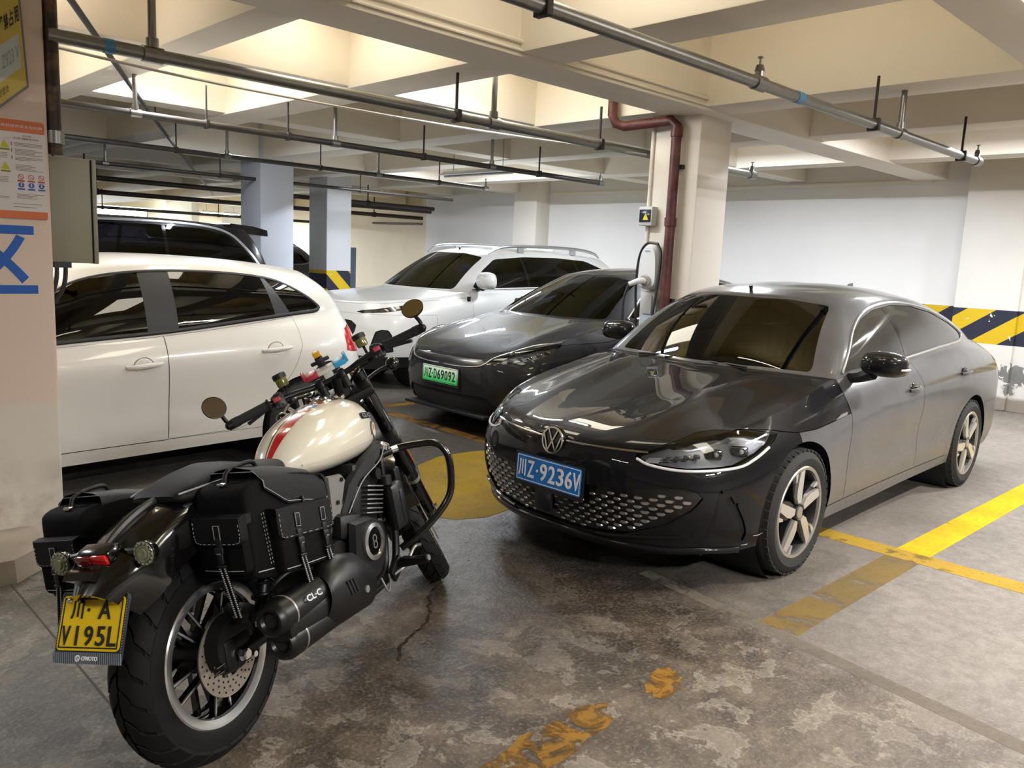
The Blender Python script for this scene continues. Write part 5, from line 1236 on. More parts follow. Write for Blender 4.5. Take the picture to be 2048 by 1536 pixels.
def hatchback():
    root = thing('hatchback', 'white hatchback with dark windows parked beside the left pillar', 'car', (.509, 5.913, 0), (0, 0, R(183)))
    ring = [
        st([.72, .76, .77, .74, .66], 0, [.20, .35, .5, .64, .74]),
        st([.68, .73, .74, .70, .62], [.4, .42, .42, .41, .4], [.20, .35, .5, .64, .75]),
        st([.54, .58, .58, .54, .46], [.64, .66, .67, .66, .64], [.21, .35, .5, .66, .79]),
        st([.38, .42, .42, .36, .26], [.76, .78, .79, .78, .72], [.21, .35, .5, .68, .83]),
        st([.2, .22, .2, .15, .1], [.80, .82, .83, .82, .75], [.21, .35, .5, .70, .86]),
        st(-.05, [.815, .835, .84, .83, .755], [.21, .35, .52, .72, .88]),
        st(-.52, [.79, .815, .825, .83, .755], [.205, .32, .52, .74, .895]),
        st(-1.0, [.785, .81, .822, .836, .765], [.205, .32, .50, .76, .925]),
        st(-1.5, [.785, .81, .822, .838, .765], [.21, .325, .50, .78, .962]),
        st(-2.0, [.79, .815, .828, .84, .755], [.215, .33, .52, .80, 1.01]),
        st(-2.47, [.80, .83, .84, .838, .72], [.22, .34, .54, .82, 1.065]),
        st(-2.85, [.77, .80, .81, .79, .655], [.25, .38, .58, .84, 1.09]),
        st([-3.03, -3.07, -3.08, -3.04, -2.96], [.60, .64, .65, .62, .50], [.28, .4, .6, .86, 1.08]),
        st([-3.12, -3.17, -3.18, -3.13, -3.05], [.3, .32, .32, .31, .25], [.29, .4, .6, .87, 1.07]),
        st([-3.14, -3.19, -3.20, -3.15, -3.07], 0, [.29, .4, .6, .87, 1.07])]
    spec = dict(ring=ring, k=(3, 6, 11, 11), cowl=[(-.18, 0, .94), (-.23, .35, .94), (-.38, .62, .92)],
        top_front=[(-.85, 0, 1.40), (-.88, .28, 1.395), (-.98, .51, 1.37)], top_side=[(-.98, .51, 1.37), (-1.35, .56, 1.408), (-1.8, .565, 1.412), (-2.3, .55, 1.385), (-2.66, .515, 1.335)],
        top_rear=[(-2.66, .515, 1.335), (-2.74, .28, 1.372), (-2.76, 0, 1.38)],
        hood_centre=[(.5, 0, .80), (.2, 0, .865), (-.05, 0, .915)], roof_centre=[(-1.1, 0, 1.44), (-1.55, 0, 1.462), (-2.2, 0, 1.442)], bulge=(.02, .032, .03), crown=.015)
    c = Car(spec)
    for xx in (0, -2.47): c.cut('wheel_opening', ['body'], [circ_xz(xx, .30, .345)], lambda p: p.y > .5)
    dlo = [(-.46, .925), (-.80, 1.18), (-1.02, 1.30), (-1.35, 1.358), (-1.75, 1.368), (-2.15, 1.345), (-2.38, 1.30), (-2.56, 1.205), (-2.665, 1.125), (-2.62, 1.095), (-2.45, 1.080), (-2.0, 1.035), (-1.5, .985)]
    side = lambda p: p.x < -.4 and p.y > .3
    c.cut('front_side_window', ['cabin', 'body'], [sdpoly(dlo, pxz), fore_of([(-1.36, .9), (-1.36, 1.4)])], side)
    c.cut('rear_side_window', ['cabin', 'body'], [sdpoly(dlo, pxz), aft_of([(-1.56, .9), (-1.56, 1.4)]), fore_of([(-2.28, 1.05), (-2.22, 1.33)])], side)
    c.cut('quarter_window', ['cabin', 'body'], [sdpoly(dlo, pxz), aft_of([(-2.42, 1.05), (-2.25, 1.33)])], side)
    c.cut('window_pillar', ['cabin', 'body'], [sdpoly(dlo, pxz), between_x(-1.6, -1.33)], side)
    c.cut('window_pillar_rear', ['cabin', 'body'], [sdpoly(dlo, pxz), between_x(-2.5, -2.18)], side)
    c.cut('windshield', ['cabin'], [sdpoly([(-1, .96), (.4, .96), (.62, .95), (.5, 1.34), (.3, 1.385), (-1, 1.39)], pyz)], lambda p: p.x > -1.2)
    c.cut('rear_window', ['cabin'], [sdpoly([(-1, 1.12), (.5, 1.12), (.44, 1.31), (-1, 1.34)], pyz)], lambda p: p.x < -2.6)
    c.cut('tail_lamp', ['body', 'cabin'], [sdpoly([(-2.29, .79), (-2.31, .95), (-2.46, .985), (-2.72, .96), (-2.70, .76)], lambda co: np.stack([co[:, 0]+.7*co[:, 1], co[:, 2]], 1))], lambda p: p.x < -2.7 and p.y > .3)
    shut_f = [(-.47, 1.2), (-.50, .3)]; mid = [(-1.455, 1.2), (-1.455, .3)]
    c.cut('front_door', ['body'], [aft_of(shut_f), fore_of(mid), above([(-4, .295), (1, .285)])])
    c.cut('rear_door', ['body'], [sdpoly([(-1.455, 1.3), (-1.455, .292), (-1.95, .30), (-2.10, .36), (-2.24, .52), (-2.37, .70), (-2.44, .86), (-2.43, .98), (-2.36, 1.3)], pxz)])
    c.cut('hood', ['hood'], [lambda co: np.full(len(co), -1.0)])
    c.cut('rocker_panel', ['body'], [below([(1, .285), (-4, .30)]), between_x(-2.14, -.34)])
    c.cut('rear_bumper', ['body'], [below([(-2.7, .62), (-4, .62)]), aft_of([(-2.72, 0), (-2.72, 1)])])
    c.delete('wheel_opening')
    paint = pm('white_car_paint', 'd3d2ce', .28, coat=.8, coatr=.05)
    mats = dict(body_shell=paint, hood=paint, front_door=paint, rear_door=paint, rocker_panel=paint, rear_bumper=paint, windshield=GLASS, front_side_window=GLASS_K, rear_side_window=GLASS_K, quarter_window=GLASS_K, rear_window=GLASS_K, window_pillar=pm('pillar_satin', '1a1a1d', .5), window_pillar_rear=pm('pillar_satin', '1a1a1d', .5),
        tail_lamp=pm('hatch_tail_lamp', 'b3121c', .12, coat=.8))
    o = c.build(root, mats, .0026, ('front_door', 'rear_door', 'hood', 'rocker_panel', 'rear_bumper', 'tail_lamp'), {'window_pillar': .001}, ('front_door', 'rear_door', 'rocker_panel', 'front_side_window', 'rear_side_window', 'quarter_window', 'window_pillar', 'window_pillar_rear', 'tail_lamp'),
        noliner=('windshield', 'front_side_window', 'rear_side_window', 'quarter_window', 'rear_window'))
    wl = dlo+dlo[:1]
    for sg in (1, -1):
        offset_ribbon(M(), c, dlo[-5:]+[(-1.0, .952), (-.5, .915)], .026, .006, side=sg).out('window_seal', BLACK(), root, 40)
        offset_ribbon(M(), c, dlo[:9], .018, .005, side=sg).out('window_seal', BLACK(), root, 40)
        mirror_pod(root, -.60, sg*.94, 1.0, (1, .85, 1), paint, sg, indicator=False)
        wheel(root, 0, sg*.74, .30, .20, .19, sg, 'ten'); wheel(root, -2.47, sg*.74, .30, .20, .19, sg, 'ten')
    add_handles(c, root, [(-1.30, .785), (-2.22, .842)], paint, ry=.062)
    M().prism([(0, 0), (.16, -.035), (.18, -.015), (.02, .02)], (-2.70, -.46, 1.385), -X_, Z_, -.92, .98).out('rear_spoiler', paint, root)
    arch_liner(root, 0, .345, .44, .78, z=.30); arch_liner(root, -2.47, .345, .44, .78, z=.30)
    M().box((-1.25, 0, .23), (3.5, 1.35, .08)).out('underbody', MATTE(), root)
    interior(root, -1.2, .34, .58, pm('seat_dark', '101012', .6))
    return root
def van(name, label, loc, rot, paint, trim):
    root = thing(name, label, 'van' if 'van' in name else 'car', loc, (0, 0, rot))
    ring = [
        st([.80, .85, .86, .82, .72], 0, [.22, .4, .58, .80, .93]),
        st([.76, .81, .82, .78, .68], [.42, .43, .44, .43, .42], [.22, .4, .58, .8, .94]),
        st([.62, .67, .68, .63, .52], [.7, .72, .73, .72, .68], [.23, .4, .58, .82, .97]),
        st([.40, .44, .44, .38, .26], [.86, .88, .89, .88, .80], [.24, .4, .6, .84, 1.01]),
        st(0, [.91, .93, .935, .93, .85], [.24, .4, .6, .86, 1.05]),
        st(-.35, [.90, .925, .93, .93, .84], [.23, .38, .6, .9, 1.08]),
        st(-1.2, [.90, .925, .93, .94, .87], [.23, .38, .6, .92, 1.11]),
        st(-2.1, [.90, .925, .93, .945, .87], [.23, .38, .6, .93, 1.13]),
        st(-3.0, [.91, .935, .94, .94, .86], [.25, .4, .62, .95, 1.16]),
        st(-3.55, [.90, .92, .925, .92, .83], [.27, .42, .64, .97, 1.18]),
        st([-3.85, -3.88, -3.9, -3.88, -3.82], [.76, .80, .81, .80, .72], [.3, .45, .66, .98, 1.19]),
        st([-3.98, -4.03, -4.05, -4.02, -3.95], [.4, .42, .43, .42, .4], [.3, .45, .66, .99, 1.19]),
        st([-4.0, -4.05, -4.07, -4.04, -3.97], 0, [.3, .45, .66, .99, 1.19])]
    spec = dict(ring=ring, k=(3, 5, 10, 10), cowl=[(.05, 0, 1.10), (-.02, .4, 1.1), (-.18, .7, 1.09)],
        top_front=[(-.95, 0, 1.72), (-1.0, .35, 1.715), (-1.1, .60, 1.70)], top_side=[(-1.1, .60, 1.70), (-1.6, .655, 1.745), (-2.3, .665, 1.755), (-3.0, .655, 1.74), (-3.55, .63, 1.70)],
        top_rear=[(-3.55, .63, 1.70), (-3.66, .3, 1.735), (-3.7, 0, 1.74)],
        hood_centre=[(.5, 0, 1.0), (.25, 0, 1.06)], roof_centre=[(-1.4, 0, 1.78), (-2.2, 0, 1.80), (-3.0, 0, 1.785)], bulge=(.03, .035, .04), crown=.015)
    c = Car(spec)
    for xx in (0, -2.9): c.cut('wheel_opening', ['body'], [circ_xz(xx, .34, .38)], lambda p: p.y > .5)
    dlo = [(-.45, 1.12), (-.9, 1.50), (-1.2, 1.66), (-1.7, 1.70), (-2.4, 1.71), (-3.0, 1.69), (-3.3, 1.62), (-3.52, 1.42), (-3.66, 1.25), (-3.4, 1.205), (-2.1, 1.16)]
    side = lambda p: p.x < -.3 and p.y > .3
    for nm, a_, b_ in (('front_side_window', -.3, -1.35), ('sliding_door_window', -1.39, -2.50), ('quarter_window', -2.54, -4.2)):
        c.cut(nm, ['cabin', 'body'], [sdpoly(dlo, pxz), between_x(b_, a_)], side)
    c.cut('window_pillar', ['cabin', 'body'], [sdpoly(dlo, pxz), between_x(-1.42, -1.30)], side)
    c.cut('window_pillar_rear', ['cabin', 'body'], [sdpoly(dlo, pxz), between_x(-2.58, -2.45)], side)
    c.cut('windshield', ['cabin'], [sdpoly([(-1, 1.13), (.5, 1.13), (.68, 1.12), (.57, 1.66), (.3, 1.70), (-1, 1.705)], pyz)], lambda p: p.x > -1.3)
    c.cut('rear_window', ['cabin'], [sdpoly([(-1, 1.24), (.62, 1.24), (.58, 1.64), (-1, 1.68)], pyz)], lambda p: p.x < -3.45)
    c.cut('hood', ['hood'], [lambda co: np.full(len(co), -1.0)])
    c.cut('front_door', ['body'], [between_x(-1.37, -.36), above([(-4, .38), (1, .38)])])
    c.cut('sliding_door', ['body'], [between_x(-2.45, -1.37), above([(-4, .38), (1, .38)])])
    c.delete('wheel_opening')
    mats = dict(body_shell=paint, hood=paint, front_door=paint, sliding_door=paint, windshield=GLASS_K, front_side_window=GLASS_K, sliding_door_window=GLASS_K, quarter_window=GLASS_K, rear_window=GLASS_K, window_pillar=BLK_GLOSS, window_pillar_rear=BLK_GLOSS)
    c.build(root, mats, .0024, ('front_door', 'sliding_door', 'hood'), {}, ('front_door', 'sliding_door', 'front_side_window', 'sliding_door_window', 'quarter_window', 'window_pillar', 'window_pillar_rear'), noliner=('windshield', 'front_side_window', 'sliding_door_window', 'quarter_window', 'rear_window'))
    for sg in (1, -1):
        offset_ribbon(M(), c, [(-1.0, 1.60), (-1.25, 1.70), (-1.7, 1.735), (-2.4, 1.742), (-3.0, 1.722), (-3.33, 1.645), (-3.55, 1.44), (-3.70, 1.25)], .034 if trim else .012, .008, side=sg).out('roof_trim', pm('rail_alloy', 'b3b5b8', .3, .8), root, 40)
        wheel(root, 0, sg*.82, .34, .225, .22, sg, 'ten'); wheel(root, -2.9, sg*.82, .34, .225, .22, sg, 'ten')
        mirror_pod(root, -.5, sg*1.03, 1.22, (1, 1, 1.2), paint, sg, indicator=False)
    add_handles(c, root, [(-1.25, .95), (-1.5, .95)], paint)
    M().loft([[(-3.40, -.60, 1.67), (-3.40, .60, 1.67), (-3.40, .56, 1.775), (-3.40, -.56, 1.775)], [(-3.70, -.60, 1.65), (-3.70, .60, 1.65), (-3.70, .56, 1.755), (-3.70, -.56, 1.755)], [(-3.90, -.58, 1.64), (-3.90, .58, 1.64), (-3.90, .56, 1.715), (-3.90, -.56, 1.715)]]).out('rear_spoiler', paint, root)
    M().bar((-3.86, .1, 1.32), (-4.02, -.35, 1.62), .022, .02).ball((-3.86, .1, 1.32), .03, 10).out('rear_wiper', BLACK(), root)
    arch_liner(root, 0, .38, z=.34); arch_liner(root, -2.9, .38, z=.34)
    M().box((-1.6, 0, .25), (4.4, 1.5, .1)).out('underbody', MATTE(), root)
    return root
sedan_mid()
suv('suv', 'white estate with silver roof rails parked behind the green plated sedan', (5.9, 8.10, 0), PI, pm('white_suv_paint', 'd2d2cf', .28, coat=.8))
hatchback()
van('van', 'black van with chrome roof trim parked behind the white hatchback', (1.22, 10.4, 0), PI, pm('black_car_paint', '07080a', .3, coat=1.0, spec=.2), True).scale = (1, 1, 1.025)
suv('suv', 'distant dark car with pale roof seen between the two far columns', (5.8, 16.4, 0), PI, pm('far_car_paint', '33373a', .3, coat=.8))
# ------------------------------------------------------------------ the motorcycle (local: x forward, y left, z up, origin under the rear axle)
def motorcycle():
    root = thing('motorcycle', 'black cruiser motorcycle with cream tank and saddlebags leaning on its stand', 'motorcycle', (0.998, 2.227, 0), (-.188, 0, R(25.9)))
    BK = pm('bike_satin_black', '0a0a0b', .42, spec=.35); GB = pm('bike_gloss_black', '0b0a0a', .14, coat=.7); EN = pm('engine_black', '101012', .48, .2, var=.2, vscale=12)
    LE = pm('bag_leatherette', '07070a', .46, spec=.3, bump=.25, bscale=320); NY = pm('bag_nylon', '050506', .8, spec=.15, bump=.2, bscale=500); STI = pm('white_stitching', '9da0a2', .8); SIL = pm('cast_silver', '9c9a98', .4, .7)
    CR = CHROME(); RUB = pm('bike_tyre', '0c0c0d', .7, spec=.25, var=.3, vscale=25); GRIP = pm('grip_rubber', '161617', .8, bump=.4, bscale=200)
    AX = .323
    def P(m, name, mat, par=root, ang=35): return m.out(name, mat, par, ang)
    # ---- wheels
    def moto_tyre(r, wd, rim):
        prof = []
        for t in np.linspace(-1, 1, 21):
            a = t*R(78); prof.append((r-wd*.50*(1-math.cos(a))*.92, wd/2*math.sin(a)/math.sin(R(78))*1.0))
        prof = [(rim, -wd*.40), (rim+.012, -wd*.44), (rim+.03, -wd*.475)]+prof[3:-3]+[(rim+.03, wd*.475), (rim+.012, wd*.44), (rim, wd*.40)]
        m = M().lathe([(p[0]-.006 if 3 < i < len(prof)-4 else p[0], p[1]) for i, p in enumerate(prof)], (0, 0, 0), Y_, 72)
        def surf(ph, lat, up):
            a = lat*R(70); rr2 = r-wd*.50*(1-math.cos(a))*.92; y = wd/2*math.sin(a)/math.sin(R(78)); n = np.array([math.cos(a)*1.0, math.sin(a)])
            rr2 += up*n[0]; y += up*n[1]; return (rr2*math.cos(ph), y, rr2*math.sin(ph))
        N = 24; g = ([.05, .32, .42, .66, .95], [0., .30, .62, .78, 1.05])
        for k in range(N):
            for sg in (1, -1):
                G = []
                for lat in (.05, .30, .34, .42, .46, .68, .95):
                    off = np.interp(lat, *g); G.append([surf((k+(.5 if sg < 0 else 0)+off+q)*2*PI/N, sg*lat, .0012) for q in (.09, .36, .64, .91)])
                G = np.array(G); low = np.array([[surf(math.atan2(p[2], p[0]), 0, 0) for p in row] for row in G])
                m.grid(G, sg > 0)
                # skirts
                per = [G[i][0] for i in range(7)]+[G[6][j] for j in range(1, 4)]+[G[i][3] for i in range(5, -1, -1)]+[G[0][j] for j in (2, 1)]
                per = np.array(per); rad = per.copy(); rad[:, [0, 2]] *= (1-.009/np.hypot(per[:, 0], per[:, 2]))[:, None]; rad[:, 1] *= .965
                q = len(per); Fs = [(i, (i+1) % q, q+(i+1) % q, q+i) for i in range(q)]
                m.add(np.vstack([per, rad]), Fs if sg > 0 else [f[::-1] for f in Fs])
        return m
    def moto_wheel(name, c, r, wd, rim, tf=None, par=root, disc_r=.125, disc_y=-.095):
        m = moto_tyre(r, wd, rim); T0 = (lambda V: V+np.array(c)) if tf is None else (lambda V: tf(V+np.array(c)))
        def o(mm, nm, mat, pp, ang=35):
            if mm.V: mm.V = [T0(np.vstack(mm.V))]
            return mm.out(nm, mat, pp, ang)
        wv = o(m, name, RUB, par, 40)
        h = wd*.40
        o(M().lathe([(rim+.001, -h), (rim-.010, -h*.9), (rim-.03, -h*.3), (rim-.03, h*.3), (rim-.010, h*.9), (rim+.001, h)], (0, 0, 0), Y_, 64), 'rim', GB, wv)
        for sg in (-1, 1):
            o(M().lathe([(rim-.026, sg*h*.86), (rim-.022, sg*h*1.02), (rim-.008, sg*h*1.09), (rim+.003, sg*h*1.12), (rim+.010, sg*h*1.03)], (0, 0, 0), Y_, 72), 'rim_flange', pm('polished_rim', 'c9cacb', .18, .9), wv)
        bk, br = M(), M()
        for i in range(10):
            a = i*2*PI/10; b = a+(.13 if i % 2 else -.13)
            for sg in (-1, 1):
                p0 = np.array([.05*math.cos(a), sg*.045, .05*math.sin(a)]); p1 = np.array([(rim-.024)*math.cos(b), sg*.030, (rim-.024)*math.sin(b)])
                bk.bar(p0, p1, .013, .020, up=Y_); br.bar(p0+(p1-p0)*.25+np.array([0, sg*.0105, 0]), p1+np.array([0, sg*.0105, 0]), .006, .002, up=Y_)
        o(bk, 'spokes', GB, wv)['kind'] = 'stuff'; o(br, 'spoke_edges', pm('machined_edge', 'bfc0c2', .25, .8), wv)['kind'] = 'stuff'
        o(M().cyl((0, -.085, 0), (0, .085, 0), .045, n=28).cyl((0, -.06, 0), (0, .06, 0), .062, n=28), 'hub', BK, wv)
        # drilled disc
        pts = []; Fs = []; n = 48
        md = M().lathe([(disc_r*.56, -.0025), (disc_r, -.0025), (disc_r, .0025), (disc_r*.56, .0025)], (0, disc_y, 0), Y_, 60, closed=True)
        for k in range(10):
            a = k*2*PI/10; md.bar((disc_r*.36*math.cos(a), disc_y, disc_r*.36*math.sin(a)), (disc_r*.6*math.cos(a+.2), disc_y, disc_r*.6*math.sin(a+.2)), .014, .004, up=Y_)
        o(md, 'brake_disc', pm('disc_steel', 'b7aea3', .32, .8), wv)
        hm = M()
        for k in range(24):
            for rr2, da in ((.66, 0), (.78, .09), (.90, .18)):
                a = k*2*PI/24+da; hm.cyl((disc_r*rr2*math.cos(a), disc_y-.0031, disc_r*rr2*math.sin(a)), (disc_r*rr2*math.cos(a), disc_y+.0031, disc_r*rr2*math.sin(a)), .0036, n=8)
        o(hm, 'disc_holes', MATTE(), wv)['kind'] = 'stuff'
        return wv
    moto_wheel('rear_wheel', (0, 0, AX), .323, .150, .212)
    # rear hub hardware, swing arm, caliper
    P(M().tube([(-.02, -.125, AX), (.20, -.125, .335), (.42, -.12, .37), (.58, -.09, .40)], [.026, .030, .032, .034], 12, 4).box((-.0, -.125, AX+.01), (.12, .034, .10), bev=.016).cyl((-.005, -.102, AX+.035), (-.005, -.135, AX+.035), .092, .078, 30), 'swing_arm', BK)
    P(M().tube([(-.02, .125, AX), (.20, .125, .335), (.42, .12, .37), (.58, .09, .40)], [.026, .030, .032, .034], 12, 4), 'swing_arm', BK)
    ax = P(M().cyl((0, -.165, AX), (0, .165, AX), .011, n=14), 'axle', SIL); P(M().cyl((0, -.150, AX), (0, -.168, AX), .021, .017, n=6).cyl((0, -.168, AX), (0, -.172, AX), .013, n=14), 'axle_nut', CR, ax)
    P(M().cyl((.05, -.14, .30), (.05, -.155, .30), .010, n=6).cyl((-.06, -.13, AX), (-.095, -.13, AX), .006, n=8).cyl((-.07, -.13, AX-.02), (-.10, -.13, AX-.02), .006, n=8), 'adjuster_bolt', CR, ax)
    ca = P(M().box((.055, -.112, .425), (.10, .055, .062), roty(R(25)), .014).box((.045, -.13, .44), (.06, .03, .05), roty(R(25)), .01).cyl((.01, -.145, .425), (.01, -.12, .425), .016, n=14).cyl((.08, -.145, .405), (.08, -.12, .405), .016, n=14), 'rear_caliper', BK)
    P(M().cyl((.03, -.148, .445), (.03, -.138, .445), .008, n=6).cyl((.09, -.148, .40), (.09, -.138, .40), .007, n=6), 'caliper_bolt', CR, ca)
    P(M().tube([(.10, -.13, .42), (.24, -.14, .47), (.36, -.13, .46), (.46, -.12, .42)], .006, 8, 5), 'brake_hose', BK)
    for sg in (1, -1):
        sh = P(M().tube([(.12, sg*.135, .40), (.26, sg*.135, .70)], .020, 14), 'rear_shock', BK)
        coil = [np.array([.135+.105*t, sg*.135, .43+.225*t])+.030*(math.cos(t*14*PI)*np.array([.9, 0, -.42])+math.sin(t*14*PI)*Y_) for t in np.linspace(0, 1, 90)]
        P(M().tube(coil, .0055, 6), 'spring', BK, sh)
    # ---- rear fender, tail
    arcs = []
    for a in np.linspace(R(139), R(48), 26):
        r1, r2, r3 = .492, .462, .345; c, s = math.cos(a), math.sin(a); w_ = .113 if a < R(125) else .113-.05*((a-R(125))/R(14))**1.5
        sec = [(r3, -w_), (r2-.02, -w_*1.0), (r2+.006, -w_*.90), (r1-.004, -w_*.62), (r1+.004, -w_*.25), (r1+.010, 0), (r1+.004, w_*.25), (r1-.004, w_*.62), (r2+.006, w_*.90), (r2-.02, w_), (r3, w_), (r3, w_-.006), (r2-.022, w_-.008), (r1-.016, w_*.5), (r1-.010, 0), (r1-.016, -w_*.5), (r2-.022, -w_+.008), (r3, -w_+.006)]
        arcs.append([(rr2*c, y, AX+rr2*s) for rr2, y in sec])
    fen = P(M().loft(arcs), 'rear_fender', GB, root, 45)
    P(M().tube([(( .506)*math.cos(a), -.0, AX+.506*math.sin(a)) for a in np.linspace(R(128), R(96), 12)], [.004, .012, .013, .010], 8), 'fender_ridge', pm('ridge_grey', '4a4a4c', .3, .6), fen)
    for a in (126, 124): P(M().cyl((.507*math.cos(R(a)), 0, AX+.507*math.sin(R(a))), (.515*math.cos(R(a)), 0, AX+.515*math.sin(R(a))), .006, n=8), 'fender_screw', CR, fen)
    tl = P(M().box((-.285, .012, .730), (.055, .12, .044), roty(R(-20)), .014).tube([(-.27, .165, .708), (-.265, .08, .720), (-.265, -.05, .725), (-.26, -.145, .728)], .013, 10, 4), 'tail_lamp_housing', GB)
    P(M().box((-.314, .040, .719), (.012, .055, .030), roty(R(-20)), .006), 'tail_lens', pm('tail_lens_dim', '6b0f10', .15, coat=.8), tl)
    P(M().box((-.314, -.015, .721), (.012, .055, .030), roty(R(-20)), .006), 'tail_lens', pm('tail_lens_bright', 'c31012', .15, coat=.8), tl)
    for y, z in ((.165, .704), (-.140, .728)):
        sgn = P(M().lathe([(0, .024), (.018, .022), (.032, .004), (.034, -.012), (.032, -.014)], (-.272, y, z), X_, 26), 'turn_signal', GB)
        P(M().lathe([(0, -.004), (.013, -.006), (.014, -.001), (.022, -.003), (.024, .003), (.032, .0), (.033, .010)], (-.288, y, z), X_, 26), 'signal_lens', pm('smoked_lens', '85876f', .12, .25, coat=.8), sgn)
        for k in range(14):
            a = k*2*PI/14; M().box((-.287, y+.028*math.cos(a), z+.028*math.sin(a)), (.006, .006, .006), rotx(a), .001).out('lens_facet', pm('facet_lens', '9c9d8e', .1, .3), sgn)
    # plate bracket and plate
    P(M().prism([(-.362, .682), (-.345, .70), (-.28, .705), (-.25, .69), (-.30, .662), (-.325, .662)], (0, .075, 0), X_, Z_, .10).box((-.306, .025, .585), (.016, .14, .10), roty(R(22)), .005), 'plate_bracket', GB)
    ux = np.array([0, -1., 0]); uy = norm([.055, 0, .13]); pc = np.array([-.338, .027, .558]); nn = np.cross(ux, uy)
    hold = M(); hold.prism([(a*1.0, b) for a, b in rr_poly(.236, .182, .012)], pc-uy*.012-nn*.008, ux, uy, .007)
    hp = P(hold, 'plate_holder', pm('holder_navy', '1b232b', .4))
    st_ = M()
    for k in range(34):
        u = -.118+k*.0072; st_.prism([(u, -.103), (u+.0036, -.103), (u-.0024, -.074), (u-.006, -.074)], pc-nn*.001, ux, uy, .0012)
    for k in range(22):
        v = -.072+k*.0068
        for u in (-.1165, .1135): st_.prism([(u, v), (u+.003, v+.001), (u+.003, v+.0044), (u, v+.0034)], pc-nn*.001, ux, uy, .0012)
    for k in range(32): st_.prism([(-.114+k*.0072, .0765), (-.111+k*.0072, .0765), (-.110+k*.0072, .079), (-.113+k*.0072, .079)], pc-nn*.001, ux, uy, .0012)
    P(st_, 'holder_stripes', pm('stripe_steel', '8d97a2', .35, .5), hp)['kind'] = 'stuff'
    tx = M().text('CFMOTO', .0105, pc-uy*.089+ux*.012+nn*.0006, ux, uy, .0012, .056, bold=.02); tx.lathe([(.0085, 0), (.0085, .001), (.0062, .001), (.0062, 0)], pc-uy*.089-ux*.030+nn*.0004, nn, 24).text('S', .010, pc-uy*.089-ux*.030+nn*.0006, ux, uy, .001, .006)
    P(tx, 'holder_lettering', pm('plate_white', 'e6e8ea', .4), hp)
    chs = [('川', -.052, .034, .042, .048), ('·', -.012, .034, .009, .009), ('A', .046, .034, .044, .046), ('V', -.082, -.032, .030, .050), ('1', -.042, -.032, .008, .050), ('9', .000, -.032, .030, .050), ('5', .042, -.032, .030, .050), ('L', .082, -.032, .030, .050)]
    pl = plate(root, pc, ux, uy, .22, .14, pm('plate_yellow', 'efca0c', .32), pm('plate_ink', '15181a', .5), chs, holder=False)
    for a, b in ((-.083, .058), (.083, .058)): P(M().ball(pc+ux*a+uy*b+nn*.003, .009, 12, (1, 1, 1)), 'plate_bolt', CR, pl)
    # ---- seat
    rings = []
    for x, zb, zt, w_ in ((-.085, .815, .832, .080), (-.065, .802, .846, .098), (.0, .790, .862, .112), (.08, .775, .876, .122), (.16, .762, .882, .128), (.24, .752, .862, .128), (.33, .745, .838, .118), (.41, .745, .836, .095), (.46, .75, .825, .06)):
        rings.append([(x, w_*math.copysign(abs(math.cos(a))**.55, math.cos(a))*(1-.12*max(0, math.sin(a))), (zb+zt)/2+(zt-zb)/2*math.copysign(abs(math.sin(a))**.6, math.sin(a))) for a in np.arange(28)*2*PI/28])
    seat = P(M().loft(rings), 'seat', pm('seat_vinyl', '0b0b0d', .55, spec=.25, bump=.2, bscale=260), root, 50)
    for sg in (1, -1): P(M().tube([(-.080, sg*.089, .835), (-.0, sg*.113, .840), (.08, sg*.125, .842), (.18, sg*.131, .835)], .0028, 6, 6), 'seat_piping', STI, seat)
    P(M().box((.03, 0, .785), (.20, .19, .03), bev=.01), 'seat_base', pm('seat_base_grey', '33373c', .4), seat)
    # ---- tank
    TX = np.array([.425, .455, .505, .575, .66, .76, .86, .94, 1.0, 1.035]); TB = np.array([.775, .758, .742, .730, .722, .720, .722, .730, .748, .785]); TT = np.array([.800, .840, .885, .925, .955, .973, .980, .965, .925, .875]); TW = np.array([.035, .070, .103, .132, .150, .156, .152, .138, .110, .070])
    xs = np.linspace(.425, 1.035, 34); sm = lambda A: hermite(np.stack([TX, A, 0*TX], 1)[:, None], np.interp(xs, TX, np.arange(len(TX))))[:, 0, 1]
    tb, tt, tw = sm(TB), sm(TT), sm(TW)
    def tank_pt(x, a, off=0.0):
        b_, t_, w_ = np.interp(x, xs, tb), np.interp(x, xs, tt), np.interp(x, xs, tw)
        zc = b_+(t_-b_)*.42; s, c = math.sin(a), math.cos(a); up = t_-zc if s > 0 else zc-b_
        n = np.array([0, c*up, s*w_]); n /= np.linalg.norm(n)+1e-9
        return np.array([x, w_*math.copysign(abs(c)**.82, c), zc+up*math.copysign(abs(s)**.90, s)])+n*off
    rings = [[tank_pt(x, a) for a in np.arange(44)*2*PI/44] for x in xs]
    tank = P(M().loft(rings), 'fuel_tank', pm('cream_paint', 'dcd8c8', .16, coat=1.0, coatr=.03), root, 60)
    P(M().loft([[tank_pt(x, a, .004) for a in np.concatenate([np.linspace(PI+.25, PI+.12, 3), [PI+.12+.0]])] for x in xs[4:30]], cap=False), 'tank_seam', pm('cream_paint', 'dcd8c8', .16), tank)
    def stripe(name, mat, y0, y1, x0, x1, off=.0012):
        G = []
        for x in np.linspace(x0, x1, 24):
            w_ = np.interp(x, xs, tw); row = []
            for y in np.linspace(y0, y1, 4):
                yy = y*min(1, w_/.12); cc = min(1, abs(yy)/w_)**(1/.82); row.append(tank_pt(x, PI/2+math.copysign(math.asin(cc), -yy) if True else 0, off))
            G.append(row)
        return P(M().grid(np.array(G), y1 < y0), name, mat, tank, 60)
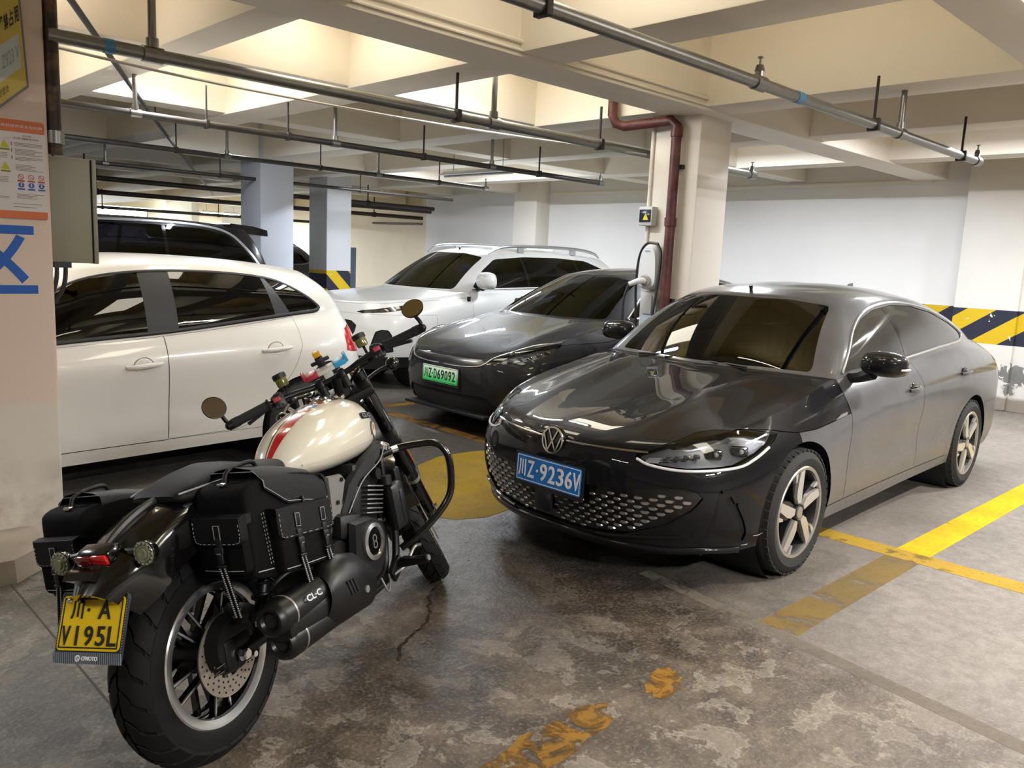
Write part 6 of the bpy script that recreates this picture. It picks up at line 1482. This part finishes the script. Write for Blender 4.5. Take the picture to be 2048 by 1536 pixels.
    RED = pm('stripe_red', 'b5121b', .18, coat=.8); stripe('tank_stripe', RED, .006, -.036, .44, .70); stripe('tank_stripe', RED, .004, -.036, .765, .83)
    SBK = pm('stripe_black', '16161a', .2); stripe('tank_stripe', SBK, .021, .016, .44, .74); stripe('tank_stripe', pm('stripe_blue', '5f8ac8', .2), -.018, -.036, .712, .745); stripe('tank_stripe', pm('stripe_ice', 'b9c9d6', .2), .006, -.016, .712, .745)
    stripe('tank_stripe', pm('stripe_dark_red', '6d1a1f', .2), .02, -.055, .84, .862)
    P(M().lathe([(0, .014), (.030, .012), (.038, .002), (.044, .0), (.046, -.01)], tank_pt(.80, PI/2)+np.array([.02, 0, .004]), norm([-.12, 0, 1]), 28), 'fuel_cap', CR, tank)
    m = M()
    for k in range(10): a = k*2*PI/10; q = tank_pt(.80, PI/2)+np.array([.02, 0, .008]); m.cyl(q+np.array([.041*math.cos(a), .041*math.sin(a), 0]), q+np.array([.041*math.cos(a), .041*math.sin(a), .008]), .004, n=8)
    P(m, 'cap_bolts', CR, tank)['kind'] = 'stuff'
    # badges on the right flank
    p0, p1 = tank_pt(.905, PI-(-.55) if False else 2*PI-.0-PI+.02-.35, .001), tank_pt(.99, PI-.42, .001)
    def on_flank(x, a): 
        p = tank_pt(x, a, .002); dx = norm(tank_pt(x+.01, a)-tank_pt(x-.01, a)); dz = norm(tank_pt(x, a-.02)-tank_pt(x, a+.02)); return p, dx, dz
    A0 = 1.5*PI-PI/2  # right side, angle pi = -y
    for sg in (1, -1):
        a = PI-.42 if sg > 0 else .42
        def fl(x, a): p = tank_pt(x, a, .003); return p
        p = fl(.905, a); dx = norm(fl(.925, a)-fl(.885, a)); dz = norm(fl(.905, a-.05*(1 if sg > 0 else -1))-fl(.905, a+.05*(1 if sg > 0 else -1))); dxx = dx if sg > 0 else -dx
        P(M().prism(rr_poly(.090, .026, .008), p-np.cross(dxx, dz)*.002, dxx, dz, .003), 'model_badge', BK, tank); P(M().text('CL·C', .017, p+np.cross(dxx, dz)*.0015, dxx, dz, .0015, .075, bold=.03), 'badge_lettering', SIL, tank)
        a2 = PI-.02 if sg > 0 else .02; p = fl(.945, a2); dx = norm(fl(.955, a2)-fl(.935, a2)); dz = norm(fl(.945, a2-.05*sg)-fl(.945, a2+.05*sg)); dxx = dx*sg
        nn2 = np.cross(dxx, dz); bdg = P(M().prism([(.026*math.cos(t), .034*math.sin(t)) for t in np.arange(24)*2*PI/24], p-nn2*.003, dxx, dz, .005), 'round_badge', SIL, tank)
        P(M().prism([(.021*math.cos(t), .028*math.sin(t)) for t in np.arange(24)*2*PI/24], p, dxx, dz, .003), 'badge_face', pm('badge_cream', 'd6d2c6', .4), bdg)
        P(M().prism([(.012*math.cos(t), .008+.012*math.sin(t)) for t in np.arange(14)*2*PI/14], p, dxx, dz, .0036), 'badge_patch', pm('badge_amber', 'b3812e', .4), bdg)
    # ---- frame
    fr = M()
    for sg in (1, -1):
        fr.tube([(1.00, sg*.05, .86), (.985, sg*.09, .74), (.80, sg*.125, .68), (.60, sg*.128, .56), (.50, sg*.12, .44), (.52, sg*.11, .30)], .017, 12, 5)
        fr.tube([(1.02, sg*.05, .80), (1.06, sg*.085, .62), (1.06, sg*.10, .36), (.98, sg*.10, .22), (.70, sg*.10, .20), (.52, sg*.11, .28)], .016, 12, 5)
        fr.tube([(.62, sg*.12, .69), (.40, sg*.12, .72), (.18, sg*.11, .735), (-.05, sg*.10, .76)], .014, 10, 4)
    fr.cyl((.965, 0, 1.06), (1.03, 0, .86), .034, n=18); P(fr, 'frame', BK)
    for sg in (1, -1):
        P(M().prism([(.575, .725), (.665, .715), (.685, .69), (.62, .575), (.585, .54), (.565, .57)], (0, sg*.134, 0), X_, Z_, -sg*.012, .94), 'frame_plate', SIL)
        for x, z in ((.655, .695), (.61, .62)): P(M().cyl((x, sg*.130, z), (x, sg*.152, z), .008, n=10), 'plate_screw', BK)
        P(M().prism([(.985, .78), (.95, .715), (.77, .66), (.62, .53), (.60, .55), (.70, .665), (.84, .735)], (0, sg*.118, 0), X_, Z_, -sg*.03, .97), 'side_cover', pm('cover_grey', '252528', .42))
        P(M().tube([(.985, sg*.152, .755), (.93, sg*.155, .705), (.78, sg*.155, .655), (.64, sg*.152, .545)], .0035, 8, 5), 'cover_edge', pm('edge_grey', '6d6c6e', .35, .6))
        P(M().prism([(.32, .73), (.60, .715), (.57, .60), (.40, .60), (.34, .66)], (0, sg*.105, 0), X_, Z_, -sg*.02, .95), 'side_panel', BK)
    # ---- engine
    eng = P(M().box((.72, 0, .36), (.46, .24, .22), bev=.05).box((.60, 0, .46), (.24, .22, .14), bev=.04).cyl((.70, -.13, .43), (.70, -.185, .43), .115, .105, 36).cyl((.54, -.12, .42), (.54, -.165, .42), .085, .075, 28).box((.64, -.13, .52), (.16, .10, .10), roty(R(12)), .03).cyl((.72, .12, .42), (.72, .19, .42), .11, .10, 32), 'engine_case', EN)
    P(M().prism([(.60, .545), (.72, .535), (.80, .50), (.82, .42), (.80, .36), (.74, .30), (.66, .29), (.60, .33), (.575, .42)], (0, -.185, 0), X_, Z_, .022, .9), 'clutch_cover', pm('clutch_cover_black', '141417', .42, .2), eng)
    P(M().lathe([(.070, -.004), (.070, .012), (.055, .016), (.050, .006)], (.71, -.205, .44), -Y_, 44), 'cover_ring', pm('brushed_ring', 'c3c4c6', .22, .9), eng)
    cdk = P(M().lathe([(.0, .010), (.05, .010), (.052, .0)], (.71, -.205, .44), -Y_, 36), 'cover_disc', BLK_GLOSS, eng)
    eo = np.array([.71, -.2165, .44]); em = M()
    for dz in (.012, -.012): em.lathe([(.015, 0), (.015, .0015), (.010, .0015), (.010, 0)], eo+np.array([0, 0, dz]), -Y_, 24)
    em.box(eo, (.024, .003, .005)); P(em, 'cover_emblem', SIL, cdk)
    cyl = P(M().box((.83, 0, .545), (.19, .25, .17), roty(R(14)), .02).box((.855, 0, .665), (.20, .27, .09), roty(R(14)), .025).cyl((.90, -.14, .66), (.90, -.16, .66), .022, n=16), 'cylinder_block', EN)
    for k in range(7): P(M().box((.845+.006*k, -.125, .515+k*.0165), (.120, .055, .006), roty(R(14)), .002), 'cooling_fin', pm('fin_alloy', '9b9a99', .35, .8), cyl)
    for k, (x, z) in enumerate(((.82, .66), (.92, .64), (.80, .50), (.90, .47))): P(M().cyl((x, -.13, z), (x, -.158, z), .008, n=6), 'engine_bolt', CR, cyl)
    rad = P(M().box((1.085, 0, .52), (.05, .30, .26), roty(R(-8)), .012), 'radiator', BK)
    P(M().box((1.01, -.155, .50), (.10, .05, .20), roty(R(-6)), .022).box((1.025, -.178, .50), (.03, .012, .13), roty(R(-6)), .005).cyl((.965, -.15, .60), (.965, -.15, .635), .024, n=16), 'coolant_tank', pm('coolant_black', '17181a', .38), rad)
    P(M().lathe([(0, .02), (.030, .016), (.036, .0), (.03, -.012)], (1.045, -.105, .745), norm([.1, -.5, .85]), 24), 'horn_cap', CR)
    for sg in (1, -1): P(M().tube([(.92, sg*.07, .60), (1.0, sg*.075, .52), (1.0, sg*.075, .34), (.92, sg*.10, .24), (.74, sg*.14, .235), (.58, -.16, .26)], .019, 12, 5), 'exhaust_header', pm('header_black', '1c1b1b', .4, .5))
    # ---- muffler (two stacked barrels with heat shield)
    mf = M(); MB = pm('muffler_black', '0a0a0b', .38, spec=.4)
    for z0, z1 in ((.450, .435), (.370, .350)):
        mf.lathe([(0, 0.0), (.022, 0), (.030, -.012), (.040, -.014), (.049, -.004), (.0545, .012), (.0545, .36), (.046, .42), (.03, .46)], (-.055+(.03 if z0 < .4 else 0), -.320, z0), norm([.52, .03, z1-z0]), 36)
    mf.box((.14, -.320, .408), (.36, .095, .07), bev=.02)
    muf = P(mf, 'muffler', MB, root, 40)
    for z0, x0 in ((.450, -.055), (.370, -.025)):
        P(M().cyl((x0-.004, -.320, z0), (x0+.06, -.318, z0-.002), .021, n=20), 'tail_pipe', MATTE(), muf)
        P(M().lathe([(.055, .05), (.0562, .054), (.055, .058)], (x0, -.320, z0), norm([.52, .03, -.02]), 36), 'barrel_ring', SIL, muf)
    rings = []
    for t, (x, zc, ry, rz) in enumerate(((.16, .425, .060, .070), (.19, .425, .066, .100), (.27, .42, .068, .110), (.36, .405, .064, .100), (.44, .37, .05, .07))):
        rings.append([(x+.02*math.sin(a), -.318+ry*math.cos(a), zc+rz*math.sin(a)) for a in np.linspace(PI*.40, PI*1.55, 18)])
    P(M().grid(np.array(rings), True), 'heat_shield', MB, muf, 60)
    for k in range(3): P(M().bar((.245+k*.018, -.385, .455-k*.002), (.262+k*.018, -.387, .405), .006, .004, up=Y_), 'shield_slot', MATTE(), muf)
    P(M().cyl((.35, -.378, .39), (.35, -.388, .39), .012, n=14), 'shield_bolt', SIL, muf)
    P(M().text('CL·C', .020, (.085, -.3725, .472), norm([1, 0, -.03]), norm([.02, .42, 1]), .001, .075, bold=.03), 'muffler_lettering', SIL, muf)
    # ---- saddlebags
    def bag(sg, shift=0.0, back=0.0, drop_=0.0):
        def B(m, nm, mat, par, ang=40):
            V = np.vstack(m.V)
            if sg < 0:
                V = V*np.array([1, -1, 1])+np.array([back, shift, drop_]); m.F = [q[::-1] for q in m.F]
            m.V = [V]
            return m.out(nm, mat, par, ang)
        YI, YO, XR = -.105, -.285, -.042
        prof = [(-.028, .832), (-.045, .78), (-.046, .61), (-.035, .565), (.10, .537), (.26, .512), (.315, .528), (.332, .62), (.338, .745), (.315, .792), (.20, .824), (.06, .842)]
        pr = cr_spline(np.array(prof), 3, True); c = pr.mean(0)
        rings = [np.stack([c[0]+(pr[:, 0]-c[0])*k, np.full(len(pr), y), c[1]+(pr[:, 1]-c[1])*k], 1) for y, k in ((YI, .95), (YI-.006, .99), (YI-.02, 1.0), (YO+.02, 1.0), (YO+.006, .99), (YO, .955))]
        m = M(); m.loft(rings); body = B(m, 'saddlebag', NY, root, 50)
        xsL = np.linspace(.035, .338, 16); G = []
        for x in xsL:
            zt = np.interp(x, [.03, .10, .22, .30, .338], [.858, .846, .820, .797, .770]); u = (x-.035)/.303; row = []
            drop = .045+.050*min(1, u*3.2)
            for y, dz in ((YI, -.03), (YI-.004, .004), (YI-.03, .016), ((YI+YO)/2, .024), (YO+.03, .013), (YO-.004, -.010), (YO-.009, -.03), (YO-.010, -drop)): row.append((x, y, zt+dz*(1-.5*max(0, u-.9)*10*.6)))
            G.append(row)
        lid = B(M().grid(np.array(G), True), 'bag_lid', LE, body, 60)
        edge = [(x+.0, YO-.0125, G[i][-1][2]+.006) for i, x in enumerate(xsL)]
        B(M().tube([(.035, YI-.01, .866), (.035, YO+.02, .864), (.037, YO-.010, .835)]+edge, .0012, 6), 'lid_stitching', STI, lid)
        B(M().tube([(.345, YO-.006, .70), (.346, YO-.004, .76), (.338, YO+.02, .785), (.335, YI-.02, .79)], .005, 6, 4), 'lid_piping', LE, lid)
        B(M().tube([(-.005, -.19, .842), (.02, -.19, .874), (.12, -.19, .880), (.15, -.19, .850)], .007, 8, 5), 'carry_handle', LE, body)
        for x, z in ((-.010, .842), (.155, .850)): B(M().box((x, -.19, z), (.03, .024, .010), bev=.003), 'handle_clip', CR, body)
        def pocket(O, U, N, w_, h_, dep, straps, tilt, zf=.46):
            O, U, N = np.array(O, float), np.array(U, float), np.array(N, float)
            pt = lambda p, d: O+U*p[0]+Z_*(p[1]-tilt*p[0])+N*d
            rot = np.stack([U-Z_*tilt, -N, Z_], 1)
            def ring(ob, k, d): c_ = np.mean(ob, 0); return [pt(c_+(np.array(q)-c_)*k, d) for q in ob]
            w2, h2 = w_/2, h_/2; ob = rr_poly(w_, h_, .02)
            pk = B(M().loft([ring(ob, k, d) for d, k in ((-.012, 1.0), (dep*.75, 1.0), (dep, .95))]), 'pocket', NY, body, 50)
            yb = h2-h_*zf
            ft = [(-w2-.006, h2+.006), (-w2-.006, yb+.02), (-w2-.002, yb+.008), (-w2+.012, yb), (w2-.012, yb), (w2+.002, yb+.008), (w2+.006, yb+.02), (w2+.006, h2+.006)]
            fp_ = B(M().loft([ring(ft, k, dep+d) for d, k in ((-.02, 1.0), (.004, 1.0), (.009, .965))]), 'pocket_flap', LE, pk, 40)
            B(M().loft([[pt((s*(w2+.006), h2+a), d) for a, d in ((.006, -.012), (.010, dep*.5), (.006, dep+.006), (-.02, dep+.006), (-.02, -.012))] for s in (-1, 1)]), 'flap_top', LE, pk)
            sp = [(-w2+.001, h2-.008), (-w2+.001, yb+.022), (-w2+.016, yb+.007), (0, yb+.006), (w2-.016, yb+.007), (w2-.001, yb+.022), (w2-.001, h2-.008)]
            L = cr_spline(np.array([pt(q, dep+.0098) for q in sp]), 8); mst = M()
            for i in range(0, len(L)-1, 2): mst.bar(L[i], L[i+1], .0015, .0014, up=N)
            B(mst, 'stitching', STI, fp_)['kind'] = 'stuff'
            B(M().tube([pt((-w2+.012, -h2+.014), dep*1.0), pt((0, -h2+.012), dep*1.01), pt((w2-.012, -h2+.014), dep*1.0)], .0015, 6), 'seam', STI, pk)
            for sx, ln in straps:
                q = (sx, h2-.032)
                B(M().box(pt((q[0], q[1]-.004), dep+.010), (.026, .004, .046), rot, .001), 'strap_patch', LE, fp_); mst = M()
                L = [pt((q[0]+a, q[1]-.004+b), dep+.0128) for a, b in ((-.010, .020), (.010, .020), (.010, -.020), (-.010, -.020), (-.010, .020))]
                for i in range(4): mst.bar(L[i], L[i+1], .0014, .001, up=N)
                B(mst, 'stitching', STI, fp_)['kind'] = 'stuff'
                g = lambda a, b, d: pt((sx+a, yb+b), dep+d)
                bk = B(M().box(g(0, .008, .011), (.022, .005, .03), rot, .002).box(g(0, -.012, .013), (.030, .009, .020), rot, .004).box(g(0, -.036, .012), (.020, .009, .032), rot, .004).box(g(0, -.058, .012), (.030, .011, .009), rot, .003), 'buckle', BLACK(), pk)
                B(M().box(g(0, -.020, .0185), (.014, .003, .004), rot, .001), 'buckle_edge', pm('buckle_grey', '6c6e72', .35), bk)
                if ln:
                    e = g(0, -.062, .010); d = norm(U*.20-Z_)*ln
                    B(M().bar(e, e+d, .022, .003, up=N), 'hanging_strap', NY, pk); mst = M(); n = int(ln/.0062)
                    for s2 in (-.008, .008):
                        for i in range(n): mst.box(e+d*((i+.5)/n)+U*s2+N*.0022, (.0040, .0040, .0036))
                    B(mst, 'strap_stitching', STI, pk)['kind'] = 'stuff'
            return pk
        pocket((XR, (YI+YO)/2-.005, .672), -Y_, -X_, .160, .165, .030, [(.004, .15)], .02)
        pocket((.172, YO+.002, .628), X_, -Y_, .262, .190, .034, [(-.050, .145), (.080, .10)], .14)
        mst = M()
        for dx in (-.0, .010):
            a, b = np.array([.012+dx, YO-.004, .745]), np.array([.022+dx, YO-.004, .585])
            for i in range(0, 26, 2): mst.bar(a+(b-a)*i/26, a+(b-a)*(i+1)/26, .0015, .0016, up=Y_)
        B(mst, 'stitching', STI, body)['kind'] = 'stuff'
        B(M().tube([(XR-.003, YI-.015, .590), (XR-.003, YO+.02, .587), (-.02, YO-.001, .583), (.03, YO-.004, .575)], .0016, 6, 3), 'seam', STI, body)
        B(M().box((.20, YO-.016, .722), (.010, .008, .05), bev=.002), 'zip_puller', BLACK(), body)
        return body
    bag(1); bag(-1, .175, -.05, -.035)
    # ---- crash bars, pegs, stand
    for sg in (1, -1):
        g = P(M().tube([(1.06, sg*.085, .70), (1.12, sg*.12, .715), (1.17, sg*.20, .720), (1.205, sg*.275, .712), (1.222, sg*.315, .66), (1.215, sg*.322, .56), (1.185, sg*.305, .47), (1.12, sg*.22, .37), (1.06, sg*.12, .30)], .0155, 14, 6), 'crash_bar', GB)
        P(M().tube([(1.045, sg*.09, .705), (1.035, sg*.10, .68), (1.03, sg*.10, .55)], .013, 10, 4).cyl((1.05, sg*.09, .705), (1.10, sg*.11, .712), .018, n=14), 'bar_clamp', BK, g)
        P(M().cyl((1.095, sg*.108, .712), (1.13, sg*.13, .716), .0165, n=14), 'clamp_band', CR, g)
        pg = P(M().box((.955, sg*.145, .25), (.10, .02, .06), roty(R(-30)), .008).cyl((.965, sg*.15, .262), (.972, sg*.285, .285), .016, .018, 14).box((.972, sg*.22, .284), (.036, .11, .014), bev=.004), 'foot_peg', BK)
        P(M().cyl((.972, sg*.286, .286), (.972, sg*.292, .287), .012, n=10), 'peg_cap', SIL, pg)
    P(M().tube([(.92, -.15, .235), (1.0, -.165, .25), (1.07, -.175, .30), (1.09, -.20, .305)], .007, 8, 4), 'brake_pedal', SIL)
    P(M().tube([(.70, -.225, .30), (.72, -.235, .24), (.80, -.20, .245), (.88, -.15, .25)], .004, 6, 5), 'brake_cable', SIL)
    P(M().tube([(.55, .13, .24), (.60, .22, .15), (.64, .32, .075)], .013, 10, 3).cyl((.64, .32, .068), (.64, .32, .076), .03, n=14), 'side_stand', BK)
    # ---- steered front end
    RK = R(33); sax = np.array([-math.sin(RK), 0, math.cos(RK)]); hs = np.array([.945, 0, 1.0]); DEL = R(37)
    def steer(V):
        v = np.asarray(V, float)-hs; c, s = math.cos(DEL), math.sin(DEL)
        return hs+v*c+np.cross(sax, v)*s+np.outer(v @ sax, sax)*(1-c)
    fw = np.array([math.cos(RK), 0, math.sin(RK)])      # forward, square to the steering axis
    def FP(m, name, mat, par=root, ang=35):
        m.V = [steer(np.vstack(m.V))]; return m.out(name, mat, par, ang)
    axle = hs-sax*.80+fw*.075; axle = axle+sax*((.32-axle[2])/sax[2])
    moto_wheel('front_wheel', tuple(axle), .32, .125, .215, steer, root, .145, -.075)
    for sg in (1, -1):
        b = axle+np.array([0, sg*.105, 0]); L = lambda t: b+sax*t
        leg = FP(M().cyl(L(-.03), L(.30), .026, .028, 18).cyl(L(.27), L(.47), .034, n=18).cyl(L(.46), L(.86), .031, n=18).box(L(-.02)+fw*.0, (.06, .045, .07), bev=.012), 'fork_leg', GB)
        FP(M().cyl(L(.20), L(.22), .0285, n=18).cyl(L(.468), L(.474), .0345, n=18), 'fork_band', SIL, leg)
        FP(M().cyl(L(.84), L(.868), .024, .020, 18).cyl(L(.868), L(.874), .012, n=6), 'fork_cap', CR, leg)
        FP(M().cyl(axle+np.array([0, sg*.10, 0]), axle+np.array([0, sg*.145, 0]), .013, n=6), 'axle_bolt', CR, leg)
        FP(M().box(L(.33)+np.array([0, sg*.036, 0])+fw*.012, (.022, .006, .085), roty(-RK), .003), 'reflector', pm('amber_reflector', 'c8661a', .2, coat=.6), leg)
    cal = FP(M().box(axle+np.array([-.045, -.098, .10]), (.06, .05, .11), roty(-RK), .014).box(axle+np.array([-.055, -.118, .10]), (.035, .02, .08), roty(-RK), .006), 'front_caliper', BK)
    FP(M().cyl(axle+np.array([-.055, -.13, .13]), axle+np.array([-.055, -.12, .13]), .014, n=14).box(axle+np.array([-.06, -.13, .095]), (.02, .008, .035), roty(-RK), .003), 'caliper_badge', pm('caliper_gold', 'b99a52', .3, .7), cal)
    FP(M().cyl(axle+np.array([-.03, -.13, .06]), axle+np.array([-.03, -.12, .06]), .010, n=6).cyl(axle+np.array([-.07, -.13, .155]), axle+np.array([-.07, -.12, .155]), .010, n=6), 'caliper_bolt', CR, cal)
    FP(M().tube([axle+np.array([-.06, -.11, .16]), axle+np.array([-.12, -.13, .30]), axle+np.array([-.22, -.10, .46]), axle+np.array([-.30, -.06, .60])], .005, 6, 5), 'brake_hose', BK)
    ff = []
    for a in np.linspace(R(165), R(40), 18):
        ff.append([(axle[0]+rr2*math.cos(a), y, axle[2]+rr2*math.sin(a)) for rr2, y in ((.330, -.078), (.352, -.072), (.362, -.04), (.365, 0), (.362, .04), (.352, .072), (.330, .078), (.330, .074), (.357, .04), (.359, 0), (.357, -.04), (.330, -.074))])
    FP(M().loft(ff), 'front_fender', GB, root, 50)
    for t, ln in ((.50, .06), (.80, .045)):
        q = axle+sax*t-fw*.0; FP(M().box(q-fw*.035, (.13, .27, ln), roty(-RK), .014), 'triple_clamp', BK)
    for y in (-.03, .03, 0.0):
        FP(M().cyl(axle+sax*.825-fw*(.05 if y else .07)+np.array([0, y*1.5, 0]), axle+sax*.84-fw*(.05 if y else .07)+np.array([0, y*1.5, 0]), .013 if y else .024, n=12), 'clamp_bolt', CR)
    hl = FP(M().lathe([(0, -.10), (.06, -.09), (.088, -.05), (.095, .0), (.095, .03), (.09, .035)], axle+sax*.66+fw*.10, X_, 32), 'headlamp', GB); FP(M().lathe([(0, .045), (.06, .04), (.088, .03)], axle+sax*.66+fw*.10, X_, 32), 'headlamp_lens', pm('headlamp_glass', '9fa5ab', .08, .4, coat=1.0), hl)
    FP(M().lathe([(0, .0), (.05, .0), (.055, -.01), (.05, -.05), (0, -.055)], axle+sax*.90+fw*.05, norm([-.7, 0, .7]), 28), 'gauge', BK)
    # handlebar
    bm_ = axle+sax*.905-fw*.045
    c0 = np.array([bm_[0], 0, bm_[2]])
    hb = lambda dx, y, dz: c0+np.array([dx, y*.96, dz])
    bar = FP(M().tube([hb(-.105, .385, .012), hb(-.075, .255, .016), hb(-.035, .15, .010), hb(.0, .075, .0), hb(0, -.075, 0), hb(-.035, -.15, .010), hb(-.075, -.255, .016), hb(-.105, -.385, .012)], .0125, 14, 6), 'handlebar', BK)
    for sg in (1, -1):
        FP(M().cyl(hb(-.005, sg*.05, -.06), hb(0, sg*.05, .0), .018, n=14).box(hb(0, sg*.05, .0), (.045, .034, .044), bev=.01), 'bar_riser', BK, bar)
        d = norm(hb(-.105, sg*.385, .012)-hb(-.075, sg*.255, .016)); g0 = hb(-.079, sg*.262, .016)
        gr = FP(M().cyl(g0, g0+d*.135, .0185, n=18).cyl(g0, g0+d*.006, .024, n=18).cyl(g0+d*.13, g0+d*.155, .020, n=18), 'grip', GRIP, bar)
        sw = FP(M().box(hb(-.062, sg*.226, .010), (.058, .05, .062), rotz(sg*R(12)), .012).box(hb(-.075, sg*.218, .034), (.03, .03, .02), bev=.005), 'switch_cube', BLACK(), bar)
        FP(M().box(hb(-.093, sg*.226, .020), (.008, .03, .018), bev=.003), 'red_switch', pm('switch_red', 'b03a48', .4), sw)
        for k in range(3): FP(M().box(hb(-.09, sg*(.210+k*.014), -.008), (.008, .009, .010), bev=.002), 'switch_button', pm('button_grey', '3b3b3e', .5), sw)
        FP(M().tube([hb(-.02, sg*.19, .008), hb(.02, sg*.235, .012), hb(.0, sg*.30, .004), hb(-.045, sg*.375, -.012)], [.011, .008, .006, .008], 8, 5), 'lever', BK, bar)
        # brake and clutch fluid cups
        rp = hb(.0, sg*.185, .0); cup_t = np.array([.0, 0, .105])
        rsv = FP(M().tube([rp, rp+np.array([.0, 0, .04]), rp+np.array([.012, 0, .06])], .006, 8, 3).box(rp, (.04, .03, .035), bev=.008), 'cup_arm', BK, bar)
        FP(M().lathe([(0, 0), (.021, 0), (.024, .008), (.024, .034)], rp+np.array([.012, 0, .060]), Z_, 22), 'fluid_cup', pm('amber_smoke', '6c6a2c', .15, coat=.6), rsv); FP(M().lathe([(.024, .034), (.028, .034), (.028, .052), (.024, .056), (0, .057)], rp+np.array([.012, 0, .060]), Z_, 22), 'cup_cap', BLACK(), rsv)
        # bar-end mirror
        e = g0+d*.16
        top = {1: np.array([-.02, .025, .085]), -1: np.array([.0, -.01, .085])}[sg]
        ma = FP(M().cyl(g0+d*.15, g0+d*.175, .019, n=14).tube([e, e+d*.012+np.array([.0, 0, .02]), e+top*.62], .008, 8, 4).ball(e+d*.01, .016, 12), 'mirror_arm', BK, bar)
        mc = e+top*1.0; nrm = {1: norm([-.80, -.45, .20]), -1: norm([-.78, .10, .62])}[sg]
        hs_ = FP(M().lathe([(0, -.016), (.030, -.013), (.044, -.004), (.046, .003), (.043, .004)], mc, nrm, 34), 'mirror_housing', BK, ma); FP(M().lathe([(0, .0035), (.0435, .0032)], mc, nrm, 34), 'mirror_glass', pm('bike_mirror_glass', 'd8d2c6', .02, 1.0), hs_)
    # phone holder clamped to the middle of the bar
    ph = c0+np.array([-.01, 0, .045]); tilt = rotx(0) @ roty(R(-25))
    q = lambda a, b, c: ph+tilt @ np.array([a, b, c])
    hold = FP(M().box(q(0, 0, .0), (.05, .075, .018), tilt, .004).box(q(0, 0, -.022), (.03, .04, .03), tilt, .006), 'phone_holder', pm('holder_white', 'c9cac4', .5), bar)
    for sg, col, nm in ((1, 'a3283a', 'holder_red'), (-1, '2f9fd0', 'holder_cyan')):
        FP(M().box(q(0, sg*.062, .002), (.056, .052, .022), tilt, .006).box(q(.0, sg*.092, .012), (.05, .014, .034), tilt, .005), 'holder_claw', pm(nm, col, .4), hold)
    bl = FP(M().box(q(.03, .005, .028), (.026, .034, .045), tilt, .006).box(q(.03, .005, .03), (.014, .08, .016), tilt, .005), 'holder_clip', BLACK(), hold); FP(M().box(q(.034, .005, .062), (.028, .030, .022), tilt, .004), 'clip_knob', pm('knob_yellow', 'd79a12', .4), bl)
    # round dark indicator on a short stalk at the right fork
    p = axle+sax*.80+np.array([.02, -.13, .0]); s_ = FP(M().tube([p, p+np.array([.02, -.05, .01]), p+np.array([.03, -.11, .012])], .008, 8, 4), 'signal_stalk', BK); FP(M().ball(p+np.array([.03, -.125, .012]), .030, 18), 'front_signal', pm('dark_signal', '141415', .2, coat=.5), s_)
    p = axle+sax*.80+np.array([.02, .13, .0]); s_ = FP(M().tube([p, p+np.array([.02, .05, .01]), p+np.array([.03, .11, .012])], .008, 8, 4), 'signal_stalk', BK); FP(M().ball(p+np.array([.03, .125, .012]), .030, 18), 'front_signal', pm('dark_signal', '141415', .2, coat=.5), s_)
    for k, (y, zz) in enumerate(((.05, .02), (-.04, .0), (.0, -.03), (-.07, .03))):
        FP(M().tube([c0+np.array([.0, y*3, -.01]), c0+np.array([.07, y*1.5, -.05+zz]), c0+np.array([.09, y*.5, -.16]), c0+np.array([.05, y*.3, -.26])], .0055, 6, 5), 'control_cable', BK)
    return root
motorcycle()
